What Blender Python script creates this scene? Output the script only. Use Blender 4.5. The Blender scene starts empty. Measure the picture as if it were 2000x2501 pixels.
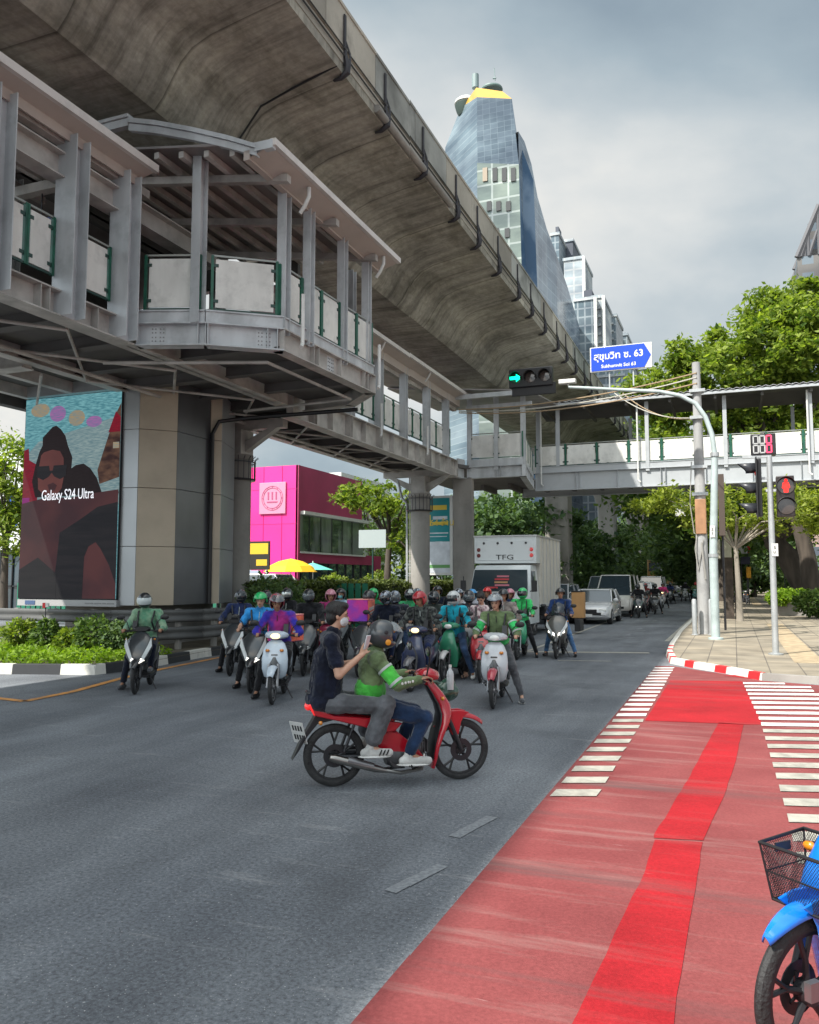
import bpy, bmesh, math, random
import numpy as np
from mathutils import Vector, Matrix, Euler
R = math.radians
SC = bpy.context.scene
COL = SC.collection
# ------------------------------------------------------------------ camera
HC, YAW, PITCH = 1.9, math.atan(790/2000), math.atan(164.5/2000)
cam = bpy.data.cameras.new('camera'); cam.lens = 36; cam.sensor_width = 36; cam.sensor_fit = 'HORIZONTAL'
cam.clip_start = .1; cam.clip_end = 6000
co = bpy.data.objects.new('camera', cam); COL.objects.link(co)
co.location = (0, 0, HC); co.rotation_euler = (R(90)+PITCH, 0, YAW); SC.camera = co
# ------------------------------------------------------------------ sun, sky, exposure
SUN = Vector((.435, .72, -1)).normalized()          # travel direction of the light
sl = bpy.data.lights.new('sun', 'SUN'); sl.energy = 4.9; sl.angle = R(.8); sl.color = (1, .955, .87)
so = bpy.data.objects.new('sun', sl); COL.objects.link(so); so.rotation_euler = SUN.to_track_quat('-Z', 'Y').to_euler()
SC.view_settings.view_transform = 'Standard'; SC.view_settings.look = 'None'; SC.view_settings.gamma = 1
SC.view_settings.exposure = .6
W = bpy.data.worlds.new('World'); SC.world = W; W.use_nodes = True
nt = W.node_tree; N = nt.nodes; L = nt.links; N.clear()
def nd(T, t, **k):
    n = T.nodes.new(t)
    for a, b in k.items():
        if a.startswith('i_'): n.inputs[a[2:].replace('_', ' ')].default_value = b
        else: setattr(n, a, b)
    return n
sky = nd(nt, 'ShaderNodeTexSky', sky_type='NISHITA', sun_disc=False)
sky.sun_elevation = math.asin(-SUN.z); sky.sun_rotation = math.atan2(-SUN.x, -SUN.y); sky.air_density = 1.3; sky.dust_density = 2.5
b1 = nd(nt, 'ShaderNodeBackground'); b1.inputs[1].default_value = .12; L.new(sky.outputs[0], b1.inputs[0])
tc = nd(nt, 'ShaderNodeTexCoord')
sep = nd(nt, 'ShaderNodeSeparateXYZ'); L.new(tc.outputs['Generated'], sep.inputs[0])
mx = nd(nt, 'ShaderNodeMath', operation='MAXIMUM'); mx.inputs[1].default_value = .0; L.new(sep.outputs[2], mx.inputs[0])
ad = nd(nt, 'ShaderNodeMath', operation='ADD'); ad.inputs[1].default_value = .55; L.new(mx.outputs[0], ad.inputs[0])
dv = nd(nt, 'ShaderNodeVectorMath', operation='DIVIDE'); L.new(tc.outputs['Generated'], dv.inputs[0]); L.new(ad.outputs[0], dv.inputs[1])
mp = nd(nt, 'ShaderNodeMapping'); mp.inputs['Location'].default_value = (6.1, 4.4, 0); L.new(dv.outputs[0], mp.inputs[0])
n1 = nd(nt, 'ShaderNodeTexNoise'); n1.inputs['Scale'].default_value = 1.5; n1.inputs['Detail'].default_value = 8; n1.inputs['Roughness'].default_value = .5; n1.inputs['Distortion'].default_value = .15
L.new(mp.outputs[0], n1.inputs['Vector'])
cr = nd(nt, 'ShaderNodeValToRGB'); L.new(n1.outputs[0], cr.inputs[0])
e = cr.color_ramp.elements; e[0].position = .33; e[0].color = (.145, .185, .22, 1); e[1].position = .66; e[1].color = (.56, .53, .475, 1)
x = e.new(.42); x.color = (.205, .25, .28, 1); x = e.new(.50); x.color = (.29, .322, .338, 1); x = e.new(.57); x.color = (.395, .405, .40, 1)
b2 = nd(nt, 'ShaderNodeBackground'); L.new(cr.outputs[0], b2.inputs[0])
# added glow round the sun, out of view, lifts the shaded areas
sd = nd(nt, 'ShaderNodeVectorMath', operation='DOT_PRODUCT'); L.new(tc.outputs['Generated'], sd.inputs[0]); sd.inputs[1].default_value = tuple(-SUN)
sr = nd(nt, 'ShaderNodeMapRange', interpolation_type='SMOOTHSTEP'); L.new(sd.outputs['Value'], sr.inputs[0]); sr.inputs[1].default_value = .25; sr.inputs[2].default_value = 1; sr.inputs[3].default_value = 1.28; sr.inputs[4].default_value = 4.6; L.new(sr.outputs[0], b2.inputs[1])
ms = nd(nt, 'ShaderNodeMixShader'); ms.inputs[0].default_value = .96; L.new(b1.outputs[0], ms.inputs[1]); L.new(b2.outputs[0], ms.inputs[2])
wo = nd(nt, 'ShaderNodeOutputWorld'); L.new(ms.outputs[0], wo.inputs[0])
rnd = random.Random(7)
# ------------------------------------------------------------------ where the surveyed points lie on the ground or on a wall plane
_cp, _sp, _cy, _sy = math.cos(PITCH), math.sin(PITCH), math.cos(YAW), math.sin(YAW)
def ray(x, y):
    a = (x-1000)/2000; b = (1250.5-y)/2000; f = _cp-b*_sp; u = _sp+b*_cp
    return (a*_cy-f*_sy, a*_sy+f*_cy, u)
def G(x, y, z=0):
    d = ray(x, y); t = (z-HC)/d[2]; return Vector((d[0]*t, d[1]*t, z))
def GY(x, y, Y):
    d = ray(x, y); t = Y/d[1]; return Vector((d[0]*t, Y, HC+d[2]*t))
def GX(x, y, X):
    d = ray(x, y); t = X/d[0]; return Vector((X, d[1]*t, HC+d[2]*t))
# ------------------------------------------------------------------ materials
def mat(name, col, rough=.6, metal=0, var=0, vscale=3, bump=0, bscale=40, coat=0, col2=None, stretch=(1, 1, 1), detail=5, emit=0, trans=0, alpha=1, ramp=(.35, .65), spec=.5, dirt=0, dscale=.6, sheen=0):
    m = bpy.data.materials.new(name); m.use_nodes = True; T = m.node_tree; P = T.nodes['Principled BSDF']
    c = (*col, 1); P.inputs['Base Color'].default_value = c; P.inputs['Roughness'].default_value = rough; P.inputs['Metallic'].default_value = metal
    P.inputs['Specular IOR Level'].default_value = spec
    if coat: P.inputs['Coat Weight'].default_value = coat; P.inputs['Coat Roughness'].default_value = .08
    if trans: P.inputs['Transmission Weight'].default_value = trans
    if sheen: P.inputs['Sheen Weight'].default_value = sheen
    if alpha < 1: P.inputs['Alpha'].default_value = alpha
    if emit: P.inputs['Emission Color'].default_value = c; P.inputs['Emission Strength'].default_value = emit
    m.diffuse_color = c
    if var or bump or col2 or dirt:
        tcn = nd(T, 'ShaderNodeTexCoord'); mpn = nd(T, 'ShaderNodeMapping'); mpn.inputs['Scale'].default_value = stretch
        oi = nd(T, 'ShaderNodeObjectInfo'); mu_ = nd(T, 'ShaderNodeMath', operation='MULTIPLY'); mu_.inputs[1].default_value = 37.0; T.links.new(oi.outputs['Random'], mu_.inputs[0]); va = nd(T, 'ShaderNodeVectorMath', operation='ADD'); T.links.new(tcn.outputs['Object'], va.inputs[0]); T.links.new(mu_.outputs[0], va.inputs[1]); T.links.new(va.outputs[0], mpn.inputs[0])
        src = None
        if var or col2:
            n = nd(T, 'ShaderNodeTexNoise'); n.inputs['Scale'].default_value = vscale; n.inputs['Detail'].default_value = detail; T.links.new(mpn.outputs[0], n.inputs['Vector'])
            r = nd(T, 'ShaderNodeValToRGB'); T.links.new(n.outputs[0], r.inputs[0]); q = r.color_ramp.elements
            q[0].position, q[1].position = ramp
            if col2: q[0].color = (*col2, 1); q[1].color = c
            else:
                q[0].color = (*[v*(1-var) for v in col], 1); q[1].color = (*[min(1, v*(1+var)) for v in col], 1)
            src = r.outputs[0]
        if dirt:
            n2 = nd(T, 'ShaderNodeTexNoise'); n2.inputs['Scale'].default_value = dscale; n2.inputs['Detail'].default_value = 8; n2.inputs['Roughness'].default_value = .65; T.links.new(va.outputs[0], n2.inputs['Vector'])
            r2 = nd(T, 'ShaderNodeMapRange'); r2.inputs[1].default_value = .5; r2.inputs[2].default_value = .75; r2.inputs[3].default_value = 0; r2.inputs[4].default_value = dirt; T.links.new(n2.outputs[0], r2.inputs[0])
            mxx = nd(T, 'ShaderNodeMix', data_type='RGBA'); T.links.new(r2.outputs[0], mxx.inputs[0])
            if src: T.links.new(src, mxx.inputs[6])
            else: mxx.inputs[6].default_value = c
            mxx.inputs[7].default_value = (*[v*.38 for v in col], 1); src = mxx.outputs[2]
        if src: T.links.new(src, P.inputs['Base Color'])
        if bump:
            nb = nd(T, 'ShaderNodeTexNoise'); nb.inputs['Scale'].default_value = bscale; nb.inputs['Detail'].default_value = 4; T.links.new(mpn.outputs[0], nb.inputs['Vector'])
            bp = nd(T, 'ShaderNodeBump'); bp.inputs['Strength'].default_value = min(1, bump); bp.inputs['Distance'].default_value = .02; T.links.new(nb.outputs[0], bp.inputs['Height']); T.links.new(bp.outputs[0], P.inputs['Normal'])
    return m
_mc = {}
def paint(col, rough=.28, coat=.6, metal=0):
    k = ('p', tuple(round(c, 3) for c in col), rough, coat, metal)
    if k not in _mc: _mc[k] = mat('paint', col, rough, metal, coat=coat, dirt=.35, dscale=5)
    return _mc[k]
def cloth(col, col2=None, vscale=6, ramp=(.4, .6)):
    k = ('c', tuple(col), tuple(col2) if col2 else None, vscale)
    if k not in _mc: _mc[k] = mat('cloth', col, .88, var=0 if col2 else .28, col2=col2, vscale=vscale, bump=.5, bscale=26, ramp=ramp, spec=.2, sheen=.2)
    return _mc[k]
def leafmat(name, a, b, tr=.35):
    m = bpy.data.materials.new(name); m.use_nodes = True; T = m.node_tree; T.nodes.clear()
    g = nd(T, 'ShaderNodeNewGeometry'); r = nd(T, 'ShaderNodeValToRGB'); T.links.new(g.outputs['Random Per Island'], r.inputs[0])
    q = r.color_ramp.elements; q[0].color = (*a, 1); q[1].color = (*b, 1)
    D = nd(T, 'ShaderNodeBsdfPrincipled'); D.inputs['Roughness'].default_value = .55; D.inputs['Specular IOR Level'].default_value = .35; T.links.new(r.outputs[0], D.inputs['Base Color'])
    t = nd(T, 'ShaderNodeBsdfTranslucent'); mu = nd(T, 'ShaderNodeMix', data_type='RGBA', blend_type='MULTIPLY'); mu.inputs[0].default_value = 1; T.links.new(r.outputs[0], mu.inputs[6]); mu.inputs[7].default_value = (1.25, 1.35, .55, 1)
    T.links.new(mu.outputs[2], t.inputs[0]); s = nd(T, 'ShaderNodeMixShader'); s.inputs[0].default_value = tr; T.links.new(D.outputs[0], s.inputs[1]); T.links.new(t.outputs[0], s.inputs[2])
    o = nd(T, 'ShaderNodeOutputMaterial'); T.links.new(s.outputs[0], o.inputs[0]); m.diffuse_color = (*b, 1); return m
# ------------------------------------------------------------------ mesh builder
class MB:
    def __init__(s): s.v = []; s.f = []; s.m = []
    def add(s, vs, fs, mi=0):
        o = len(s.v); s.v += [tuple(v) for v in vs]; s.f += [tuple(i+o for i in f) for f in fs]; s.m += [mi]*len(fs); return s
    def box(s, c, d, mi=0, rz=0, M=None):
        x, y, z = d[0]/2, d[1]/2, d[2]/2
        vs = [Vector((a*x, b*y, e*z)) for a in (-1, 1) for b in (-1, 1) for e in (-1, 1)]
        if rz: vs = [Matrix.Rotation(rz, 3, 'Z') @ v for v in vs]
        if M is not None: vs = [M @ v for v in vs]
        c = Vector(c); vs = [v+c for v in vs]
        return s.add(vs, [(0, 1, 3, 2), (4, 6, 7, 5), (0, 4, 5, 1), (2, 3, 7, 6), (0, 2, 6, 4), (1, 5, 7, 3)], mi)
    def bm(s, a, b, mi=0):
        return s.box([(p+q)/2 for p, q in zip(a, b)], [abs(q-p) for p, q in zip(a, b)], mi)
    def fr(s, F, a, b, mi=0):     # box in a frame F=(origin, s-dir, n-dir)
        O, S, Nn = F; vs = []
        for x in (a[0], b[0]):
            for y in (a[1], b[1]):
                for z in (a[2], b[2]): vs.append(O+S*x+Nn*y+Vector((0, 0, z)))
        return s.add(vs, [(0, 1, 3, 2), (4, 6, 7, 5), (0, 4, 5, 1), (2, 3, 7, 6), (0, 2, 6, 4), (1, 5, 7, 3)], mi)
    def prism(s, poly, fn, a, b, mi=0):   # poly 2d extruded; fn(u,v,w)->xyz
        n = len(poly); vs = [fn(u, v, a) for u, v in poly]+[fn(u, v, b) for u, v in poly]
        fs = [tuple(range(n))[::-1], tuple(range(n, 2*n))]+[(i, (i+1) % n, n+(i+1) % n, n+i) for i in range(n)]
        return s.add(vs, fs, mi)
    def loft(s, rings, mi=0, caps=True, closed=False):
        n = len(rings[0]); o = len(s.v); vs = [p for r in rings for p in r]; fs = []
        K = len(rings)
        for k in range(K if closed else K-1):
            k2 = (k+1) % K
            for i in range(n): fs.append((k*n+i, k*n+(i+1) % n, k2*n+(i+1) % n, k2*n+i))
        if caps and not closed: fs += [tuple(range(n))[::-1], tuple(range((K-1)*n, K*n))]
        return s.add(vs, fs, mi)
    def tube(s, pts, r, n=8, mi=0, caps=True):
        pts = [Vector(p) for p in pts]; rs = r if isinstance(r, (list, tuple)) else [r]*len(pts); rings = []
        up = None
        for i, p in enumerate(pts):
            d = (pts[min(i+1, len(pts)-1)]-pts[max(i-1, 0)]).normalized()
            if up is None: up = Vector((0, 0, 1)) if abs(d.z) < .9 else Vector((1, 0, 0))
            a = d.cross(up).normalized(); up = a.cross(d).normalized()
            rings.append([p+(a*math.cos(t)+up*math.sin(t))*rs[i] for t in (2*math.pi*k/n for k in range(n))])
        return s.loft(rings, mi, caps)
    def lathe(s, prof, n=24, M=None, mi=0, closed=False):
        rings = []
        for r, z in prof:
            ring = [Vector((r*math.cos(2*math.pi*k/n), r*math.sin(2*math.pi*k/n), z)) for k in range(n)]
            rings.append([M @ p for p in ring] if M is not None else ring)
        return s.loft(rings, mi, caps=not closed, closed=closed)
    def ell(s, c, r, n=12, m=8, mi=0, M=None):
        rings = []; c = Vector(c)
        for j in range(1, m):
            ph = math.pi*j/m; ring = [Vector((r[0]*math.sin(ph)*math.cos(2*math.pi*k/n), r[1]*math.sin(ph)*math.sin(2*math.pi*k/n), -r[2]*math.cos(ph))) for k in range(n)]
            rings.append([(M @ p if M is not None else p)+c for p in ring])
        return s.loft(rings, mi)
    def quad(s, a, b, c, d, mi=0): return s.add([a, b, c, d], [(0, 1, 2, 3)], mi)
    def mesh(s, name, mats, smooth=True, ang=38):
        me = bpy.data.meshes.new(name); me.from_pydata(s.v, [], s.f)
        for m in (mats if isinstance(mats, (list, tuple)) else [mats]): me.materials.append(m)
        if len(me.materials) > 1: me.polygons.foreach_set('material_index', s.m)
        b = bmesh.new(); b.from_mesh(me); bmesh.ops.recalc_face_normals(b, faces=b.faces); b.to_mesh(me); b.free()
        if smooth:
            me.polygons.foreach_set('use_smooth', [True]*len(me.polygons)); me.set_sharp_from_angle(angle=R(ang))
        me.update(); return me
    def build(s, name, mats, parent=None, smooth=True, bevel=0, ang=38, label=None):
        o = bpy.data.objects.new(name, s.mesh(name, mats, smooth, ang)); COL.objects.link(o)
        if parent: o.parent = parent
        if bevel:
            bv = o.modifiers.new('bevel', 'BEVEL'); bv.width = bevel; bv.segments = 2; bv.limit_method = 'ANGLE'; bv.angle_limit = R(40); bv.harden_normals = False
        if label: o['label'] = label
        return o
def tag(o, label=None, cat=None, group=None, kind=None):
    if label: o['label'] = label
    if cat: o['category'] = cat
    if group: o['group'] = group
    if kind: o['kind'] = kind
    return o
def thing(name, label, cat, loc=(0, 0, 0), rz=0, group=None):
    o = bpy.data.objects.new(name, None); COL.objects.link(o); o.location = loc; o.rotation_euler = (0, 0, rz); o.empty_display_size = .2
    return tag(o, label, cat, group)
def inst(name, me, parent, loc=(0, 0, 0), rot=(0, 0, 0), label=None):
    o = bpy.data.objects.new(name, me); COL.objects.link(o); o.parent = parent; o.location = loc; o.rotation_euler = rot
    if label: o['label'] = label
    return o
def copytree(o, parent=None):
    c = o.copy(); COL.objects.link(c)
    if parent: c.parent = parent
    for ch in list(o.children): copytree(ch, c)
    return c
def text(body, size, mat_, M, parent=None, name='lettering', ext=.004, font=None, align='CENTER', sx=1, bold=0):
    cu = bpy.data.curves.new('t', 'FONT'); cu.body = body; cu.size = size; cu.extrude = ext; cu.align_x = align; cu.align_y = 'CENTER'; cu.offset = bold; cu.resolution_u = 3
    t = bpy.data.objects.new('t', cu); COL.objects.link(t); dg = bpy.context.evaluated_depsgraph_get(); dg.update()
    me = bpy.data.meshes.new_from_object(t.evaluated_get(dg)); bpy.data.objects.remove(t); bpy.data.curves.remove(cu)
    me.materials.clear(); me.materials.append(mat_); me.transform(M @ Matrix.Diagonal((sx, 1, 1, 1)))
    o = bpy.data.objects.new(name, me); COL.objects.link(o)
    if parent: o.parent = parent
    return o
# plain materials
STEEL = mat('bridge_steel_paint', (.47, .49, .505), .48, var=.16, vscale=2.2, stretch=(1, 1, .25), dirt=.5, dscale=1.8)
STEELB = mat('bridge_beam_paint', (.43, .41, .385), .52, var=.2, vscale=1.6, dirt=.65, dscale=1.4)
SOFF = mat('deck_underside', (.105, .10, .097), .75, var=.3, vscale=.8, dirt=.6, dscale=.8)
PANEL = mat('railing_board', (.68, .67, .635), .5, var=.12, vscale=2.2, stretch=(1, 1, .35), dirt=.45, dscale=2.3)
GREEN = mat('green_steel', (.012, .10, .062), .4, var=.25, vscale=5)
DGREEN = mat('dark_green_steel', (.02, .055, .045), .4)
RAILT = mat('rail_cap', (.30, .31, .29), .35, metal=.3)
GALV = mat('galvanised_steel', (.42, .44, .45), .42, metal=.35, var=.15, vscale=4, stretch=(1, 1, .2), dirt=.3, dscale=4)
BLACK = mat('black_plastic', (.012, .012, .014), .42)
BLACKM = mat('black_rubber', (.014, .014, .015), .75, var=.3, vscale=20, bump=.2, bscale=120)
CHROME = mat('chrome', (.6, .6, .6), .16, metal=1)
DMET = mat('dark_metal', (.05, .05, .055), .38, metal=.7)
ALU = mat('brushed_rim', (.30, .30, .31), .32, metal=.8)
DGLASS = mat('dark_glass', (.012, .016, .02), .06, coat=1)
WINDG = mat('window_glass', (.03, .045, .055), .05, coat=1, spec=.8)
WHITE = mat('white_paint', (.62, .62, .60), .35, dirt=.3, dscale=3, coat=.3)
LAMPG = mat('lamp_glass', (.75, .75, .72), .12, coat=1)
LEDW = mat('lit_lamp', (1, .95, .85), .3, emit=2.2)
LEDY = mat('lit_warm_lamp', (1, .72, .35), .3, emit=1.4)
REDL = mat('red_lens', (.45, .008, .008), .18, coat=1, emit=.25)
AMBER = mat('amber_lens', (.6, .2, .01), .2, coat=1)
CONC = mat('plain_concrete', (.27, .255, .235), .85, var=.22, vscale=.8, stretch=(1, 1, .25), bump=.25, bscale=30, dirt=.5, dscale=.8)
SKIN = mat('skin', (.33, .17, .105), .55, var=.08, vscale=8)
SKIN2 = mat('skin_light', (.50, .29, .20), .55, var=.06, vscale=8)
HAIR = mat('black_hair', (.008, .007, .007), .5, bump=.6, bscale=90, stretch=(1, 1, .2))
LIPS = mat('lips', (.22, .07, .06), .5)
# ================================================================== ground
def road_material():
    m = bpy.data.materials.new('asphalt'); m.use_nodes = True; T = m.node_tree; P = T.nodes['Principled BSDF']; l = T.links.new
    t = nd(T, 'ShaderNodeTexCoord')
    def noise(sc, det, st=(1, 1, 1), rough=.5):
        mp = nd(T, 'ShaderNodeMapping'); mp.inputs['Scale'].default_value = st; l(t.outputs['Object'], mp.inputs[0])
        n = nd(T, 'ShaderNodeTexNoise'); n.inputs['Scale'].default_value = sc; n.inputs['Detail'].default_value = det; n.inputs['Roughness'].default_value = rough; l(mp.outputs[0], n.inputs['Vector']); return n.outputs[0]
    def ramp(v, a, ca, b, cb):
        r = nd(T, 'ShaderNodeValToRGB'); q = r.color_ramp.elements; q[0].position = a; q[0].color = (*ca, 1); q[1].position = b; q[1].color = (*cb, 1); l(v, r.inputs[0]); return r.outputs[0]
    def mix(f, a, b, bt='MIX'):
        x = nd(T, 'ShaderNodeMix', data_type='RGBA', blend_type=bt)
        if isinstance(f, float): x.inputs[0].default_value = f
        else: l(f, x.inputs[0])
        l(a, x.inputs[6]); l(b, x.inputs[7]); return x.outputs[2]
    base = ramp(noise(.35, 6), .3, (.100, .110, .126), .7, (.175, .188, .203))
    sw = ramp(noise(1.3, 8, (.8, .16, 1), .65), .33, (.66, .66, .67), .64, (1.16, 1.16, 1.15))      # tyre-worn lengths
    c = mix(1., base, sw, 'MULTIPLY')
    gr = ramp(noise(38, 6, (1, 1, 1), .8), .36, (.50, .50, .52), .64, (1.55, 1.55, 1.55)); c = mix(1., c, gr, 'MULTIPLY')
    sp = ramp(noise(70, 2), .66, (0, 0, 0), .74, (1, 1, 1)); lt = nd(T, 'ShaderNodeRGB'); lt.outputs[0].default_value = (.42, .42, .42, 1)
    c = mix(sp, c, lt.outputs[0])
    sc = noise(2.2, 9, (.35, 2.4, 1), .72); scr = ramp(sc, .585, (0, 0, 0), .74, (.42, .42, .42)); c = mix(scr, c, lt.outputs[0])      # pale scuffs
    oil = ramp(noise(.55, 6, (1, 1, 1), .6), .56, (0, 0, 0), .74, (.6, .6, .6)); dk = nd(T, 'ShaderNodeRGB'); dk.outputs[0].default_value = (.04, .042, .046, 1); c = mix(oil, c, dk.outputs[0])
    v = nd(T, 'ShaderNodeTexVoronoi', feature='DISTANCE_TO_EDGE'); v.inputs['Scale'].default_value = .33
    mpv = nd(T, 'ShaderNodeMapping'); l(t.outputs['Object'], mpv.inputs[0]); nn = nd(T, 'ShaderNodeTexNoise'); nn.inputs['Scale'].default_value = 1.3; nn.inputs['Detail'].default_value = 6; l(mpv.outputs[0], nn.inputs['Vector'])
    mm = nd(T, 'ShaderNodeMix', data_type='VECTOR'); mm.inputs[0].default_value = .28; l(mpv.outputs[0], mm.inputs[4]); l(nn.outputs['Color'], mm.inputs[5]); l(mm.outputs[1], v.inputs['Vector'])
    ck = ramp(v.outputs['Distance'], .0, (.6, .6, .6), .006, (0, 0, 0)); ckm = nd(T, 'ShaderNodeMath', operation='MULTIPLY'); ckm.inputs[1].default_value = .3; l(ck, ckm.inputs[0]); c = mix(ckm.outputs[0], c, dk.outputs[0])
    l(c, P.inputs['Base Color']); P.inputs['Roughness'].default_value = .82; P.inputs['Specular IOR Level'].default_value = .35
    bp = nd(T, 'ShaderNodeBump'); bp.inputs['Strength'].default_value = .5; bp.inputs['Distance'].default_value = .006; l(noise(90, 4), bp.inputs['Height']); l(bp.outputs[0], P.inputs['Normal'])
    return m
def red_material(name, a, b, wear=.5, worn=(.30, .27, .27)):
    m = bpy.data.materials.new(name); m.use_nodes = True; T = m.node_tree; P = T.nodes['Principled BSDF']; l = T.links.new
    t = nd(T, 'ShaderNodeTexCoord')
    def noise(sc, det, st=(1, 1, 1), ro=.6):
        mp = nd(T, 'ShaderNodeMapping'); mp.inputs['Scale'].default_value = st; mp.inputs['Rotation'].default_value = (0, 0, R(-20)); l(t.outputs['Object'], mp.inputs[0])
        n = nd(T, 'ShaderNodeTexNoise'); n.inputs['Scale'].default_value = sc; n.inputs['Detail'].default_value = det; n.inputs['Roughness'].default_value = ro; l(mp.outputs[0], n.inputs['Vector']); return n.outputs[0]
    r = nd(T, 'ShaderNodeValToRGB'); q = r.color_ramp.elements; q[0].position = .3; q[0].color = (*a, 1); q[1].position = .7; q[1].color = (*b, 1); l(noise(.8, 8), r.inputs[0])
    g = nd(T, 'ShaderNodeValToRGB'); q = g.color_ramp.elements; q[0].position = .3; q[0].color = (.74, .74, .74, 1); q[1].position = .68; q[1].color = (1.22, 1.22, 1.22, 1); l(noise(42, 6, ro=.8), g.inputs[0])
    x = nd(T, 'ShaderNodeMix', data_type='RGBA', blend_type='MULTIPLY'); x.inputs[0].default_value = 1; l(r.outputs[0], x.inputs[6]); l(g.outputs[0], x.inputs[7])
    w = nd(T, 'ShaderNodeMapRange'); w.inputs[1].default_value = .53; w.inputs[2].default_value = .70; w.inputs[4].default_value = wear; l(noise(1.1, 9, (.35, 3.2, 1), .7), w.inputs[0])
    y = nd(T, 'ShaderNodeMix', data_type='RGBA'); l(w.outputs[0], y.inputs[0]); l(x.outputs[2], y.inputs[6]); y.inputs[7].default_value = (*worn, 1)
    w2 = nd(T, 'ShaderNodeMapRange'); w2.inputs[1].default_value = .66; w2.inputs[2].default_value = .72; w2.inputs[4].default_value = wear; l(noise(3, 9, (.3, 4, 1), .75), w2.inputs[0])
    z = nd(T, 'ShaderNodeMix', data_type='RGBA'); l(w2.outputs[0], z.inputs[0]); l(y.outputs[2], z.inputs[6]); z.inputs[7].default_value = (.55, .42, .40, 1)
    w3 = nd(T, 'ShaderNodeMapRange'); w3.inputs[1].default_value = .55; w3.inputs[2].default_value = .68; w3.inputs[4].default_value = min(.85, wear*1.35); l(noise(.55, 6, (.15, 2.6, 1), .6), w3.inputs[0])
    z3 = nd(T, 'ShaderNodeMix', data_type='RGBA'); l(w3.outputs[0], z3.inputs[0]); l(z.outputs[2], z3.inputs[6]); z3.inputs[7].default_value = (.10, .065, .065, 1)
    l(z3.outputs[2], P.inputs['Base Color']); P.inputs['Roughness'].default_value = .8; P.inputs['Specular IOR Level'].default_value = .2
    bp = nd(T, 'ShaderNodeBump'); bp.inputs['Strength'].default_value = .4; bp.inputs['Distance'].default_value = .005; l(noise(90, 4), bp.inputs['Height']); l(bp.outputs[0], P.inputs['Normal'])
    return m
def paver_material():
    m = bpy.data.materials.new('pavers'); m.use_nodes = True; T = m.node_tree; P = T.nodes['Principled BSDF']; l = T.links.new
    t = nd(T, 'ShaderNodeTexCoord'); b = nd(T, 'ShaderNodeTexBrick'); l(t.outputs['Object'], b.inputs[0]); b.offset = 0
    b.inputs['Scale'].default_value = 1; b.inputs['Brick Width'].default_value = .6; b.inputs['Row Height'].default_value = .6; b.inputs['Mortar Size'].default_value = .012
    b.inputs['Color1'].default_value = (.31, .27, .21, 1); b.inputs['Color2'].default_value = (.23, .205, .165, 1); b.inputs['Mortar'].default_value = (.12, .105, .09, 1)
    n = nd(T, 'ShaderNodeTexNoise'); n.inputs['Scale'].default_value = 1.2; n.inputs['Detail'].default_value = 9; l(t.outputs['Object'], n.inputs['Vector'])
    r = nd(T, 'ShaderNodeValToRGB'); q = r.color_ramp.elements; q[0].position = .3; q[0].color = (.62, .6, .58, 1); q[1].position = .65; q[1].color = (1.1, 1.08, 1.04, 1); l(n.outputs[0], r.inputs[0])
    x = nd(T, 'ShaderNodeMix', data_type='RGBA', blend_type='MULTIPLY'); x.inputs[0].default_value = 1; l(b.outputs[0], x.inputs[6]); l(r.outputs[0], x.inputs[7]); l(x.outputs[2], P.inputs['Base Color']); P.inputs['Roughness'].default_value = .8
    bp = nd(T, 'ShaderNodeBump'); bp.inputs['Strength'].default_value = .3; bp.inputs['Distance'].default_value = .01; l(n.outputs[0], bp.inputs['Height']); l(bp.outputs[0], P.inputs['Normal']); return m
ASPH = road_material()
REDD = red_material('faded_red_surface', (.155, .034, .036), (.24, .064, .064), .62, (.27, .16, .15))
REDB = red_material('fresh_red_surface', (.22, .009, .013), (.39, .014, .021), .55, (.27, .06, .06))
ZEB = mat('road_white', (.34, .325, .285), .7, var=.2, vscale=7, bump=.2, bscale=60, dirt=.7, dscale=2.6)
ZEBN = mat('fresh_road_white', (.68, .65, .62), .6, var=.12, vscale=7, dirt=.6, dscale=3.2)
ZEBW = mat('worn_lane_paint', (.25, .262, .275), .85, col2=(.13, .142, .16), vscale=34, ramp=(.33, .72), detail=8)
YEL = mat('yellow_road_paint', (.62, .27, .06), .6, col2=(.34, .17, .07), vscale=5, ramp=(.3, .55), dirt=.4, dscale=3)
def rough_edges(p, st=.12, j=.009):
    out = []
    for i in range(len(p)):
        a, c = Vector(p[i][:2]), Vector(p[(i+1) % len(p)][:2]); k = max(1, int((c-a).length/st)); n = Vector((-(c-a).y, (c-a).x)).normalized()
        for q in range(k): out.append(a.lerp(c, q/k)+n*(rnd.gauss(0, j) if q else 0))
    return out
def sheet(name, polys, z, m, kind='structure', rough=0):
    b = MB()
    for p in polys:
        if rough: p = rough_edges(p, .22, rough)
        p = [(q[0], q[1], z) for q in p]; b.add(p, [tuple(range(len(p)))])
    o = b.build(name, m, smooth=False); tag(o, kind=kind)
    me = o.data
    for pl in me.polygons:
        if pl.normal.z < 0: pl.flip()
    return o
sheet('ground', [[(-900, -300), (900, -300), (900, 1500), (-900, 1500)]], -.02, mat('ground_soil', (.16, .15, .13), .9, var=.2))
sheet('road', [[(-60, -60), (60, -60), (60, 17.5), (-1.6, 24), (-1.82, 30), (-1.86, 620), (-60, 620)]], 0, ASPH)
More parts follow.
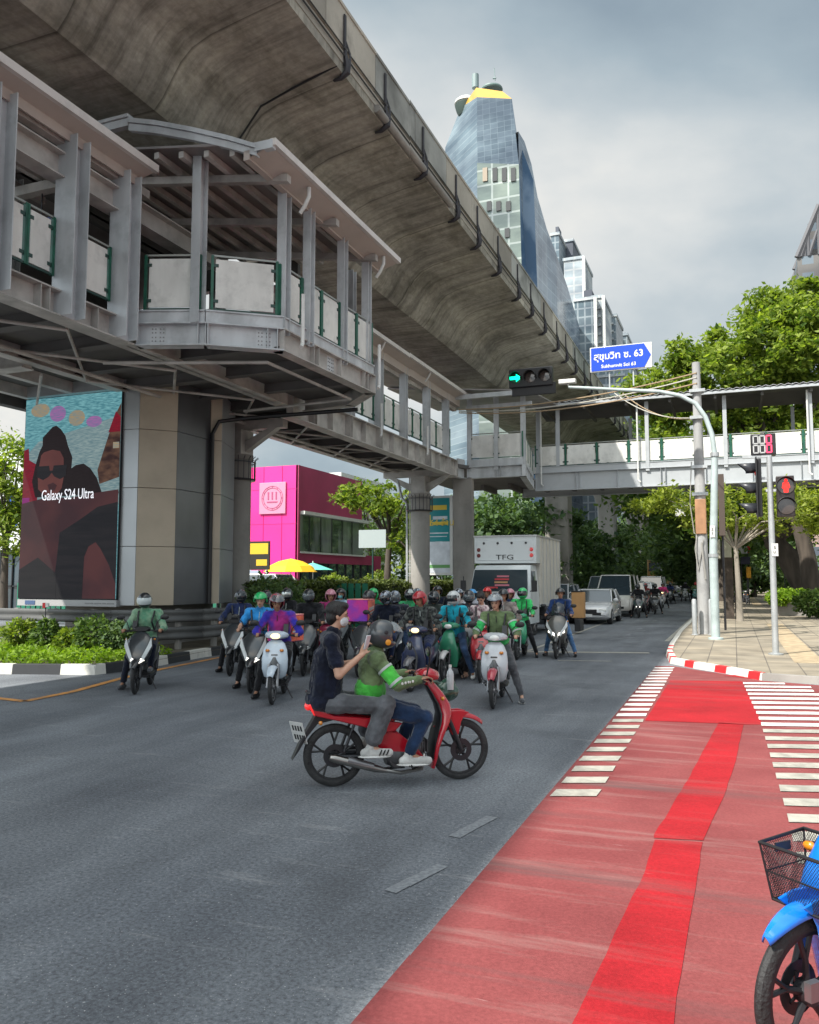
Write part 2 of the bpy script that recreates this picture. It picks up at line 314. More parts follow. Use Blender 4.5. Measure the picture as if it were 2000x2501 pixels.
# red side-street lane
sheet('red_cycle_lane', [[(-1.56, -3), (14, -3), (14, 16.2), (1.37, 16.55), (.43, 16.9), (-.2, 17.75), (-.8, 18.4), (-1.3, 19.0), (-1.66, 18.9), (-1.6, 9.3)]], .004, REDD)
g2_ = lambda *a: [tuple(G(*q))[:2] for q in a]
sheet('fresh_red_patch', [[(-1.18, 16.25), (.08, 16.62), (.29, 11.8), (.05, 11.72), (-.25, 11.70), (-1.17, 11.56)],
      g2_((1755, 1767), (1816, 1771), (1793, 1872), (1768, 1947), (1717, 2056), (1597, 2050), (1596, 2043), (1663, 1934), (1709, 1851)),
      g2_((1599, 2054), (1716, 2060), (1703, 2139), (1684, 2252), (1676, 2302), (1663, 2382), (1646, 2501), (1630, 2640), (1330, 2640), (1410, 2480), (1452, 2390), (1500, 2285), (1508, 2269), (1575, 2131)),
      [(-.02, 17.72), (.3, 17.3), (.25, 17.1), (-.25, 17.45)]], .008, REDB, rough=.003)
zl, zr, zn = [], [], []
dd = Vector((.925, .38))
Y = 7.27; k = 0
while Y < 18.4:
    t = (Y-7.3)/10.7; xl = -1.55-.09*t; xr = -1.17-.08*t; w = .25
    f = lambda x, y0: (x, y0+(x-xl)*.40)
    j = rnd.uniform(-.015, .015)
    q = [f(xl+j, Y), f(xr+j, Y), f(xr, Y+w), f(xl, Y+w)]
    (zn if Y > 11.45 else zl).append(q); k += 1; Y += .5
for k in range(-2, 22):
    Y = 7.2+k*.5+rnd.uniform(-.012, .012)
    x0 = .34 if Y < 7.3 else (.34-(Y-7.3)*.0155 if Y < 11.8 else .27-(Y-11.8)*.04)
    if Y+.2 > 16.4: continue
    f = lambda x, y0: (x, y0+(x-x0)*.30)
    x1 = 5.5 if Y < 14 else (2.6 if Y < 15 else (1.2 if Y < 16 else .8))
    q = [f(x0, Y), f(x1, Y), f(x1, Y+.25), f(x0, Y+.25)]
    (zn if Y > 11.4 else zl).append(q)
sheet('crosswalk', zl, .012, ZEB, rough=.006); sheet('fresh_crosswalk', zn, .012, ZEBN, rough=.004)
# lane markings
def strip(a, b, w): 
    a, b = Vector(a[:2]), Vector(b[:2]); d = (b-a).normalized(); n = Vector((-d.y, d.x))*w/2
    return [a-n, b-n, b+n, a+n]
lm = [strip((-5.15, 21.6), (-5.6, 60), .12), strip((-5.6, 63), (-5.6, 240), .12), strip((-8.7, 30), (-8.9, 240), .12),
      strip((-8.6, 20.4), (-2.1, 22.15), .3), strip((-1.98, 26.5), (-2.02, 200), .14), strip((-3.9, 19.3), (-2.7, 19.6), .1)]
sheet('lane_lines', lm, .006, ZEB)
ar = []
for ay in (30.5, 26.6, 37):
    ar += [strip((-3.75, ay), (-3.35, ay+.5), .18), strip((-3.5, ay+1.3), (-3.1, ay+1.2), .3), strip((-3.1, ay-1), (-2.75, ay-.6), .2), [(-3.6, ay+2), (-3.3, ay+2), (-3.45, ay+3.2)]]
ar += [strip((-1.98, 5.9), (-1.86, 6.5), .10), strip((-2.0, 4.75), (-1.86, 5.3), .09)]
sheet('worn_markings', ar, .006, ZEBW, rough=.006)
p = [G(-40, 1703), G(60, 1714), G(180, 1690), G(300, 1657), G(400, 1634), G(500, 1614), G(620, 1590)]
yl = [strip(p[i], p[i+1], .15) for i in range(len(p)-1)]
sheet('yellow_line', yl, .008, YEL)
# ------------------------------------------------------------------ right-hand pavement and its kerb
PAV = paver_material()
cv = [(14, 16.9), (3.2, 16.62), (1.37, 16.72), (.43, 17.0), (-.16, 17.9), (-.81, 18.72), (-1.38, 19.6), (-1.62, 21.6), (-1.72, 24), (-1.84, 30), (-1.86, 300)]
poly = cv+[(14, 300)]
b = MB(); b.prism(poly, lambda u, v, w: (u, v, w), 0, .12); o = b.build('pavement', PAV, smooth=False); tag(o, kind='structure')
KW = mat('kerb_white', (.62, .60, .55), .7, dirt=.5, dscale=4, bump=.2, bscale=50); KR = mat('kerb_red', (.62, .02, .025), .6, dirt=.35, dscale=4); KB = mat('kerb_black', (.03, .032, .036), .7, dirt=.4, dscale=4)
def kerb(name, pts, h, colors, seg, width, order):
    b = MB(); acc = 0
    P = [Vector(q) for q in pts]; tot = []
    for i in range(len(P)-1):
        a, c = P[i], P[i+1]; Ln = (c-a).length; d = (c-a)/Ln; n = Vector((-d.y, d.x)); t = 0
        while t < Ln-1e-4:
            rem = seg-(acc % seg); rem = seg if rem < 1e-3 else rem; nx = min(Ln, t+rem); q0 = a+d*t; q1 = a+d*nx; mi = order[int((acc+1e-3)//seg) % len(order)]
            vs = []
            for z in (0, h):
                s_ = .03 if z else 0
                for q, nn in ((q0, s_), (q1, s_), (q1, width), (q0, width)): vs.append((q.x+n.x*nn, q.y+n.y*nn, z))
            b.add(vs, [(0, 1, 5, 4), (1, 2, 6, 5), (2, 3, 7, 6), (3, 0, 4, 7), (4, 5, 6, 7)], mi); acc += nx-t; t = nx
    o = b.build(name, colors, smooth=False, bevel=.008); tag(o, kind='structure'); return o
kp = cv[::-1]
kerb('kerb', [(-1.87, 150), (-1.87, 30), (-1.75, 24)], .135, [KW], 3, .16, [0])
kerb('painted_kerb', [(-1.75, 23.99), (-1.65, 21.6), (-1.41, 19.57), (-.83, 18.68), (-.18, 17.86), (.42, 16.95)], .135, [KW, KR], .36, .16, [0, 0, 1])
kerb('side_kerb', [(.425, 16.94), (1.37, 16.68), (3.2, 16.58), (14, 16.86)], .135, [CONC], 2, .16, [0])
TAC = mat('tactile_yellow', (.36, .28, .18), .8, var=.2, vscale=5)
sheet('tactile_paving', [[(1.15, 19.5), (1.75, 19.5), (1.75, 36), (1.15, 36)], [(1.15, 60), (1.75, 60), (1.75, 100), (1.15, 100)]], .124, TAC)
# ------------------------------------------------------------------ left median
med = [(-17.8, 12.2), (-13.8, 12.5), (-11.9, 13.1), (-11.72, 14.2), (-12.1, 17), (-12.3, 26), (-12.3, 300), (-15.6, 300), (-17.8, 30)]
SOIL = mat('soil', (.12, .10, .07), .95, var=.3, vscale=2)
b = MB(); b.prism(med, lambda u, v, w: (u, v, w), 0, .14); tag(b.build('median_bed', SOIL, smooth=False), kind='structure')
kerb('median_kerb', [(-12.28, 120), (-12.28, 26), (-12.08, 17), (-11.7, 14.2), (-11.88, 13.05), (-13.8, 12.45), (-18.5, 12.1)][::-1], .2, [KW, KB], 1.0, .2, [0, 1])
# ================================================================== viaduct
def viaduct_material():
    m = bpy.data.materials.new('weathered_concrete'); m.use_nodes = True; T = m.node_tree; P = T.nodes['Principled BSDF']; l = T.links.new
    t = nd(T, 'ShaderNodeTexCoord')
    def noise(sc, det, st=(1, 1, 1), rough=.55, dist=0):
        mp = nd(T, 'ShaderNodeMapping'); mp.inputs['Scale'].default_value = st; l(t.outputs['Object'], mp.inputs[0])
        n = nd(T, 'ShaderNodeTexNoise'); n.inputs['Scale'].default_value = sc; n.inputs['Detail'].default_value = det; n.inputs['Roughness'].default_value = rough; n.inputs['Distortion'].default_value = dist; l(mp.outputs[0], n.inputs['Vector']); return n.outputs[0]
    def ramp(v, *st):
        r = nd(T, 'ShaderNodeValToRGB'); q = r.color_ramp.elements; q[0].position = st[0][0]; q[0].color = (*st[0][1], 1); q[1].position = st[-1][0]; q[1].color = (*st[-1][1], 1)
        for p_, c_ in st[1:-1]: x = q.new(p_); x.color = (*c_, 1)
        l(v, r.inputs[0]); return r.outputs[0]
    def mul(a, b, f=1.):
        x = nd(T, 'ShaderNodeMix', data_type='RGBA', blend_type='MULTIPLY'); x.inputs[0].default_value = f; l(a, x.inputs[6]); l(b, x.inputs[7]); return x.outputs[2]
    c = ramp(noise(.5, 7, (1, .7, 1), .6), (.28, (.22, .21, .19)), (.5, (.345, .328, .29)), (.72, (.45, .43, .38)))
    c = mul(c, ramp(noise(1.0, 9, (.18, 2.2, .35), .7, .1), (.34, (.52, .51, .49)), (.5, (.95, .95, .93)), (.66, (1.18, 1.17, 1.12))))
    c = mul(c, ramp(noise(.8, 9, (1.2, .5, 1.6), .72, .2), (.36, (.55, .54, .50)), (.55, (1.05, 1.05, 1.05))), .8)
    c = mul(c, ramp(noise(6, 6, (1, 1, 1), .6), (.3, (.78, .77, .76)), (.7, (1.15, 1.15, 1.15))), .9)
    w = nd(T, 'ShaderNodeSeparateXYZ'); l(t.outputs['Object'], w.inputs[0])
    dvd = nd(T, 'ShaderNodeMath', operation='DIVIDE'); dvd.inputs[1].default_value = 2.9; l(w.outputs[1], dvd.inputs[0])
    fr = nd(T, 'ShaderNodeMath', operation='FRACT'); l(dvd.outputs[0], fr.inputs[0])
    j = ramp(fr.outputs[0], (0, (.35, .34, .33)), (.008, (.45, .44, .42)), (.03, (1.12, 1.12, 1.1)), (.5, (1, 1, 1)), (1, (.93, .93, .93)))
    c = mul(c, j, .85)
    l(c, P.inputs['Base Color']); P.inputs['Roughness'].default_value = .88
    bp = nd(T, 'ShaderNodeBump'); bp.inputs['Strength'].default_value = .35; bp.inputs['Distance'].default_value = .03; l(noise(3, 8), bp.inputs['Height']); l(bp.outputs[0], P.inputs['Normal'])
    return m
VIA = viaduct_material()
PARA = mat('parapet_concrete', (.36, .335, .29), .85, var=.34, vscale=.35, stretch=(1, 1, 1), bump=.2, bscale=20, dirt=.8, dscale=.7)
PARB = mat('parapet_grey_concrete', (.27, .275, .26), .85, var=.4, vscale=.5, dirt=.8, dscale=.6)
xc = -13.1
half = [(1.1, 12.6), (1.34, 12.86), (1.56, 13.22), (1.80, 13.58), (2.12, 13.86), (2.6, 14.04), (3.3, 14.17), (3.9, 14.27), (4.5, 14.36)]
sec = [(xc+a, z) for a, z in half]+[(xc+4.5, 14.62), (xc-4.5, 14.62)]+[(xc-a, z) for a, z in half[::-1]]
via = thing('viaduct', 'long weathered concrete railway viaduct running overhead along the road', 'viaduct')
def lofty(pr, ys):
    b = MB(); b.loft([[(x, y, z) for x, z in pr] for y in ys]); return b
ys = [-30+2.9*i for i in range(0, 190)]
lofty(sec, ys).build('box_girder', VIA, via, ang=30)
for s, nm in ((1, 'right'), (-1, 'left')):
    f = lambda a: xc+s*a
    lofty([(f(4.52), 14.62), (f(4.52), 14.92), (f(4.44), 14.95), (f(4.44), 15.06), (f(4.2), 15.06), (f(4.2), 14.62)], ys).build('edge_beam', PARA, via, smooth=False)
    if s < 0: lofty([(f(4.5), 15.06), (f(4.5), 16.17), (f(4.3), 16.17), (f(4.3), 15.06)], ys).build('parapet', PARA, via, smooth=False)
    for i in range(0, 95) if s > 0 else ():
        b = MB(); y0 = -30+2.9*i; x0, x1 = f(4.34), f(4.5)
        b.bm((x0, y0+.015, 15.06), (x1, y0+2.885, 16.08)); b.bm((f(4.3), y0+.01, 16.08), (f(4.53), y0+2.89, 16.17))
        if i == 94: b.bm((x0, y0+3, 15.06), (x1, 520, 16.17))
        b.build('parapet_panel', PARA if (i*7) % 5 in (0, 2, 3) else PARB, via, smooth=False)
tagc = mat('dark_rubber_sleeve', (.03, .028, .034), .6)
cm = MB(); cm.tube([(0, 0, .75), (.02, 0, .3), (.09, 0, .02), (.07, 0, -.16), (-.1, 0, -.28), (-.3, 0, -.3)], [.035, .05, .085, .09, .06, .03], 8)
cm.bm((-.01, -.05, .02), (.025, .05, 1.35)); cm.tube([(-.05, .12, .8), (.05, .2, .45), (.1, .12, .1), (0, 0, -.1)], .025, 6)
cme = cm.mesh('cable_sleeve', tagc)
for i in range(34):
    y = 5.4+2.9*i+(.35 if i % 3 == 1 else 0)
    inst('cable_sleeve', cme, via, (xc+4.53, y, 14.55))
b = MB(); b.tube([(xc+4.57, 19.2, 14.5), (xc+4.57, 25.3, 14.5)], .11, 10); b.build('drain_pipe', CONC, via)
b = MB(); b.tube([(xc+4.56, -30, 14.79), (xc+4.56, 400, 14.79)], .022, 5); b.tube([(xc+4.57, -30, 14.98), (xc+4.57, 400, 14.98)], .016, 5); b.build('cable_run', DMET, via)
b = MB(); b.tube([(xc+4.5, 17.0, 14.38), (xc+3.2, 17.05, 14.1), (xc+2.3, 17.1, 13.88), (xc+1.6, 17.2, 13.2), (xc+1.15, 17.25, 12.6)], .028, 6); b.build('hanging_cable', BLACK, via)
# piers further along
for i, (y, lab) in enumerate([(66, 'concrete viaduct pier just beyond the footbridge'), (94, 'concrete viaduct pier second beyond the footbridge'), (122, 'concrete viaduct pier third beyond the footbridge, among trees'), (150, 'farthest visible concrete viaduct pier')]):
    t = thing('viaduct_pier', lab, 'bridge pier', (xc, y, 0), 0, 'piers under the viaduct')
    b = MB(); prof = [(-.95, 0), (.95, 0), (.95, 9.6), (1.35, 11.2), (2.0, 12.3), (2.0, 12.6), (-2.0, 12.6), (-2.0, 12.3), (-1.35, 11.2), (-.95, 9.6)]
    b.prism(prof, lambda u, v, w: (u, w, v), -.9, .9); b.build('shaft', CONC, t, smooth=False, bevel=.12)
    b = MB(); b.bm((-1.3, -1.2, 0), (1.3, 1.2, .9)); b.build('plinth', CONC, t, bevel=.03)
# ================================================================== footbridges
def frame(A, B, side=1):     # side=+1: outward normal to the right of travel A->B
    A, B = Vector((*A, 0)), Vector((*B, 0)); S = (B-A).normalized(); n = Vector((S.y, -S.x, 0))*side
    return (A, S, n), (B-A).length
def panel_mesh(w, h):
    b = MB(); 
    b.bm((-w/2+.09, -.012, .06), (w/2-.09, .012, h-.06), 0)
    for s in (-1, 1):
        for z in (.2, h-.2): b.bm((s*(w/2-.10)-.05, -.022, z-.035), (s*(w/2-.10)+.05, .022, z+.035), 2)
    for s in (-1, 1): b.bm((s*(w/2-.02)-.03, -.035, 0), (s*(w/2-.02)+.03, .035, h+.02), 1)
    b.bm((-w/2+.01, -.02, h-.005), (w/2-.01, .02, h+.035), 3); b.bm((-w/2+.02, -.02, 0), (w/2-.02, .02, .04), 2)
    return b.mesh('railing_panel', [PANEL, GREEN, DGREEN, RAILT], smooth=False)
_pm = {}
def panels(root, F, L_, z, pitch=1.15, h=1.12, n_in=.12, skip=()):
    k = max(1, round(L_/pitch)); w = L_/k
    key = (round(w, 3), h)
    if key not in _pm: _pm[key] = panel_mesh(w, h)
    ang = math.atan2(F[1].y, F[1].x)
    for i in range(k):
        p = F[0]+F[1]*(i+.5)*w-F[2]*n_in
        inst('railing_panel', _pm[key], root, (p.x, p.y, z), (0, 0, ang))
def girder(root, F, L_, z0, z1, stiff=1.5, m=None, fl=.34, name='edge_girder', s0=0):
    b = MB(); b.fr(F, (s0, -fl/2-.02, z0+.03), (L_, -fl/2+.02, z1-.03)); b.fr(F, (s0, -fl, z0), (L_, 0, z0+.03)); b.fr(F, (s0, -fl, z1-.03), (L_, 0, z1))
    k = int(L_/stiff)
    for i in range(k+1):
        s_ = s0+min(L_-s0-.02, .02+i*stiff); b.fr(F, (s_-.008, -fl/2+.02, z0+.03), (s_+.008, -.01, z1-.03)); 
        if i % 2: b.fr(F, (s_+.20, -fl/2+.02, z0+.03), (s_+.216, -.01, z1-.03))
    return b.build(name, m or STEELB, root, smooth=False)
def hcol(root, x, y, z0, z1, wx, wy, rz=0, m=None):
    b = MB(); t = .022
    M = Matrix.Rotation(rz, 3, 'Z')
    for s in (-1, 1): b.box((0, 0, (z0+z1)/2), (wx, t, z1-z0), M=None) if False else b.add([M @ Vector(v) for v in [(-wx/2, s*(wy/2)-t/2, z0), (wx/2, s*(wy/2)-t/2, z0), (wx/2, s*(wy/2)+t/2, z0), (-wx/2, s*(wy/2)+t/2, z0), (-wx/2, s*(wy/2)-t/2, z1), (wx/2, s*(wy/2)-t/2, z1), (wx/2, s*(wy/2)+t/2, z1), (-wx/2, s*(wy/2)+t/2, z1)]], [(0, 1, 2, 3), (4, 7, 6, 5), (0, 4, 5, 1), (1, 5, 6, 2), (2, 6, 7, 3), (3, 7, 4, 0)])
    b.add([M @ Vector(v) for v in [(-t/2, -wy/2+t/2, z0), (t/2, -wy/2+t/2, z0), (t/2, wy/2-t/2, z0), (-t/2, wy/2-t/2, z0), (-t/2, -wy/2+t/2, z1), (t/2, -wy/2+t/2, z1), (t/2, wy/2-t/2, z1), (-t/2, wy/2-t/2, z1)]], [(0, 1, 2, 3), (4, 7, 6, 5), (0, 4, 5, 1), (1, 5, 6, 2), (2, 6, 7, 3), (3, 7, 4, 0)])
    o = b.build('column', m or STEEL, root, smooth=False); o.location = (x, y, 0); return o
WX = -11.58; ZS, ZD = 6.82, 7.32
wk = thing('walkway', 'grey steel covered walkway hanging beside the viaduct above the road, with a projecting bay', 'footbridge')
# main run, in two lengths, with the bay between
F1, L1 = frame((WX, -2.0), (WX, 13.6)); girder(wk, F1, L1, ZS, ZD, 1.45, fl=.42)
F2, L2 = frame((WX, 20.3), (WX, 35.3)); girder(wk, F2, L2, ZS-.28, ZD, 1.25, fl=.42)
girder(wk, frame((WX-3.4, -2), (WX-3.4, 36), -1)[0], 38, ZS, ZD, 3, fl=.3)
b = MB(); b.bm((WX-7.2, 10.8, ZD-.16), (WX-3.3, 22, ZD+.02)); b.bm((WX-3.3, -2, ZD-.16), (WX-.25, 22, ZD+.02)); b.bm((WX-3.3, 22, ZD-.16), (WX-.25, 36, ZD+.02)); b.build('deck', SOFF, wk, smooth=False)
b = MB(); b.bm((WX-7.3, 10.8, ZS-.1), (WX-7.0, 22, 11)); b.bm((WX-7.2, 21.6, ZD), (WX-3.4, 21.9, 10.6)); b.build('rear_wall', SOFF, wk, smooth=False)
b = MB()
for y in (11, 14, 17.5, 21):
    b.bm((WX-7.2, y-.11, ZS-.06), (WX-3.4, y+.11, ZD-.16)); b.bm((WX-7.2, y-.18, ZS-.08), (WX-3.4, y+.18, ZS-.05))
for x in (WX-4.8, WX-6.4): b.bm((x-.1, 10.8, ZS+.05), (x+.1, 22, ZD-.16))
b.build('concourse_beams', STEELB, wk, smooth=False)
b = MB()
for y in (11, 14.5, 18): b.tube([(WX-3.5, y, ZS-.1), (WX-7.1, y+3.3, ZS-.1)], .035, 6)
b.build('bracing', STEELB, wk)
bay = [(WX, 13.6), (-10.2, 14.1), (-8.86, 15.1), (-8.7, 19.64), (-9.9, 20.9), (WX, 21.2)]
b = MB(); inner = [(x-(.3 if x > WX+.1 else -.0), y+(.25 if y < 16 else -.25)) for x, y in bay]; b.prism(inner, lambda u, v, w: (u, v, w), ZD-.18, ZD+.02); b.build('bay_deck', SOFF, wk, smooth=False)
for i in range(5):
    F, Ln = frame(bay[i], bay[i+1]); girder(wk, F, Ln, ZS, ZD, 1.3, STEEL if i < 2 else STEELB, fl=.3)
    Fz = (F[0]-F[2]*.06, F[1], F[2]); bb = MB(); bb.fr(Fz, (.02, -.06, ZD), (Ln-.02, 0, ZD+.27)); bb.fr(Fz, (.02, -.10, ZD+.24), (Ln-.02, .03, ZD+.272)); bb.build('toe_channel', STEEL, wk, smooth=False)
    if i in (0, 1): panels(wk, (F[0]+F[1]*.12, F[1], F[2]), Ln-.26, ZD+.30, 1.5, 1.18, .14)
    if i == 2: panels(wk, F, Ln, ZD+.30, .92, 1.12, .14)
    if i == 4: panels(wk, F, Ln, ZD+.30, .9, 1.12, .14)
BOLT = mat('bolt_heads', (.22, .22, .22), .5, metal=.4)
for i_, f_ in ((0, .3), (1, .75), (2, .5)):
    F, Ln = frame(bay[i_], bay[i_+1]); b = MB(); c_ = Ln*f_; b.fr(F, (c_-.17, -.135, ZS+.06), (c_+.17, -.125, ZD-.06)); o = b.build('splice_plate', STEEL, wk, smooth=False); b = MB()
    for u in (-.12, -.05, .05, .12):
        for z_ in (.12, .2, .3, .38): b.fr(F, (c_+u-.012, -.126, ZS+z_-.012), (c_+u+.012, -.112, ZS+z_+.012))
    b.build('bolts', BOLT, o, smooth=False)
# corner brackets where run meets bay: inclined soffit plate visible below
b = MB(); b.bm((WX-.42, 13.6, ZS), (WX, 20.3, ZS+.03)); b.bm((WX-.23, 13.6, ZS), (WX-.19, 20.3, ZD-.02)); b.build('inner_girder', STEELB, wk, smooth=False)
# under-deck framing
b = MB(); 
for y in np.arange(1.8, 36, 1.7):
    b.bm((WX-3.3, y-.09, ZS+.1), (WX-.42, y+.09, ZD-.16)); b.bm((WX-3.3, y-.14, ZS+.08), (WX-.42, y+.14, ZS+.1))
for y in (15.2, 17.0, 18.8): b.bm((WX, y-.08, ZS+.1), (-8.98, y+.08, ZD-.18)); b.bm((WX, y-.12, ZS+.08), (-8.98, y+.12, ZS+.1))
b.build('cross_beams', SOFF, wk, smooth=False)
b = MB()
for k, y in enumerate(np.arange(2, 34, 3.4)):
    b.tube([(WX-.5, y, ZS+.02), (WX-3.2, y+3.4, ZS+.02)], .035, 6); b.tube([(WX-3.2, y, ZS-.02), (WX-.5, y+3.4, ZS-.02)], .035, 6)
b.tube([(WX-2.4, 1, ZS-.1), (WX-2.4, 34, ZS-.1)], .05, 8); b.tube([(WX-1.2, 14, ZS-.16), (-9.4, 15.3, ZS-.16), (-9.3, 19.3, ZS-.16), (WX-1.2, 19.6, ZS-.16)], .04, 8)
b.build('bracing', STEELB, wk)
# columns
for y in (8.2, 9.98, 11.72, 13.2): hcol(wk, WX-.0, y, ZS+.02, 10.35, .50, .34)
for y in (22.2, 24.4, 26.8, 29.2, 31.65, 34.1): hcol(wk, WX-.18, y, ZD, 10.2, .26, .26)
for y in (13.2, 17, 21, 25, 29, 33): hcol(wk, WX-3.2, y, ZD, 10.9, .3, .3)
hcol(wk, -10.40, 14.12, ZD-.02, 11.0, .22, .24); hcol(wk, -8.98, 15.25, ZD-.1, 10.55, .22, .22)
for y in (14.55+1.6, 17.9, 19.35): hcol(wk, -8.88, y+.05, ZD-.1, 10.5, .2, .2)
hcol(wk, -9.9, 20.6, ZD, 10.7, .2, .2)
# drip pipes at the eaves
for x, y in ((WX+.2, 8.1), (-8.55, 15.35), (-8.55, 19.5), (WX+.18, 26.2), (WX+.18, 30.8)):
    b = MB(); b.tube([(x+.12, y, 10.5), (x+.12, y, 10.3), (x+.02, y, 10.1), (x-.1, y, 9.95)], .045, 8); b.build('gutter_elbow', WHITE, wk); b = MB(); b.tube([(x, y, 8.1), (x, y, 7.0), (x+.02, y-.1, 6.9)], .045, 8); b.build('drain_pipe', WHITE, wk)
# head beams and roofs
b = MB(); 
for z0, z1, w in ((9.55, 9.99, .03),): b.bm((WX-.22, 1, z0), (WX-.19, 16, z1)); b.bm((WX-.4, 1, z1), (WX-.02, 16, z1+.03)); b.bm((WX-.4, 1, z0-.03), (WX-.02, 16, z0))
b.bm((WX-.24, 1, 10.2), (WX-.06, 14, 10.38)); b.bm((WX-.5, 16, 9.75), (WX-.3, 36, 10.0)); b.build('head_beam', STEELB, wk, smooth=False)
def roof(root, pts, th, m_top, name='roof'):
    b = MB(); b.add([(p[0], p[1], p[2]) for p in pts]+[(p[0], p[1], p[2]+th) for p in pts], [(0, 1, 2, 3), (4, 7, 6, 5), (0, 4, 5, 1), (1, 5, 6, 2), (2, 6, 7, 3), (3, 7, 4, 0)]); return b.build(name, m_top, root, smooth=False)
RFU = mat('roof_sheet', (.26, .235, .23), .5, metal=.2, var=.2, vscale=1)
SOFB = mat('eave_soffit', (.46, .40, .36), .6, var=.12, vscale=.8, dirt=.35, dscale=.8)
roof(wk, [(WX+.42, -2, 10.55), (WX+.42, 13.55, 10.55), (WX-3.6, 13.55, 11.25), (WX-3.6, -2, 11.25)], .06, RFU); roof(wk, [(WX-3.5, 10.8, 11.25), (WX-3.5, 21.9, 11.25), (WX-7.3, 21.9, 11.0), (WX-7.3, 10.8, 11.0)], .06, RFU)
b = MB(); b.bm((WX+.40, 1, 10.50), (WX+.50, 13.6, 10.66)); b.build('gutter', mat('gutter_white', (.62, .58, .55), .4, dirt=.4, dscale=2), wk, smooth=False)
b = MB(); b.add([(WX+.40, 1, 10.50), (WX+.40, 13.55, 10.50), (WX+.08, 13.55, 10.42), (WX+.08, 1, 10.42)], [(0, 1, 2, 3)]); b.bm((WX+.04, 1, 10.22), (WX+.08, 13.55, 10.44)); b.build('eave_soffit', SOFB, wk, smooth=False)
ZR = lambda x: 10.60+(-8.35-x)*.165
roof(wk, [(-8.35, 13.62, ZR(-8.35)), (-8.35, 20.2, ZR(-8.35)), (WX-3.6, 20.2, ZR(WX-3.6)), (WX-3.6, 13.62, ZR(WX-3.6))], .05, RFU)
b = MB()
for i in range(11):
    t = i/10; x = -8.7-(3.6+WX*-1-8.7-.1)*t*1.0; z = 10.62+(8.35+x*-1-16.7+8.35)*0; z = ZR(x)-.01
    b.bm((x-.06, 13.72, z-.16), (x+.06, 20.1, z-.02))
b.build('purlins', STEELB, wk, smooth=False)
b = MB()
for y in (14.6, 16.9, 19.2): b.add([(-8.5, y-.08, 10.28), (-8.5, y+.08, 10.28), (-8.5, y+.08, 10.44), (-8.5, y-.08, 10.44), (WX-3.4, y-.08, ZR(WX-3.4)-.36), (WX-3.4, y+.08, ZR(WX-3.4)-.36), (WX-3.4, y+.08, ZR(WX-3.4)-.18), (WX-3.4, y-.08, ZR(WX-3.4)-.18)], [(0, 1, 2, 3), (4, 7, 6, 5), (0, 4, 5, 1), (1, 5, 6, 2), (2, 6, 7, 3), (3, 7, 4, 0)])
b.build('rafters', STEELB, wk, smooth=False)
b = MB()   # curved front fascia of the bay roof
bot = [GY(*p_, 13.6) for p_ in ((314, 317), (383, 324), (470, 340), (557, 360), (627, 379))]; tp_ = [GY(*p_, 13.6) for p_ in ((314, 288), (383, 295), (470, 311), (557, 331), (627, 352))]
for f0, f1, dy in ((0, .58, 0), (.62, 1, -.045)):
    b.loft([[(q0.x, 13.6+dy, q0.z+(q1.z-q0.z)*f0), (q0.x, 13.72, q0.z+(q1.z-q0.z)*f0), (q0.x, 13.72, q0.z+(q1.z-q0.z)*f1), (q0.x, 13.6+dy, q0.z+(q1.z-q0.z)*f1)] for q0, q1 in zip(bot, tp_)])
fa, fb = GY(312, 305, 13.58), GY(312, 278, 13.58); b.bm((-14.5, 13.58, fa.z), (fa.x, 13.72, fb.z-.08)); b.bm((-14.5, 13.54, fb.z-.07), (fa.x+.02, 13.74, fb.z)); b.bm((-8.72, 13.58, 10.5), (-8.3, 13.72, 10.68)); b.build('roof_fascia', STEEL, wk, smooth=False)
b = MB(); b.bm((-8.36, 13.6, 10.56), (-8.24, 20.25, 10.70)); b.build('gutter', bpy.data.materials['gutter_white'], wk, smooth=False)
b = MB(); b.add([(-8.34, 13.6, 10.55), (-8.34, 20.2, 10.55), (-8.85, 20.2, 10.40), (-8.85, 13.6, 10.40)], [(0, 1, 2, 3)]); b.bm((-8.98, 13.6, 10.36), (-8.84, 20.2, 10.56)); b.build('eave_soffit', SOFB, wk, smooth=False)
roof(wk, [(WX+.35, 20.6, 10.35), (WX+.35, 35.8, 10.35), (WX-3.6, 35.8, 11.1), (WX-3.6, 20.6, 11.1)], .06, RFU)
b = MB(); b.bm((WX+.34, 20.6, 10.30), (WX+.43, 35.8, 10.44)); b.build('gutter', bpy.data.materials['gutter_white'], wk, smooth=False)
b = MB(); b.add([(WX+.34, 20.6, 10.32), (WX+.34, 35.8, 10.32), (WX-.25, 35.8, 10.16), (WX-.25, 20.6, 10.16)], [(0, 1, 2, 3)]); b.bm((WX-.30, 20.6, 9.9), (WX-.06, 35.8, 10.2)); b.build('eave_soffit', SOFB, wk, smooth=False)
b = MB(); b.bm((WX-3.65, 13.0, 11.1), (WX-3.5, 22, 11.9)); b.bm((WX-3.6, 20.1, 10.6), (WX+.2, 20.25, 11.2)); b.build('roof_upstand', SOFF, wk, smooth=False)
# ceiling and inner side of the near run: shade, beams, pipes
b = MB()
for y in (2.5, 4.5, 6.4, 8.6, 10.6, 12.6): b.bm((WX-3.5, y-.1, 10.0), (WX-.42, y+.1, 10.2)); b.bm((WX-3.5, y-.07, 9.3), (WX-3.2, y+.07, 10))
for x in (WX-1, WX-1.8, WX-2.6): b.bm((x-.06, 1, 10.3), (x+.06, 13.5, 10.45))
b.build('roof_frame', STEELB, wk, smooth=False)
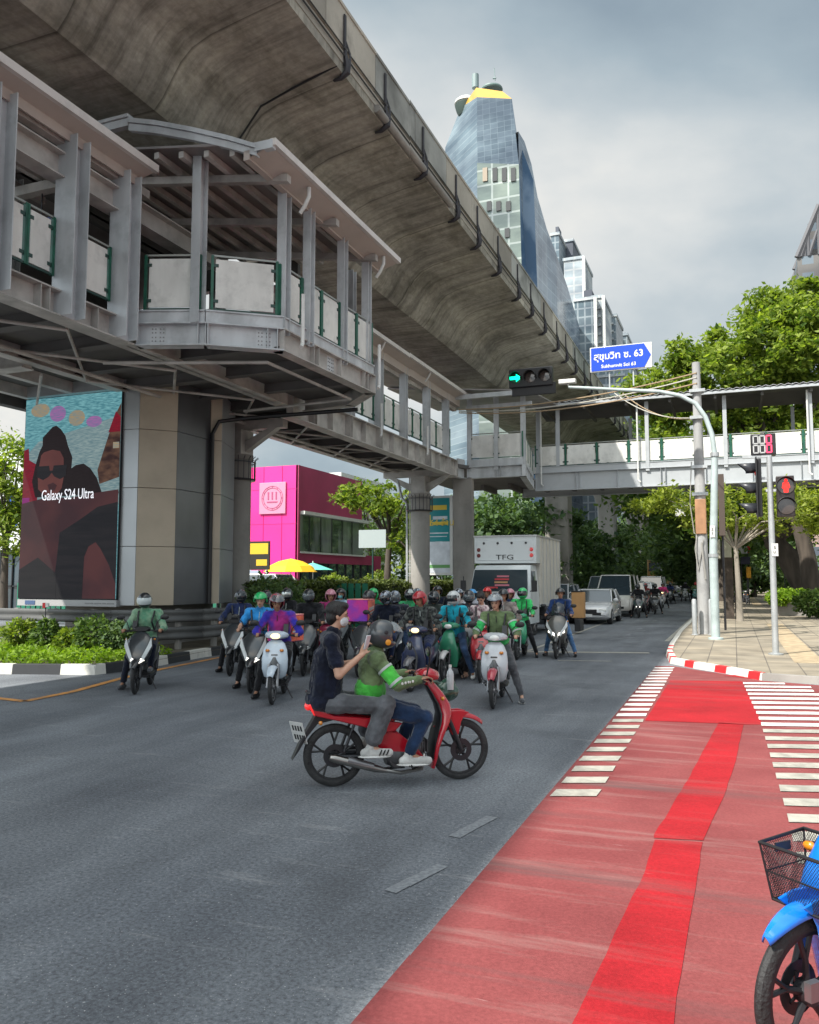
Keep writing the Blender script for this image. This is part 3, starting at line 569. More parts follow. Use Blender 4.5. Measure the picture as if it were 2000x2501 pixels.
# railings of the main run
for y0, y1 in ((8.45, 9.75), (10.2, 11.5), (11.95, 13.0)):
    F, Ln = frame((WX, y0), (WX, y1)); panels(wk, F, Ln, ZD+.28, .85, 1.12, .2)
F, Ln = frame((WX, 20.9), (WX, 35.0)); panels(wk, F, Ln, ZD+.28, .94, 1.12, .3)
F, Ln = frame((WX-3.3, 22), (WX-3.3, 36)); panels(wk, F, Ln, ZD+.2, 1.3, 1.12, 0)
SB = mat('blue_sign', (.012, .018, .16), .4)
t = thing('hanging_sign', 'dark blue direction sign with two rows of small white writing hanging inside the walkway', 'sign')
b = MB(); b.bm((-13.6, 12.6, 8.85), (-12.1, 12.66, 9.45)); b.build('board', SB, t, bevel=.01)
b = MB(); b.tube([(-13.3, 12.63, 9.45), (-13.3, 12.63, 10.3)], .015, 5); b.tube([(-12.4, 12.63, 9.45), (-12.4, 12.63, 10.3)], .015, 5); b.build('hanger', DMET, t)
MF = lambda x, y, z, rz=0: Matrix.Translation((x, y, z)) @ Matrix.Rotation(rz, 4, 'Z') @ Matrix.Rotation(R(90), 4, 'X')
WLET = mat('white_lettering', (.75, .75, .75), .5)
b = MB(); sg_ = random.Random(2)
for z_, h_ in ((9.28, .10), (9.02, .06)):
    u_ = -13.45
    while u_ < -12.3: w_ = sg_.uniform(.05, .2); b.bm((u_, 12.59, z_-h_/2), (u_+w_, 12.598, z_+h_/2)); u_ += w_+sg_.uniform(.03, .07)
b.build('faded_print', mat('faded_white_print', (.34, .36, .45), .5), t, smooth=False)
# ---- cross bridge over the road
cb = thing('footbridge', 'white covered footbridge crossing the whole road beyond the truck', 'footbridge')
q = [(WX, 35.3), (-11.4, 36.0), (-8.6, 36.0), (-9.55, 42.0), (16, 42.0)]
WSTEEL = mat('pale_bridge_paint', (.40, .42, .44), .45, var=.08, vscale=1, dirt=.35, dscale=1)
for i in range(4):
    F, Ln = frame(q[i], q[i+1]); z0 = 6.55 if i < 3 else 6.5
    z1 = 7.1 if i < 3 else 7.45
    if i < 3:
        girder(cb, F, Ln, z0, z1, 1.4, STEEL, fl=.3); b = MB(); b.fr(F, (.05, -.12, z1), (Ln-.05, -.06, z1+.33)); b.build('toe_channel', STEEL, cb, smooth=False)
        if Ln > 1: panels(cb, (F[0]+F[1]*.1, F[1], F[2]), Ln-.2, z1+.36, 1.5, 1.15, .14)
    else:
        girder(cb, F, Ln, z0, z1, 2.1, WSTEEL, fl=.3); b = MB(); b.fr(F, (.05, -.14, z1), (Ln, -.05, z1+.30)); b.fr(F, (.05, -.2, z1+.28), (Ln, -.02, z1+.31)); b.build('toe_channel', WSTEEL, cb, smooth=False)
        panels(cb, F, Ln, z1+.32, 1.55, 1.12, .12)
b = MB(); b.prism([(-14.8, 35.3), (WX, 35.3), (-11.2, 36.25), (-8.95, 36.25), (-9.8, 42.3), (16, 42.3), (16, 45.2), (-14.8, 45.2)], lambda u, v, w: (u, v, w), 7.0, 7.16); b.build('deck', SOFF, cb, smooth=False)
F, Ln = frame((16, 45.3), (-11, 45.3)); girder(cb, F, Ln, 6.5, 7.45, 3, WSTEEL, fl=.3); panels(cb, F, Ln, 7.77, 1.55, 1.12, .12)
b = MB()
for x in np.arange(-14, 16, 1.5): b.bm((x-.09, 42.3, 6.72), (x+.09, 45.0, 7.0))
b.build('cross_beams', SOFF, cb, smooth=False)
for x, y in ((-10.0, 36.15), (-8.75, 36.2), (-11.3, 36.2)): hcol(cb, x, y, 6.9, 10.6, .2, .2)
for x, y in ((-9.4, 42.2), (-8.35, 42.2), (-3.85, 42.12), (-.2, 42.12), (3.55, 42.12), (7.5, 42.12)): hcol(cb, x, y, 7.3, 10.8, .18, .18, m=WSTEEL)
for x in (-9, -5, -1, 3, 7): hcol(cb, x, 45.2, 7.3, 10.6, .16, .16)
for x in (-4.3, 3.42, -9.2):
    b = MB(); b.tube([(x, 41.93, 10.75), (x, 41.93, 6.85), (x+.12, 41.85, 6.72)], .045, 8); b.build('drain_pipe', WHITE, cb)
RIB = mat('ribbed_roof', (.60, .61, .63), .35, metal=.3, var=.06)
b = MB(); pr = []
xs = np.arange(-9.7, 16, .16)
top = [(x, 10.98+(.07 if i % 2 else 0)) for i, x in enumerate(xs)]
vs = [(x, 41.45, z) for x, z in top]+[(x, 43.6, z+.35) for x, z in top]+[(x, 45.9, z) for x, z in top]; n = len(top)
b.add(vs, [(i, i+1, n+i+1, n+i) for i in range(n-1)]+[(n+i, n+i+1, 2*n+i+1, 2*n+i) for i in range(n-1)]); o = b.build('roof_sheet', RIB, cb, smooth=False)
sm = o.modifiers.new('s', 'SOLIDIFY'); sm.thickness = .02
b = MB(); b.bm((-9.7, 41.5, 10.82), (16, 41.62, 10.95)); b.build('roof_edge', WSTEEL, cb, smooth=False)
b = MB(); b.add([(-9.7, 41.62, 10.86), (16, 41.62, 10.86), (16, 43.6, 11.1), (-9.7, 43.6, 11.1)], [(0, 1, 2, 3)]); b.add([(-9.7, 45.8, 10.86), (16, 45.8, 10.86), (16, 43.6, 11.1), (-9.7, 43.6, 11.1)], [(0, 1, 2, 3)])
for x in np.arange(-9, 16, 2.1): b.bm((x-.06, 41.7, 10.62), (x+.06, 45.7, 10.8))
b.build('ceiling', SOFF, cb, smooth=False)
roof(cb, [(-8.2, 35.2, 10.25), (-8.2, 42.2, 10.9), (-15, 42.2, 11.2), (-15, 35.2, 10.9)], .06, RFU)
b = MB(); b.bm((-11.9, 35.1, 10.1), (-8.1, 35.25, 10.3)); b.bm((-11.4, 35.95, 9.75), (-8.3, 36.1, 9.95)); b.build('head_beam', STEEL, cb, smooth=False)
# mesh wire screen glimpsed above the railing
# round columns with bracket arms carrying the walkway
def roundcol(x, y, lab):
    t = thing('walkway_column', lab, 'column', (x, y, 0), 0, 'round columns carrying the walkway')
    b = MB(); b.lathe([(.44, 0), (.44, 5.55), (.5, 5.6), (.5, 5.75)], 28); b.build('shaft', CONC, t)
    b = MB(); b.lathe([(.56, 4.95), (.58, 5.0)], 24)
    for k in range(20):
        a = k*math.pi/10; b.tube([(.56*math.cos(a), .56*math.sin(a), 5.0), (.56*math.cos(a), .56*math.sin(a), 5.6), (.66*math.cos(a), .66*math.sin(a), 5.68)], .014, 4)
    b.lathe([(.58, 5.5), (.58, 5.53), (.55, 5.53), (.55, 5.5)], 24, closed=True); b.build('spike_collar', DMET, t, smooth=False)
    b = MB(); b.bm((-.35, -.35, 5.75), (.35, .35, ZS-.3))
    for s in (-1, 1): b.add([(s*.3, -.12, 5.8), (s*.3, .12, 5.8), (s*1.5, .12, ZS-.28), (s*1.5, -.12, ZS-.28), (s*.3, -.12, 6.15), (s*.3, .12, 6.15), (s*1.2, .12, ZS-.28), (s*1.2, -.12, ZS-.28)], [(0, 1, 2, 3), (4, 7, 6, 5), (0, 4, 5, 1), (1, 5, 6, 2), (3, 2, 6, 7), (0, 3, 7, 4)])
    b.bm((-1.7, -.14, ZS-.30), (1.7, .14, ZS-.02)); b.build('bracket', STEELB, t, smooth=False)
    b = MB(); b.tube([(-.54, -.1, 0), (-.54, -.1, 5.3), (-.8, -.1, 5.6), (-1, -.1, 6.4)], .06, 8); b.build('drain_pipe', GALV, t)
roundcol(-14.3, 21.6, 'round concrete column with spiked collar behind the billboard pillar')
roundcol(-13.1, 34.4, 'round concrete column beside the teal advertisement panel')
# square clad pillar with the teal poster further along
t = thing('advertising_pillar', 'beige clad square pillar carrying a tall teal and white poster', 'pillar')
pa = GY(1040, 1420, 36.2); pb = GY(1108, 1420, 36.2); pc = GY(1158, 1420, 36.2)
b = MB(); b.bm((pb.x+.02, 36.0, 0), (GX(1158,1420,pb.x+.95).x, GX(1158,1420,pb.x+.95).y, 6.6)); b.build('cladding', CONC, t, bevel=.02)
b = MB(); b.bm((pa.x, 36.0, GY(1040, 1405, 36).z), (pb.x, 36.12, GY(1040, 1212, 36).z)); b.build('poster_frame', WHITE, t, bevel=.01)
zt, zb = GY(1040, 1212, 36).z, GY(1040, 1405, 36).z; w = pb.x-pa.x; hh = zt-zb; x0 = pa.x
TEAL = mat('poster_teal', (.015, .22, .24), .4); PW = mat('poster_white', (.55, .58, .62), .5, var=.12, vscale=3); PY = mat('poster_yellow', (.65, .48, .06), .5); PG = mat('poster_green', (.12, .3, .1), .5)
b = MB(); P_ = lambda u0, v0, u1, v1, k, mi: b.bm((x0+w*u0, 35.99-k*.004, zb+hh*v0), (x0+w*u1, 35.996-k*.004, zb+hh*v1), mi)
P_(.06, .42, .9, .97, 1, 0); P_(.06, .03, .9, .42, 1, 1); P_(.14, .82, .8, .88, 2, 2); P_(.08, .62, .22, .76, 2, 2); P_(.3, .70, .82, .74, 2, 1); P_(.28, .63, .85, .67, 2, 2); P_(.12, .52, .85, .535, 2, 1); P_(.12, .48, .8, .49, 2, 1); P_(.06, .09, .9, .13, 2, 3)
b.ell((x0+w*.5, 35.985, zb+hh*.33), (w*.32, .004, hh*.1), 12, 8, 1); b.build('poster', [TEAL, PW, PY, PG], t, smooth=False)
text('3.64 ล้าน', .42, PY, MF(x0+w*.52, 35.975, zb+hh*.655), t)
# ================================================================== billboard pillar by the near kerb
CLAD = mat('beige_cladding', (.46, .39, .30), .4, metal=.1, var=.08, vscale=.8, dirt=.25, dscale=.7)
CLADG = mat('grey_cladding', (.38, .395, .41), .3, metal=.35, var=.08, vscale=.7)
CLADD = mat('dark_gloss_cladding', (.13, .135, .145), .28, metal=.45, var=.25, vscale=.4)
X0_ = GY(55, 1200, 16.7).x
pl = thing('billboard_pillar', 'large faceted metal clad pillar under the walkway carrying the video screen', 'pillar')
foot = [(-18.0, 17.0), (-14.83, 17.0), (-14.32, 17.06), (-13.63, 17.75), (-13.63, 19.22), (-13.4, 19.45), (-14, 21.0), (-18.0, 21.0)]
zb0, zt0 = 1.22, 7.2
names = [('front_cladding', CLADG, 0), ('corner_strip', CLADG, 1), ('chamfer_cladding', CLAD, 2), ('side_cladding', CLADD, 3), ('rear_corner_cladding', CLAD, 4), ('rear_cladding', CLADG, 5), ('rear_cladding', CLADG, 6), ('rear_cladding', CLADG, 7)]
zj = [zb0, 2.75, 4.28, 5.82, zt0]
for nm, m_, i in names:
    b = MB(); F, Ln = frame(foot[i], foot[(i+1) % 8])
    for k in range(4): b.fr(F, (.006, -.08, zj[k]+.006), (Ln-.006, 0, zj[k+1]-.006))
    b.build(nm, m_, pl, smooth=False, bevel=.004)
b = MB(); b.prism([(-17.9, 17.2), (-14.5, 17.2), (-13.8, 17.9), (-13.8, 19.3), (-13.6, 19.5), (-14.1, 20.8), (-17.6, 20.8)], lambda u, v, w: (u, v, w), zb0+.02, zt0-.05); b.build('core', BLACK, pl, smooth=False)
b = MB(); b.bm((-17.5, 18, .1), (-14.4, 20.6, zb0+.05)); b.build('plinth', CONC, pl)
b = MB(); b.tube([(-13.55, 19.2, zb0), (-13.55, 19.2, 6.0), (-13.4, 19.3, 6.35), (-12.8, 19.8, 6.5), (-9.6, 20.4, 6.62)], .06, 8); b.build('black_pipe', BLACK, pl)
b = MB(); b.bm((X0_-.05, 16.72, GY(170, 960, 16.7).z), (-14.84, 17.0, 7.3)); b.build('header', CLADG, pl, smooth=False)
scn = thing('video_screen', 'tall video screen showing a woman in sunglasses against a turquoise background', 'screen')
scn.location.y = .2; X0, X1, Z0, Z1 = GY(55, 1200, 16.9).x, GY(290, 1200, 16.9).x, GY(170, 1462, 16.9).z, GY(170, 966, 16.9).z
sw, sh = X1-X0, Z1-Z0
b = MB(); b.bm((X0-.02, 16.72, Z0-.03), (X1+.01, 16.79, Z1)); b.build('casing', BLACK, scn, bevel=.01)
b = MB(); b.bm((X0-.03, 16.70, Z0-.2), (X1+.03, 16.98, Z0-.035)); b.build('caption_strip', mat('strip_grey', (.36, .36, .36), .4), scn)
b = MB(); b.bm((X0+.25, 16.69, Z0-.17), (X0+.6, 16.699, Z0-.06)); b.build('operator_plate', mat('plate_blue', (.06, .10, .2), .4), scn)
b = MB()
for u0_, u1_ in ((-1.0, -.72), (-.68, -.45), (-.42, -.3), (-.27, -.05)): b.bm((X1+u0_, 16.692, Z0-.135), (X1+u1_, 16.699, Z0-.105))
b.build('faint_print', mat('faint_grey', (.22, .22, .22), .5), scn, smooth=False)
def scm(name, c, c2=None, s=.52, sc=6, st=(1, 1, 8)):
    m = bpy.data.materials.new(name); m.use_nodes = True; T = m.node_tree; P = T.nodes['Principled BSDF']; P.inputs['Base Color'].default_value = (.01, .01, .01, 1); P.inputs['Roughness'].default_value = .7; P.inputs['Specular IOR Level'].default_value = .08
    t = nd(T, 'ShaderNodeTexCoord'); mp = nd(T, 'ShaderNodeMapping'); mp.inputs['Scale'].default_value = st; n = nd(T, 'ShaderNodeTexNoise'); n.inputs['Scale'].default_value = sc; n.inputs['Detail'].default_value = 4
    T.links.new(t.outputs['Object'], mp.inputs[0]); T.links.new(mp.outputs[0], n.inputs['Vector']); r = nd(T, 'ShaderNodeValToRGB'); T.links.new(n.outputs[0], r.inputs[0]); q = r.color_ramp.elements
    q[0].position = .35; q[0].color = (*(c2 or [v*.72 for v in c]), 1); q[1].position = .65; q[1].color = (*c, 1); T.links.new(r.outputs[0], P.inputs['Emission Color']); P.inputs['Emission Strength'].default_value = s; m.diffuse_color = (*c, 1); return m
pm = [scm('pixels_turquoise', (.22, .50, .54), (.06, .22, .27)), scm('pixels_pale', (.30, .40, .40), (.14, .24, .27)), scm('pixels_violet', (.42, .16, .40), (.20, .18, .35)), scm('pixels_amber', (.42, .30, .16), (.22, .28, .28)),
      scm('pixels_hair', (.022, .015, .017)), scm('pixels_skin', (.16, .055, .05), (.10, .038, .038), sc=1, st=(1, 1, 1)), scm('pixels_shirt', (.024, .022, .026), (.016, .016, .02), sc=1), scm('pixels_red', (.26, .01, .025), (.17, .01, .025)),
      scm('pixels_brown', (.14, .075, .05), (.04, .02, .02), sc=3, st=(1, 1, 2)), scm('pixels_arm', (.10, .038, .04), (.055, .026, .032), sc=.8, st=(1, 1, 1)), scm('pixels_lip', (.07, .03, .035)), scm('pixels_magenta', (.30, .02, .22))]
b = MB(); lv = [0]
def S(poly, mi, k):      # u,v given as on the photograph of the screen, 0..1, v down
    b.prism([(X0+sw*u, Z1-sh*v) for u, v in poly], lambda u, v, w: (u, w, v), 16.718-k*.004, 16.716-k*.004, mi)
def SE(u, v, ru, rv, mi, k, n=20, a0=0):
    S([(u+ru*math.cos(2*math.pi*i/n), v+rv*math.sin(2*math.pi*i/n)) for i in range(n)], mi, k)
S([(0, 0), (1, 0), (1, 1), (0, 1)], 0, 0); S([(.15, .22), (1, .12), (1, .55), (0, .55), (0, .3)], 1, 1)
SE(.16, .06, .1, .035, 3, 2); SE(.35, .085, .085, .04, 2, 2); SE(.55, .115, .085, .04, 3, 2); SE(.73, .14, .08, .028, 2, 2)
S([(1, .06), (1, .5), (.82, .5), (.78, .38), (.86, .25), (.94, .12)], 8, 2); S([(.88, .20), (.95, .10), (1, .13), (1, .2)], 7, 3); S([(.93, .25), (.99, .25), (.99, .28), (.93, .28)], 3, 3); S([(.8, .45), (1, .42), (1, .49), (.8, .49)], 1, 3)
S([(0, .26), (.05, .25), (.06, .31), (.16, .34), (.16, .52), (0, .52)], 7, 3); S([(0, .5), (.08, .5), (.07, .55), (0, .55)], 11, 4)
S([(.2, .20), (.26, .17), (.3, .15), (.34, .145), (.39, .165), (.44, .20), (.47, .25), (.52, .31), (.51, .40), (.5, .5), (.14, .5), (.1, .42), (.13, .34), (.17, .27), (.2, .24)], 4, 4)
S([(.5, .37), (.56, .35), (.64, .345), (.71, .37), (.78, .42), (.84, .50), (.45, .50)], 4, 5)
S([(.19, .29), (.22, .275), (.31, .265), (.39, .275), (.43, .31), (.44, .40), (.42, .46), (.36, .5), (.26, .5), (.17, .46), (.16, .38)], 5, 5)
S([(.15, .345), (.28, .345), (.29, .37), (.32, .37), (.33, .345), (.47, .345), (.46, .40), (.40, .415), (.34, .40), (.31, .38), (.28, .40), (.22, .415), (.16, .40)], 6, 6)
S([(.27, .44), (.33, .43), (.37, .445), (.35, .47), (.29, .47)], 10, 6)
S([(0, .53), (.3, .50), (.5, .51), (.8, .49), (1, .48), (1, 1), (0, 1)], 9, 7)
S([(.62, .62), (.8, .56), (1, .54), (1, .93), (.93, .84), (.84, .76), (.79, .73), (.72, .75), (.68, .80), (.67, 1), (.36, 1), (.4, .8), (.42, .68)], 6, 8)
S([(0, .86), (.2, .80), (.4, .88), (.4, 1), (0, 1)], 6, 9)
b.build('picture', pm, scn, smooth=False)
text('Galaxy S24 Ultra', .40, mat('screen_white', (.8, .8, .85), .5, emit=.55), MF(X0+sw*.49, 16.67, Z1-sh*.495), scn, ext=.002, sx=.66)
# ================================================================== street furniture
PI = math.pi
Yp = 28.5; pB = G(1720, 1558)
t = thing('utility_pole', 'thick grey concrete pole with a brown wrapped box and clamps near the road edge', 'pole', (pB.x, pB.y, 0))
ztop = GY(1703, 885, pB.y).z
b = MB(); b.tube([(0, 0, .1), (0, 0, 3), (-.02, 0, ztop)], [.2, .185, .13], 14); b.build('shaft', mat('pole_concrete', (.36, .36, .36), .8, var=.2, vscale=2, stretch=(1, 1, .2), dirt=.6, dscale=2), t)
for z in (5.55, 4.65, 5.0+3.1, 7.2): b = MB(); b.lathe([(.2, z), (.23, z), (.23, z+.1), (.2, z+.1)], 14, closed=True); b.box((-.0, -.2, z+.05), (.5, .06, .1)); b.build('clamp', GALV, t, smooth=False)
b = MB(); b.box((.0, -.06, 3.95), (.34, .34, 1.15)); b.build('wrapped_box', mat('brown_wrap', (.36, .19, .10), .7, var=.15, vscale=3), t, bevel=.02)
b = MB(); b.tube([(-.12, -.15, 3.4), (-.2, -.2, 2.9), (-.12, -.2, 2.2), (-.05, -.22, 2.6), (.06, -.2, 3.2)], .02, 6); b.tube([(-.25, 0, 5.8), (-.33, 0, 4.4), (-.22, 0, 3.4)], .018, 6); b.tube([(0, -.22, 3.1), (.05, -.24, 2.4), (.1, -.2, 1.9), (.02, -.22, 2.9)], .03, 6); b.build('tied_cables', mat('cable_grey', (.30, .29, .27), .7), t)
for i, (p_, lab) in enumerate([((1697, 1560), 'short grey steel bollard left of the thick concrete pole'), ((1738, 1560), 'short grey steel bollard right of the thick concrete pole')]):
    q_ = G(*p_); bo = thing('bollard', lab, 'bollard', (q_.x, q_.y, .12), 0, 'steel bollards by the poles')
    b = MB(); b.lathe([(.075, 0), (.075, 1.1), (.06, 1.14), (0.01, 1.15)], 16); b.build('post', GALV, bo); b = MB(); b.lathe([(.12, 0), (.12, .02), (.07, .03)], 14); b.build('base_plate', GALV, bo)
# traffic signal on a long curved arm
sB = G(1748, 1572); Ys = sB.y
t = thing('traffic_signal_mast', 'galvanised signal mast with a long curved arm reaching left over the road', 'signal mast', (0, 0, 0))
ap = [GY(*p_, Ys) for p_ in ((1745, 1110), (1738, 1060), (1722, 1018), (1698, 985), (1660, 966), (1610, 956), (1500, 951), (1388, 945))]
b = MB(); b.tube([(sB.x, Ys, .1), (sB.x, Ys, 2.6)], .125, 16); b.tube([(sB.x, Ys, 2.6), ap[0]], [.115, .095], 16)
b.tube(ap, [.075, .075, .072, .07, .066, .06, .055, .05], 12); b.lathe([(.22, .1), (.22, .15), (.13, .17)], 16, Matrix.Translation((sB.x, Ys, .02))); b.build('mast', mat('mast_paint', (.40, .47, .47), .5, var=.1, vscale=3, dirt=.3, dscale=2), t)
b = MB(); b.lathe([(.128, 2.56), (.14, 2.56), (.14, 2.66), (.128, 2.66)], 16, Matrix.Translation((sB.x, Ys, 0)), closed=True); b.lathe([(.1, ap[0].z-.06), (.125, ap[0].z-.06), (.125, ap[0].z+.06), (.1, ap[0].z+.06)], 16, Matrix.Translation((ap[0].x, Ys, 0)), closed=True); b.build('collars', GALV, t, smooth=False)
b = MB(); b.bm((sB.x-.07, Ys-.135, 3.15), (sB.x+.07, Ys-.128, 3.5)); b.build('number_plate', WHITE, t); text('2\n1', .12, BLACK, MF(sB.x, Ys-.14, 3.33), t)
# brackets & camera housing
b = MB(); p0 = GY(1385, 932, Ys); b.box(p0, (.55, .22, .14)); b.tube([p0, ap[-1]], .03, 6); b.build('camera_housing', WHITE, t, bevel=.02)
hd = thing('traffic_light', 'black horizontal signal head with a lit green right arrow and two dark lenses', 'traffic light')
a0, a1 = GY(1240, 905, Ys), GY(1350, 941, Ys); zc = (a0.z+a1.z)/2; hw = (a1.z-a0.z)
b = MB(); b.bm((a0.x+.05, Ys-.12, min(a0.z, a1.z)), (a1.x, Ys+.12, max(a0.z, a1.z))); b.build('housing', BLACK, hd, bevel=.03)
b = MB(); c0, c1 = GY(1250, 942, Ys), GY(1357, 960, Ys); b.bm((c0.x, Ys-.05, c1.z), (c1.x, Ys+.05, c0.z)); b.build('lower_plate', BLACK, hd, bevel=.01)
W3 = (a1.x-a0.x-.05)/3; rr = .185
ARG = mat('lit_green_arrow', (.0, .95, .48), .3, emit=2.2); DL = mat('dark_lens', (.05, .035, .03), .2, coat=1)
for i in range(3):
    cx = a0.x+.05+W3*(i+.5); Mx = Matrix.Translation((cx, Ys-.12, zc)) @ Matrix.Rotation(R(90), 4, 'X')
    b = MB(); b.lathe([(rr, 0), (rr*.95, .015), (.001, .04)], 20, Mx); b.build('lens', mat('lens_green_off', (.004, .05, .03), .3) if i == 0 else DL, hd)
    b = MB(); vs = []; n = 14
    rings = []
    for dz in (0, .24):
        rings.append([Mx @ Vector(((rr+.02)*math.cos(a), (rr+.02)*math.sin(a), dz)) for a in [R(-20)+R(220)*k/n for k in range(n+1)]])
    k_ = len(rings[0]); b.add(rings[0]+rings[1], [(i2, i2+1, k_+i2+1, k_+i2) for i2 in range(k_-1)]); o = b.build('hood', BLACK, hd); sm = o.modifiers.new('s', 'SOLIDIFY'); sm.thickness = .012
cx = a0.x+.05+W3*.5
b = MB(); b.prism([(-.19, -.05), (.02, -.05), (.02, -.13), (.19, 0), (.02, .13), (.02, .05), (-.19, .05)], lambda u, v, w: (cx+u, w, zc+v), Ys-.185, Ys-.165); b.build('lit_arrow', ARG, hd, smooth=False)
sgn = thing('street_name_sign', 'blue arrow shaped street name sign with white Thai lettering and number 63', 'street sign')
A, B_ = GY(1443, 852, Ys), GY(1590, 893, Ys); zt_, zb_ = A.z, B_.z-.02; xm = GY(1573, 870, Ys).x
b = MB(); b.bm((A.x-.04, Ys-.03, zb_-.03), (B_.x+.03, Ys+.03, zt_+.03)); b.build('backing', WHITE, sgn, bevel=.01)
b = MB(); b.prism([(A.x, zb_), (xm, zb_), (B_.x, (zb_+zt_)/2), (xm, zt_), (A.x, zt_)], lambda u, v, w: (u, w, v), Ys-.042, Ys-.032); b.build('blue_face', mat('sign_blue', (.004, .06, .55), .35), sgn, smooth=False)
xw = (A.x+xm)/2+.03
text('สุขุมวิท ซ. 63', .30, WLET, MF(xw, Ys-.046, zb_+(zt_-zb_)*.60), sgn, bold=.006); text('Sukhumvit Soi 63', .155, WLET, MF(xw, Ys-.046, zb_+(zt_-zb_)*.17), sgn, bold=.003)
for f_ in (.3, .7): b = MB(); x = A.x+(B_.x-A.x)*f_; b.bm((x-.02, Ys+.03, zb_-.55), (x+.02, Ys+.06, zt_)); b.build('bracket', GALV, sgn)
# overhead cables tied to the pole
t = thing('overhead_cables', 'bundle of old brown and pale cables strung from the concrete pole along the footbridge roof', 'cables')
for i, (z_, dz) in enumerate([(8.75, 0), (8.6, .1), (8.4, .22), (7.25, .4), (7.2, .7)]):
    b = MB(); P0 = Vector((pB.x, pB.y-.15, z_)); P1 = GY(1120, 1000+i*4, 34) if i < 3 else GY(1440+i*20, 960, 34)
    pts = [P0.lerp(P1, s_/10)+Vector((0, 0, -.35*4*(s_/10)*(1-s_/10)*(1 if i else .8))) for s_ in range(11)]; b.tube(pts, .028 if i < 3 else .018, 5); b.build('cable', [mat('cable_tan', (.33, .24, .15), .7), mat('cable_pale', (.45, .43, .38), .7)][i % 2], t)
# pedestrian signal pole
pp = G(1895, 1612); pY = pp.y
t = thing('pedestrian_signal_pole', 'slim grey pole on the pavement corner carrying signal heads', 'signal pole', (0, 0, 0))
pt = GY(1878, 1115, pY)
b = MB(); b.tube([(pp.x, pY, .1), (pt.x, pY, pt.z)], [.075, .065], 14); b.lathe([(.17, .12), (.17, .15), (.08, .17)], 14, Matrix.Translation((pp.x, pY, 0))); b.build('pole', GALV, t)
for c0_, c1_ in (((-.6, -.04, pt.z-.02), (.05, .04, pt.z+.06)), ((-.1, -.02, 4.0), (.35, .02, 4.06)), ((-.3, -.02, 4.3), (0, .02, 4.36))): b = MB(); b.bm((pt.x+c0_[0], pY+c0_[1], c0_[2]), (pt.x+c1_[0], pY+c1_[1], c1_[2])); b.build('bracket', GALV, t)
b = MB(); b.bm((pt.x-.02, pY-.085, 2.45), (pt.x+.12, pY-.075, 2.75)); b.build('number_plate', WHITE, t); text('5\nม.', .1, BLACK, MF(pt.x+.05, pY-.09, 2.6), t)
q0, q1 = GY(1832, 1062, pY), GY(1893, 1110, pY)
t = thing('countdown_display', 'black box of six square cells on the pole top, right pair glowing red', 'countdown display')
b = MB(); b.bm((q0.x, pY-.06, q1.z), (q1.x+.02, pY+.26, q0.z)); b.build('housing', BLACK, t, bevel=.015)
cw = (q1.x-q0.x-.1)/3; ch = (q0.z-q1.z-.06)/2
for i in range(3):
    for j in range(2):
        cx, cz = q0.x+.04+cw*(i+.5), q1.z+.03+ch*(j+.5); b = MB(); lw = .014
        for s_ in (-1, 1): b.bm((cx+s_*cw*.36-lw, pY-.075, cz-ch*.4), (cx+s_*cw*.36+lw, pY-.062, cz+ch*.4)); b.bm((cx-cw*.36, pY-.075, cz+s_*ch*.4-lw), (cx+cw*.36, pY-.062, cz+s_*ch*.4+lw))
        b.build('display_cell', mat('lit_red_digit', (1, .06, .14), .4, emit=.8) if i == 2 else mat('cell_grey', (.45, .46, .46), .4), t, smooth=False)
# vehicle head seen from the side
t = thing('traffic_light', 'black three lens vehicle signal head seen side on with long hoods', 'traffic light')
s0, s1 = GY(1838, 1122, pY), GY(1866, 1262, pY)
b = MB(); b.bm((s0.x+.08, pY-.16, s1.z), (s1.x-.03, pY+.16, s0.z)); b.build('housing', BLACK, t, bevel=.02); b = MB(); b.bm((s0.x+.05, pY-.27, s1.z-.03), (s0.x+.08, pY+.27, s0.z+.03)); b.build('back_plate', BLACK, t)
for i in range(3):
    cz = s0.z-.25-.49*i; Mx = Matrix.Translation((s0.x+.05, pY, cz)) @ Matrix.Rotation(R(-90), 4, 'Y'); n = 14
    b = MB(); b.lathe([(.15, 0), (.14, .02), (.001, .04)], 18, Mx); b.build('lens', REDL if i == 0 else DL, t)
    rings = [[Mx @ Vector(((.165)*math.cos(a), (.165)*math.sin(a), dz*(.55+.45*max(0, math.cos(a))))) for a in [R(-115)+R(230)*k/n for k in range(n+1)]] for dz in (0, .40)]
    k_ = n+1; b = MB(); b.add(rings[0]+rings[1], [(i2, i2+1, k_+i2+1, k_+i2) for i2 in range(k_-1)]); o = b.build('hood', mat('hood_plastic', (.03, .033, .04), .35), t); sm = o.modifiers.new('s', 'SOLIDIFY'); sm.thickness = .012
t = thing('pedestrian_signal', 'black two lens pedestrian signal with the red standing figure lit', 'traffic light')
s0, s1 = GY(1894, 1164, pY), GY(1942, 1262, pY)
b = MB(); b.bm((s0.x, pY-.12, s1.z), (s1.x, pY+.12, s0.z)); b.build('housing', mat('brown_black', (.02, .014, .014), .4), t, bevel=.02)
hz = (s0.z-s1.z)/2; cx = (s0.x+s1.x)/2+.01
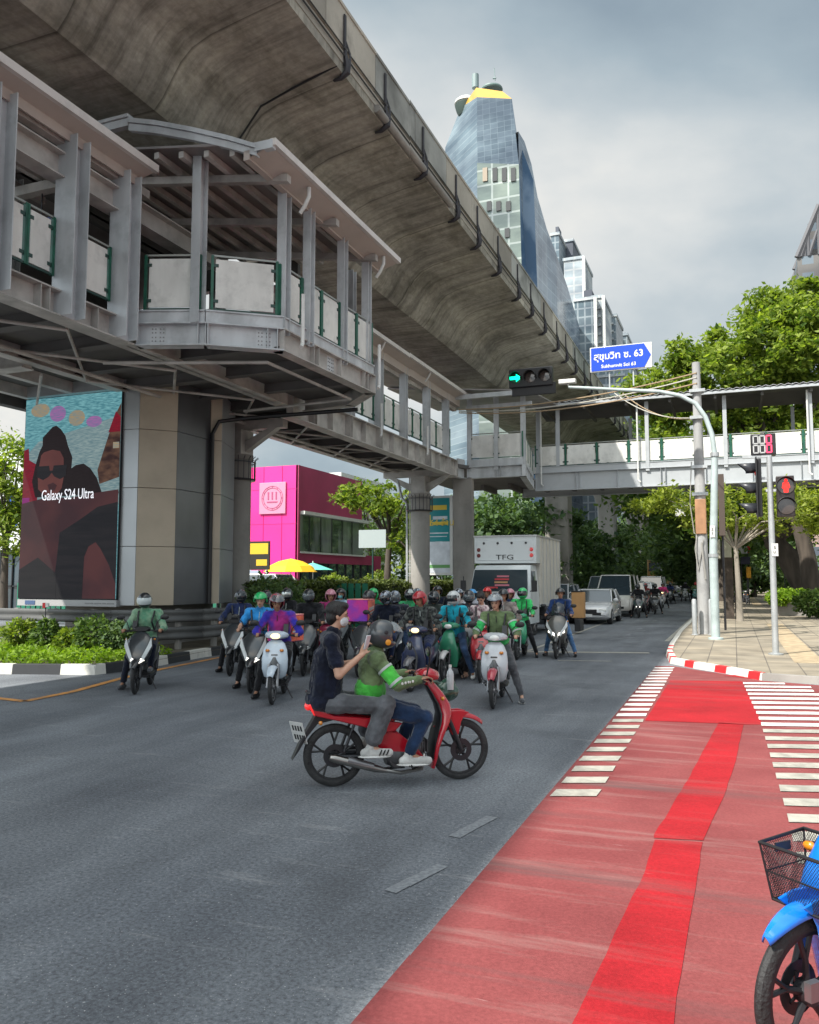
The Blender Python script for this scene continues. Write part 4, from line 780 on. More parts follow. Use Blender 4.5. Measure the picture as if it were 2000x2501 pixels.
for i in range(2):
    cz = s0.z-hz*(i+.5); Mx = Matrix.Translation((cx, pY-.12, cz)) @ Matrix.Rotation(R(90), 4, 'X'); b = MB(); b.lathe([(.2, 0), (.19, .02), (.001, .03)], 22, Mx); b.build('lens', DL, t)
    rings = [[Mx @ Vector(((.215)*math.cos(a), (.215)*math.sin(a), dz)) for a in [R(-30)+R(240)*k/14 for k in range(15)]] for dz in (0, .16)]; b = MB(); b.add(rings[0]+rings[1], [(i2, i2+1, 15+i2+1, 15+i2) for i2 in range(14)]); o = b.build('hood', BLACK, t); sm = o.modifiers.new('s', 'SOLIDIFY'); sm.thickness = .01
cz = s0.z-hz*.5; M2 = Matrix.Translation((cx, pY-.165, cz))
RL = mat('lit_red_figure', (1, .012, .008), .4, emit=2.0); b = MB()
b.ell((cx, pY-.165, cz+.125), (.035, .008, .038)); b.prism([(-.06, .08), (.06, .08), (.085, -.05), (.06, -.06), (.045, .0), (.045, -.16), (.01, -.16), (0, -.04), (-.01, -.16), (-.045, -.16), (-.045, 0), (-.06, -.06), (-.085, -.05)], lambda u, v, w: (cx+u, w, cz+v), pY-.172, pY-.16); b.build('lit_figure', RL, t, smooth=False)
# sign seen edge-on, switch cabinets behind the mast
q_ = GY(1762, 1235, 31); t = thing('pole_sign', 'tall dark brown sign panel seen almost edge on behind the signal mast', 'sign', (q_.x, 31, 0))
b = MB(); b.box((0, 0, GY(1762, 1235, 31).z), (.2, .9, GY(1762, 1160, 31).z-GY(1762, 1308, 31).z)); b.build('panel', mat('sign_brown', (.07, .05, .04), .6), t); b = MB(); b.tube([(0, 0, .1), (0, 0, 5)], .04, 8); b.build('post', DMET, t)
q_ = G(1778, 1485); q_.y = 40; q_.x = GY(1778, 1400, 40).x
t = thing('control_cabinet', 'two beige electrical cabinets on a dark post behind the poles', 'cabinet', (q_.x, 40, 0)); z1_, z0_ = GY(1775, 1298, 40).z, GY(1775, 1362, 40).z
b = MB(); b.box((0, 0, (z0_+z1_)/2), (.34, .3, z1_-z0_)); b.box((-.5, .1, (z0_+z1_)/2-.2), (.4, .3, z1_-z0_-.3)); b.build('cabinet_box', mat('cabinet_beige', (.42, .41, .33), .5, dirt=.3, dscale=3), t, bevel=.02); b = MB(); b.box((0, 0, z0_/2), (.42, .3, z0_)); b.box((.3, .15, 1.2), (.1, .1, 2.2)); b.build('post', mat('rusty_post', (.06, .045, .035), .8, var=.3, vscale=4), t)
# green post and guardrail on the median
q_ = G(83, 1592); t = thing('green_post', 'round green steel post standing in the ground cover at left', 'post', (q_.x, q_.y+.3, .1)); b = MB(); b.tube([(0, 0, 0), (0, 0, .82)], .062, 12); b.lathe([(.08, .8), (.08, .86), (.05, .93), (.01, .95)], 12); b.build('shaft', mat('pale_green_paint', (.10, .26, .20), .5, dirt=.4, dscale=6), t)
GR = mat('weathered_rail', (.12, .12, .118), .6, metal=.3, var=.2, vscale=2, dirt=.5, dscale=2)
t = thing('guardrail', 'double weathered steel guardrail around the foot of the billboard pillar', 'guardrail')
gp_ = [Vector(p_) for p_ in ((-18.2, 16.3, 0), (-14.4, 16.3, 0), (-13.3, 16.7, 0), (-12.75, 17.8, 0), (-12.75, 20.4, 0))]
wv = [(0, -.155), (.035, -.13), (.035, -.07), (0, -.03), (0, .03), (.035, .07), (.035, .13), (0, .155)]
for i in range(len(gp_)-1):
    F, Ln = frame(gp_[i][:2], gp_[i+1][:2])
    for zc_ in (.98, .55):
        b = MB(); vs = []
        for s_ in (-.02, Ln+.02):
            for n_, z_ in wv: vs.append(F[0]+F[1]*s_+F[2]*n_+Vector((0, 0, zc_+z_)))
        b.add(vs, [(k, k+1, 8+k+1, 8+k) for k in range(7)]); o = b.build('rail', GR, t, ang=60); sm = o.modifiers.new('s', 'SOLIDIFY'); sm.thickness = .008
    k = max(1, int(Ln/1.1))
    for j in range(k):
        b = MB(); p_ = F[0]+F[1]*(j+.5)*Ln/k-F[2]*.1; b.bm((p_.x-.06, p_.y-.06, .1), (p_.x+.06, p_.y+.06, 1.15)); b.build('post', CONC, t)
# ================================================================== plants
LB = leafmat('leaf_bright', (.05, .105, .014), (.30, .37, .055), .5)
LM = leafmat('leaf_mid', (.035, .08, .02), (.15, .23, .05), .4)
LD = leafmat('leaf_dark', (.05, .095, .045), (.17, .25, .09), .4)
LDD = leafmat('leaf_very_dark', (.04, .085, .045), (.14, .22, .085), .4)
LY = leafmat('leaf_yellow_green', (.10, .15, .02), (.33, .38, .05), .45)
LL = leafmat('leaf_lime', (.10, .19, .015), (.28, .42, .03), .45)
BARK = mat('bark', (.075, .06, .048), .9, var=.35, vscale=3, stretch=(1, 1, .2), bump=.8, bscale=12)
BARKP = mat('pale_bark', (.26, .23, .19), .9, var=.25, vscale=3, stretch=(1, 1, .2), bump=.5, bscale=12)
def leaves(pts, size, seed, name, m, parent, up=.35, aspect=.5):
    g = np.random.default_rng(seed); n = len(pts); P = np.asarray(pts)
    a = g.normal(size=(n, 3)); a /= np.linalg.norm(a, axis=1)[:, None]; nrm = g.normal(size=(n, 3)); nrm[:, 2] = np.abs(nrm[:, 2])+up; nrm /= np.linalg.norm(nrm, axis=1)[:, None]
    a -= nrm*(a*nrm).sum(1)[:, None]; a /= np.linalg.norm(a, axis=1)[:, None]; c = np.cross(nrm, a)
    s = size*g.uniform(.35, 1.55, (n, 1)); aspect = aspect*g.uniform(.6, 1.3, (n, 1)); V = np.empty((n, 4, 3)); V[:, 0] = P-a*s; V[:, 1] = P+c*s*aspect+a*s*.15; V[:, 2] = P+a*s; V[:, 3] = P-c*s*aspect
    me = bpy.data.meshes.new(name); me.vertices.add(n*4); me.vertices.foreach_set('co', V.ravel()); me.loops.add(n*4); me.loops.foreach_set('vertex_index', np.arange(n*4)); me.polygons.add(n); me.polygons.foreach_set('loop_start', np.arange(n)*4)
    me.polygons.foreach_set('loop_total', np.full(n, 4)); me.materials.append(m); me.update(calc_edges=True); o = bpy.data.objects.new(name, me); COL.objects.link(o)
    if parent: o.parent = parent
    return o
def tree(lab, base, h, crown, n, size, m, bark, tr=.25, seed=1, clumps=70, lean=(0, 0), group=None, name='tree', cs=.13, fork=.45):
    """crown: list of (dx,dy,dz,rx,ry,rz) relative to base"""
    t = thing(name, lab, 'tree', base, 0, group); g = np.random.default_rng(seed); vol = np.array([c[3]*c[4]*c[5] for c in crown])**.62; tips = []
    for i in range(clumps):
        c = crown[g.choice(len(crown), p=vol/vol.sum())]; d = g.normal(size=3); d /= np.linalg.norm(d); r = g.uniform(.45, 1)**.6
        tips.append((c[0]+d[0]*c[3]*r, c[1]+d[1]*c[4]*r, c[2]+d[2]*c[5]*r))
    tips = np.array(tips); per = n//clumps; pts = []
    R_ = np.mean([c[3] for c in crown])
    for tp in tips:
        k = int(per*g.uniform(.5, 1.5)); sg = R_*cs*g.uniform(.7, 1.5); q = g.normal(size=(k, 3))*[sg*1.25, sg*1.25, sg*.75]; q[:, 2] -= .25*np.abs(q[:, 0]+q[:, 1]); pts.append(q+tp)
    leaves(np.vstack(pts), size, seed+1, 'crown', m, t)
    b = MB(); fk = Vector((lean[0], lean[1], h*fork)); b.tube([(0, 0, -.1), (lean[0]*.15, lean[1]*.15, h*fork*.35), (lean[0]*.6, lean[1]*.6, h*fork*.75), fk], [tr*1.35, tr, tr*.85, tr*.75], 10)
    g2 = random.Random(seed)
    for i in range(min(16, clumps//3)):
        tp = Vector(tips[g2.randrange(len(tips))]); mid = fk.lerp(tp, .5)+Vector((g2.uniform(-.3, .3), g2.uniform(-.3, .3), .25*R_)); b.tube([fk-Vector((0, 0, .3)), mid, tp], [tr*.45, tr*.25, tr*.07], 6, caps=False)
    b.build('trunk', bark, t); return t
q_ = GY(1985, 1400, 52)
tree('large spreading tree with bright sunlit crown above the right side of the footbridge', (q_.x, 52, .1), 21, [(-7.6, 0, 13.4, 2.3, 2.2, 1.9), (-9.0, 0, 13.9, 1.2, 1.1, .7), (-6.4, 0, 15.4, 1.6, 1.5, 1.0), (-4.2, 0, 14.2, 3.6, 3.5, 2.6), (-1.2, 0, 15.4, 3.4, 4, 3.0), (2.4, 0, 15.6, 4, 4, 3.4), (-2.2, 0, 18.3, 1.0, 1.0, 1.1), (.6, 0, 18.4, 1.4, 1.4, 1.2), (-4, 1, 10.6, 5.5, 4, 2.6), (3, 1, 11, 5, 4, 3.4)], 105000, .16, LB, BARK, .45, 3, 430, (-1.6, 0), cs=.095, fork=.42)
q_ = GY(1760, 1300, 72); tree('tall tree standing behind the footbridge left of the large sunlit one', (q_.x, 72, .1), 19, [(0, 0, 14, 6.5, 5, 5.2), (-4, 2, 10, 4.5, 4, 4), (3, 0, 9, 6, 4, 4)], 16000, .3, LM, BARK, .4, 11, 120, (.5, 0))
q_ = GY(1950, 1300, 66); tree('tree with shaded foliage seen through the footbridge at the right edge', (q_.x, 66, .1), 16, [(0, 0, 10, 6.5, 5, 4.6), (-4, 0, 7.6, 4, 4, 3)], 12000, .28, LM, BARK, .4, 12, 90, (.3, 0))
p_ = GY(1805, 1450, 38); tree('small tree with yellow green leaves and thin mottled trunk behind the poles', (p_.x, 38, .1), 6.2, [(0, 0, 5.0, 1.8, 1.5, .95), (-2.3, 0, 5.3, 1.4, 1.2, .6), (2.0, 0, 4.7, 1.7, 1.4, 1.1), (-.9, 0, 4.3, 1.2, 1.1, .6), (3.4, 0, 4.9, 1.1, 1.1, 1.1), (-3.6, 0, 5.2, .8, .7, .35)], 15000, .085, LY, BARKP, .12, 5, 130, (-.1, 0), cs=.13, fork=.55)
q_ = GY(1975, 1400, 60); tree('dark leaning tree trunk with low shaded crown near the right edge of the pavement', (q_.x, 60, .1), 9, [(-1.5, 0, 7.6, 3.4, 3, 1.9), (1.5, 0, 7.0, 3, 3, 2)], 7000, .2, LM, BARK, .85, 6, 70, (-2.2, 0), fork=.5)
# far trees lining the road past the footbridge
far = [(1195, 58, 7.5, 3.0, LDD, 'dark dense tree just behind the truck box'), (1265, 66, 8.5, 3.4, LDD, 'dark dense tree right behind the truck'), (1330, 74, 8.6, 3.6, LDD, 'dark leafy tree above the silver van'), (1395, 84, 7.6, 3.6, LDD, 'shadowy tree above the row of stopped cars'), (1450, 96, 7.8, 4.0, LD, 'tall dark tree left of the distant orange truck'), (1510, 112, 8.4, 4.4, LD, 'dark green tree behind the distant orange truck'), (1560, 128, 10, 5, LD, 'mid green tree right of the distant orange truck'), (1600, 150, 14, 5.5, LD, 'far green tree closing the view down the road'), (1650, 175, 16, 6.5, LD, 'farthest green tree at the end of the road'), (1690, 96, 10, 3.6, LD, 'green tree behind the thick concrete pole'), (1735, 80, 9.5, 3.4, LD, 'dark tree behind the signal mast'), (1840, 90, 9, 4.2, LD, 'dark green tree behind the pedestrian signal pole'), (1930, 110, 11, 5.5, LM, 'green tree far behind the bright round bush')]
for i, (px, Y_, h, r, m, lab) in enumerate(far):
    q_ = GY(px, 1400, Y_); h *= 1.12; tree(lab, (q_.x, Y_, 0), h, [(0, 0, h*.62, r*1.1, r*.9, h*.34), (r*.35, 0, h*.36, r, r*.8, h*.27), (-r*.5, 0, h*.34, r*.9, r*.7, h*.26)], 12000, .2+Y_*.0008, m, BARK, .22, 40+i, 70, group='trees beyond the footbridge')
for i, (px, Y_, h, r, m, lab) in enumerate([(1185, 62, 9, 2.4, LM, 'lighter green tree showing between the poster pillar and the dark trees'), (1060, 70, 9, 3, LM, 'green tree behind the poster pillar'), (560, 62, 13, 3.5, LB, 'sunlit treetop showing above the pink building'), (905, 66, 11, 4.5, LM, 'dense green tree filling the gap right of the pink building'), (985, 74, 10, 4, LD, 'darker green tree behind the grey notice board')]):
    q_ = GY(px, 1400, Y_); tree(lab, (q_.x, Y_, 0), h, [(0, 0, h*.7, r, r, h*.25), (0, 0, h*.45, r*.8, r*.8, h*.25)], 4500, .2, m, BARK, .2, 90+i, 45)
q_ = GY(945, 1400, 46); tree('forked street tree with sparse pale leaves in front of the pink building', (q_.x, 46, 0), 8, [(-1.0, 0, 7.0, 2.1, 1.8, 1.2), (.8, 0, 6.4, 1.5, 1.5, 1.2), (-2.3, 0, 7.3, .9, .9, .7), (1.2, 0, 4.2, 1, 1, 1.5)], 4200, .15, LB, BARK, .22, 21, 60, (.2, 0), fork=.55)
q_ = GY(15, 1300, 33); tree('bright leafy tree at the left edge behind the video screen', (q_.x, 33, 0), 9.5, [(0, 0, 7.4, 2.9, 2.5, 2.6), (.6, 0, 4.6, 1.6, 1.6, 1.6)], 9000, .15, LB, BARK, .2, 22, 90)
def shrub(lab, c, r, n, size, m, seed, name='shrub', cat='bush', group=None, stems=5):
    t = thing(name, lab, cat, (c[0], c[1], c[2]-r[2] if c[2] > r[2] else c[2]), 0, group); g = np.random.default_rng(seed); q = g.normal(size=(n, 3)); q /= np.linalg.norm(q, axis=1)[:, None]; q *= (g.uniform(.35, 1.05, (n, 1))**.5); lump = 1+.18*np.sin(q[:, 0:1]*7+seed)*np.cos(q[:, 1:2]*6)
    q = q*lump*np.array(r); q[:, 2] += r[2]; leaves(q, size, seed, 'foliage', m, t); b = MB(); g2 = random.Random(seed)
    for i in range(stems): a = g2.uniform(0, 6.28); b.tube([(0, 0, 0), (math.cos(a)*r[0]*.3, math.sin(a)*r[1]*.3, r[2]*.7), (math.cos(a)*r[0]*.6, math.sin(a)*r[1]*.6, r[2]*1.4)], [.025, .018, .008], 5)
    b.build('stems', BARK, t); return t
for i, (px, py, r, m, lab) in enumerate([(50, 1590, (.5, .4, .42), LB, 'brownish green shrub left of the green post'), (115, 1592, (.35, .35, .42), LM, 'sparse shrub just right of the green post'), (175, 1595, (.4, .4, .32), LB, 'small bright shrub in the middle of the planted bed'), (235, 1588, (.65, .45, .48), LM, 'widest shrub under the video screen'), (285, 1590, (.45, .4, .42), LD, 'dark shrub under the right end of the video screen')]):
    q_ = GY(px, py, 14.9); shrub(lab, (q_.x, 14.9, .14), r, 1900, .055, m, 60+i, group='shrubs in the planted median bed')
q_ = G(455, 1560); shrub('dark shrub growing against the guardrail right of the pillar', (-12.75, 20.8, .14), (.55, .9, .95), 1700, .07, LD, 71); shrub('second dark shrub behind the guardrail near the hedge end', (-12.9, 22.6, .14), (.5, .8, .9), 1400, .07, LD, 72)
g = np.random.default_rng(5); n = 9000; a_ = g.uniform(0, 1, n); xx = -18.0+a_*6.0; yy = 12.75+g.uniform(0, 2.5, n)+np.clip((xx+13.5)*.35, 0, 1); zz = .16+g.uniform(0, .34, n)*(.7+.3*np.sin(xx*9)*np.sin(yy*7))
o = leaves(np.c_[xx, yy, zz], .055, 3, 'ground_cover', LL, None, aspect=.4); tag(o, 'bright lime ground cover filling the bed behind the kerb', 'ground cover', kind='stuff')
hd_ = thing('hedge', 'long clipped hedge with a pale green top running along the median behind the riders', 'hedge')
g = np.random.default_rng(6); n = 26000; y_ = 21.5+g.uniform(0, 1, n)**1.3*24; f_ = g.uniform(0, 1, n); x_ = np.where(f_ < .55, -13.45+g.normal(0, .05, n), g.uniform(-14.6, -13.4, n)); z_ = np.where(f_ < .55, g.uniform(.15, 1.78, n), 1.75+g.normal(0, .05, n)+.05*np.sin(y_*2.2))
leaves(np.c_[x_, y_, z_], .07, 7, 'foliage', leafmat('leaf_hedge', (.03, .05, .012), (.13, .16, .035), .3), hd_); b = MB(); b.bm((-14.55, 21.6, .14), (-13.52, 45.4, 1.68)); b.build('inner_shade_box', mat('hedge_shadow', (.02, .022, .012), 1), hd_)  # near-black box stands in for the shade deep inside the hedge
for i, (px, py, Y_, r, m, lab) in enumerate([(1930, 1440, 45, (1.15, .8, .42), LL, 'bright yellow green clipped bush left of the big trunk'), (1903, 1450, 44, (.55, .5, .36), LL, 'smaller lime bush joined to the clipped bush beside the pole'), (1992, 1450, 42, (1.0, .9, .62), LM, 'green bush at the right edge of the pavement'), (815, 1415, 46, (1.2, .9, .8), LB, 'round sunlit bush before the pink building'), (930, 1415, 47, (1.1, .9, .9), LB, 'bright bush under the forked street tree')]):
    q_ = GY(px, py, Y_); shrub(lab, (q_.x, Y_, 1.0 if i < 2 else (.2 if px > 1500 else .6)), r, 3000, .09, m, 80+i)
# ================================================================== buildings
def glassmat(name, c1, c2, frame_c, w, h, ms=.06, rough=.12, metal=.3, off=0):
    m = bpy.data.materials.new(name); m.use_nodes = True; T = m.node_tree; P = T.nodes['Principled BSDF']; l = T.links.new
    t = nd(T, 'ShaderNodeTexCoord'); s = nd(T, 'ShaderNodeSeparateXYZ'); l(t.outputs['Object'], s.inputs[0]); a = nd(T, 'ShaderNodeMath'); l(s.outputs[0], a.inputs[0]); l(s.outputs[1], a.inputs[1]); c = nd(T, 'ShaderNodeCombineXYZ'); l(a.outputs[0], c.inputs[0]); l(s.outputs[2], c.inputs[1])
    b = nd(T, 'ShaderNodeTexBrick'); l(c.outputs[0], b.inputs[0]); b.offset = off; b.inputs['Scale'].default_value = 1; b.inputs['Brick Width'].default_value = w; b.inputs['Row Height'].default_value = h; b.inputs['Mortar Size'].default_value = ms
    b.inputs['Color1'].default_value = (*c1, 1); b.inputs['Color2'].default_value = (*c2, 1); b.inputs['Mortar'].default_value = (*frame_c, 1)
    n = nd(T, 'ShaderNodeTexNoise'); n.inputs['Scale'].default_value = .06; n.inputs['Detail'].default_value = 6; mp = nd(T, 'ShaderNodeMapping'); mp.inputs['Scale'].default_value = (1, 1, 2.5); l(t.outputs['Object'], mp.inputs[0]); l(mp.outputs[0], n.inputs['Vector'])
    r = nd(T, 'ShaderNodeValToRGB'); q = r.color_ramp.elements; q[0].position = .38; q[0].color = (.6, .62, .66, 1); q[1].position = .62; q[1].color = (1.25, 1.25, 1.2, 1); l(n.outputs[0], r.inputs[0])
    x = nd(T, 'ShaderNodeMix', data_type='RGBA', blend_type='MULTIPLY'); x.inputs[0].default_value = 1; l(b.outputs[0], x.inputs[6]); l(r.outputs[0], x.inputs[7]); l(x.outputs[2], P.inputs['Base Color']); P.inputs['Roughness'].default_value = rough; P.inputs['Metallic'].default_value = metal
    bp = nd(T, 'ShaderNodeBump'); bp.inputs['Strength'].default_value = .25; bp.inputs['Distance'].default_value = .1; l(n.outputs[0], bp.inputs['Height']); l(bp.outputs[0], P.inputs['Normal']); return m
# tower
Yt = 230
t = thing('glass_tower', 'tall tapering blue glass tower with a gold crown and round roof deck', 'tower')
def V3(px, py, Y_): return GY(px, py, Y_)
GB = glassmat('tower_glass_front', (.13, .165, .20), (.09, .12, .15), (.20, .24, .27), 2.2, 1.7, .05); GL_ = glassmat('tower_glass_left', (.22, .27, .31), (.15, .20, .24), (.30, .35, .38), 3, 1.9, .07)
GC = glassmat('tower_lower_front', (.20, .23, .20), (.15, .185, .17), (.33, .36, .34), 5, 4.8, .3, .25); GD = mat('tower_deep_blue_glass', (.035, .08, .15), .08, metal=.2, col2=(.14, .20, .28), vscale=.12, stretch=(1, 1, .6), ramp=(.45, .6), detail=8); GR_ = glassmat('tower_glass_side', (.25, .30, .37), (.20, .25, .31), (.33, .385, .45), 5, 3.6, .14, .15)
z_b = 0
def poly(lst, m, nm):
    b = MB(); b.add([tuple(v) for v in lst], [tuple(range(len(lst)))]); return b.build(nm, m, t, smooth=False)
ftl, ftr = V3(1164, 236, Yt), V3(1249, 240, Yt); fml, fmr = V3(1164, 397, Yt-1), V3(1266, 400, Yt-1); fbl = Vector((fml.x, Yt-1, 0)); fbr = Vector((V3(1272, 620, Yt-1).x+1.5, Yt-1, 0))
ltl = V3(1124, 262, Yt+8); lml = V3(1086, 360, Yt+14); lbl = Vector((lml.x-1, Yt+14, 0))
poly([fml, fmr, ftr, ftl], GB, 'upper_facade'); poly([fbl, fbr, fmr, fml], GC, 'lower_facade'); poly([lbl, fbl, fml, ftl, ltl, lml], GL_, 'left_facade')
dr = [V3(1266, 400, Yt-1), V3(1302, 440, Yt+5), Vector((V3(1330, 900, Yt+5).x, Yt+5, 0)), fbr]
poly([fbr, dr[2], V3(1302, 440, Yt+5), V3(1262, 330, Yt+3), ftr, fmr], GD, 'reflecting_facade')
# long street-side wing, its roofline stepping down away from the street
xs_ = V3(1302, 440, Yt+5).x
sp_ = [V3(1262, 330, Yt+3), V3(1276, 300, Yt+6)]
wing = [(1265, 320, 0), (1280, 345, 6), (1297, 400, 12), (1312, 480, 20), (1335, 560, 30), (1358, 620, 40), (1385, 700, 54), (1412, 790, 68), (1436, 870, 84)]
top_ = [V3(px, py, Yt+dy) for px, py, dy in wing]
for i in range(len(top_)-1):
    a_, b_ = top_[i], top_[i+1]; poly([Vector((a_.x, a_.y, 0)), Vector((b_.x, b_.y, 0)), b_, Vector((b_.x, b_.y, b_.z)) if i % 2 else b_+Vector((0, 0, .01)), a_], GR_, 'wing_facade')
b = MB(); back = [Vector((v.x-22, v.y+10, v.z)) for v in top_]
for i in range(len(top_)-1): b.quad(top_[i], top_[i+1], back[i+1], back[i])
b.build('wing_roof', mat('pale_roof', (.4, .42, .45), .6), t, smooth=False)
GOLD = mat('gold_crown_panels', (.62, .36, .06), .35, metal=.4, var=.15, vscale=.3)
c4 = [ltl+Vector((1.5, 0, 0)), ftl, ftr, V3(1250, 232, Yt+14), V3(1150, 240, Yt+20)]; ap_ = [V3(1140, 228, Yt+9), V3(1168, 190, Yt+3), V3(1226, 196, Yt+3), V3(1230, 196, Yt+12), V3(1140, 210, Yt+18)]
b = MB(); b.add([tuple(v) for v in (V3(1126, 262, Yt+7.9), ftl, ftr, V3(1226, 222, Yt+3), V3(1162, 213, Yt+3))], [(0, 1, 4), (1, 2, 3, 4)]); b.build('gold_crown', GOLD, t, smooth=False)
b = MB(); cc = V3(1190, 207, Yt+9); Mx = Matrix.Translation(cc); b.lathe([(0.1, 0), (6.6, .2), (6.9, 1.0), (6.6, 1.9), (6.2, 2.0), (.1, 2.0)], 32, Matrix.Translation(V3(1200, 223, Yt+7)) @ Matrix.Scale(.5, 4)); b.build('roof_deck', mat('roof_deck_green', (.12, .18, .17), .5), t)
b = MB(); MB_ = Matrix.Translation(V3(1137, 260, Yt+9)) @ Matrix.Scale(.56, 4); b.lathe([(5.9, 1.2), (6.6, 1.6), (6.3, 3.0), (4.4, 4.6), (.1, 5.2)], 32, MB_); b.build('round_balcony', mat('round_balcony_white', (.55, .56, .53), .4), t); b = MB(); b.lathe([(.1, -6), (4.2, -5.4), (5.4, -3), (6.4, .5), (5.9, 1.2)], 32, MB_); b.build('balcony_underside', mat('balcony_dark', (.05, .075, .065), .5), t)
b = MB(); b.lathe([(1.1, 0), (1.1, 4.4), (.4, 4.6)], 14, Matrix.Translation(V3(1160, 214, Yt+8))); b.tube([V3(1208, 196, Yt+9), V3(1206, 165, Yt+9)], .14, 6); b.tube([V3(1203, 190, Yt+9), V3(1210, 190, Yt+9)], .3, 6); b.build('mast_and_drum', mat('roof_mast', (.2, .26, .26), .5), t)
SHW = mat('facade_window_dark', (.04, .035, .03), .2, coat=1); SHP = mat('facade_shutter', (.30, .24, .18), .6)
for r_, (py0, py1, xs4) in enumerate([(408, 443, (1180, 1204, 1227, 1249)), (490, 515, (1190, 1213, 1237)), (556, 580, (1208, 1234))]):
    for x4 in xs4:
        a_, c_ = V3(x4-2, py1, Yt-1.2), V3(x4+9, py0, Yt-1.2); b = MB(); b.bm((a_.x, Yt-1.4, a_.z), (c_.x, Yt-1.1, c_.z)); b.build('window', SHW if x4 != 1180 else SHP, t)
# skyline beyond
GW = glassmat('flat_block_glass', (.07, .11, .14), (.13, .17, .20), (.25, .29, .32), 2.6, 3.3, .3, .3, .1); GP = glassmat('pale_block', (.33, .37, .40), (.24, .29, .33), (.40, .42, .43), 4, 3.3, .35, .5, 0); GN = mat('navy_block', (.05, .06, .085), .5, var=.15, vscale=.1)
for i, (x0_, x1_, y0_, Y_, m, lab) in enumerate([(1345, 1364, 576, 330, GW, 'grey glass tower stub peeking directly right of the long glass wing'), (1362, 1398, 594, 345, GN, 'dark slate tower block top behind the pale slab'), (1376, 1424, 638, 320, GP, 'pale slab tower block with a dark left side'), (1402, 1452, 737, 300, GW, 'blue glass apartment block with a white edge'), (1446, 1472, 730, 303, GP, 'narrow white apartment tower with stacked balconies'), (1473, 1504, 776, 345, GW, 'stepped grey green apartment block right of the white tower'), (1500, 1531, 822, 380, GW, 'lowest distant block just above the street name sign'), (1452, 1545, 895, 275, GW, 'glass block seen below the street name sign'), (1540, 1600, 905, 290, GP, 'pale low block right of and below the street name sign')]):
    A_, B2 = GY(x0_, y0_, Y_), GY(x1_, y0_, Y_); bt = thing('apartment_block', lab, 'building', ((A_.x+B2.x)/2, Y_, 0)); w_ = B2.x-A_.x; b = MB(); b.bm((-w_/2, 0, 0), (w_/2, 22, A_.z)); b.build('facade', m, bt, smooth=False)
    b = MB(); b.bm((-w_/2-.4, -.5, A_.z), (w_/2+.4, 22, A_.z+1.2)); 
    b.build('roof_parapet', GP, bt, smooth=False)
    if i in (0, 3): b = MB(); b.bm((-w_*.1, 3, A_.z+1.2), (w_*.3, 9, A_.z+5)); b.build('roof_plant', GN, bt, smooth=False)
    if i in (2, 3, 4): b = MB(); b.bm((w_/2-.3, -1.4, 0), (w_/2+.8, .1, A_.z+.5)); b.build('white_edge', WHITE, bt, smooth=False)
    if i in (4, 5, 7):
        b = MB()
        for k in range(int(A_.z/3.3)): b.bm((-w_*.45, -.8, k*3.3), (w_*.3, 0, k*3.3+.9))
        b.build('balconies', GP, bt, smooth=False)
# grey tower at the right edge
Yr = 150; A_ = GY(1947, 640, Yr); t = thing('grey_tower', 'grey tower with sloping open framed top rising behind the trees at the right edge', 'tower', (A_.x, Yr, 0)); zt_ = GY(1947, 628, Yr).z; zp = GY(2000, 500, Yr).z
GT = glassmat('grey_tower_wall', (.12, .15, .19), (.10, .13, .16), (.11, .105, .105), 3.2, 3.2, .75, .5, 0)
b = MB(); b.bm((0, 0, 0), (16, 16, zt_)); b.build('facade', GT, t, smooth=False)
dx = GY(2000, 500, Yr).x-A_.x
for y_ in (0, 6, 12):
    b = MB()
    b.tube([(0, y_, zt_), (dx, y_, zp)], .5, 6); b.tube([(dx*.5, y_, zt_), (dx*.5, y_, (zt_+zp)/2)], .3, 6); b.tube([(dx*.95, y_, zt_), (dx*.95, y_, zp)], .35, 6); b.tube([(dx*.5, y_, zt_), (dx*.9, y_, zt_+(zp-zt_)*.5)], .3, 6); b.tube([(.6, y_, zt_), (dx*.5, y_, zt_+(zp-zt_)*.4)], .3, 6); b.build('open_frame', mat('grey_frame', (.085, .085, .095), .6), t)
b = MB(); b.bm((dx*.55, 2, zt_), (16, 14, zt_+(zp-zt_)*.75)); b.build('penthouse', GT, t, smooth=False)
# pink corner building
Yk = 47; A_, B2 = GY(614, 1140, Yk), GY(729, 1140, Yk); t = thing('pink_building', 'hot pink corner building with a glass shopfront and pale crest on its front', 'building')
PINK = mat('hot_pink_cladding', (.88, .025, .25), .5, var=.06, vscale=.5); PINK_SHADE = mat('shaded_pink_cladding', (.34, .03, .10), .5, var=.1, vscale=.5)  # second pink is the front colour darkened for the side turned from the sun
def gyz(py, px=700): return GY(px, py, Yk).z
h1 = gyz(1137); xE = B2.x
Ye = GX(885, 1250, xE).y; Yf = GX(930, 1350, xE).y
for i in range(3):
    for j in range(3):
        zz = [0, gyz(1280), gyz(1195), h1-.0]; xw = [A_.x, GY(645, 1200, Yk).x, GY(690, 1200, Yk).x, xE]; b = MB(); b.bm((xw[i]+.02, Yk, zz[j]+(.02 if j else 0)), (xw[i+1]-.02, Yk+.3, zz[j+1]-.0)); b.build('front_cladding', PINK, t, smooth=False)
b = MB(); b.bm((A_.x+.05, Yk+.05, 0), (xE-.4, Ye, h1-.1)); b.build('core', PINK_SHADE, t, smooth=False)
wz1, wz0 = GX(740, 1256, xE).z, GX(740, 1347, xE).z
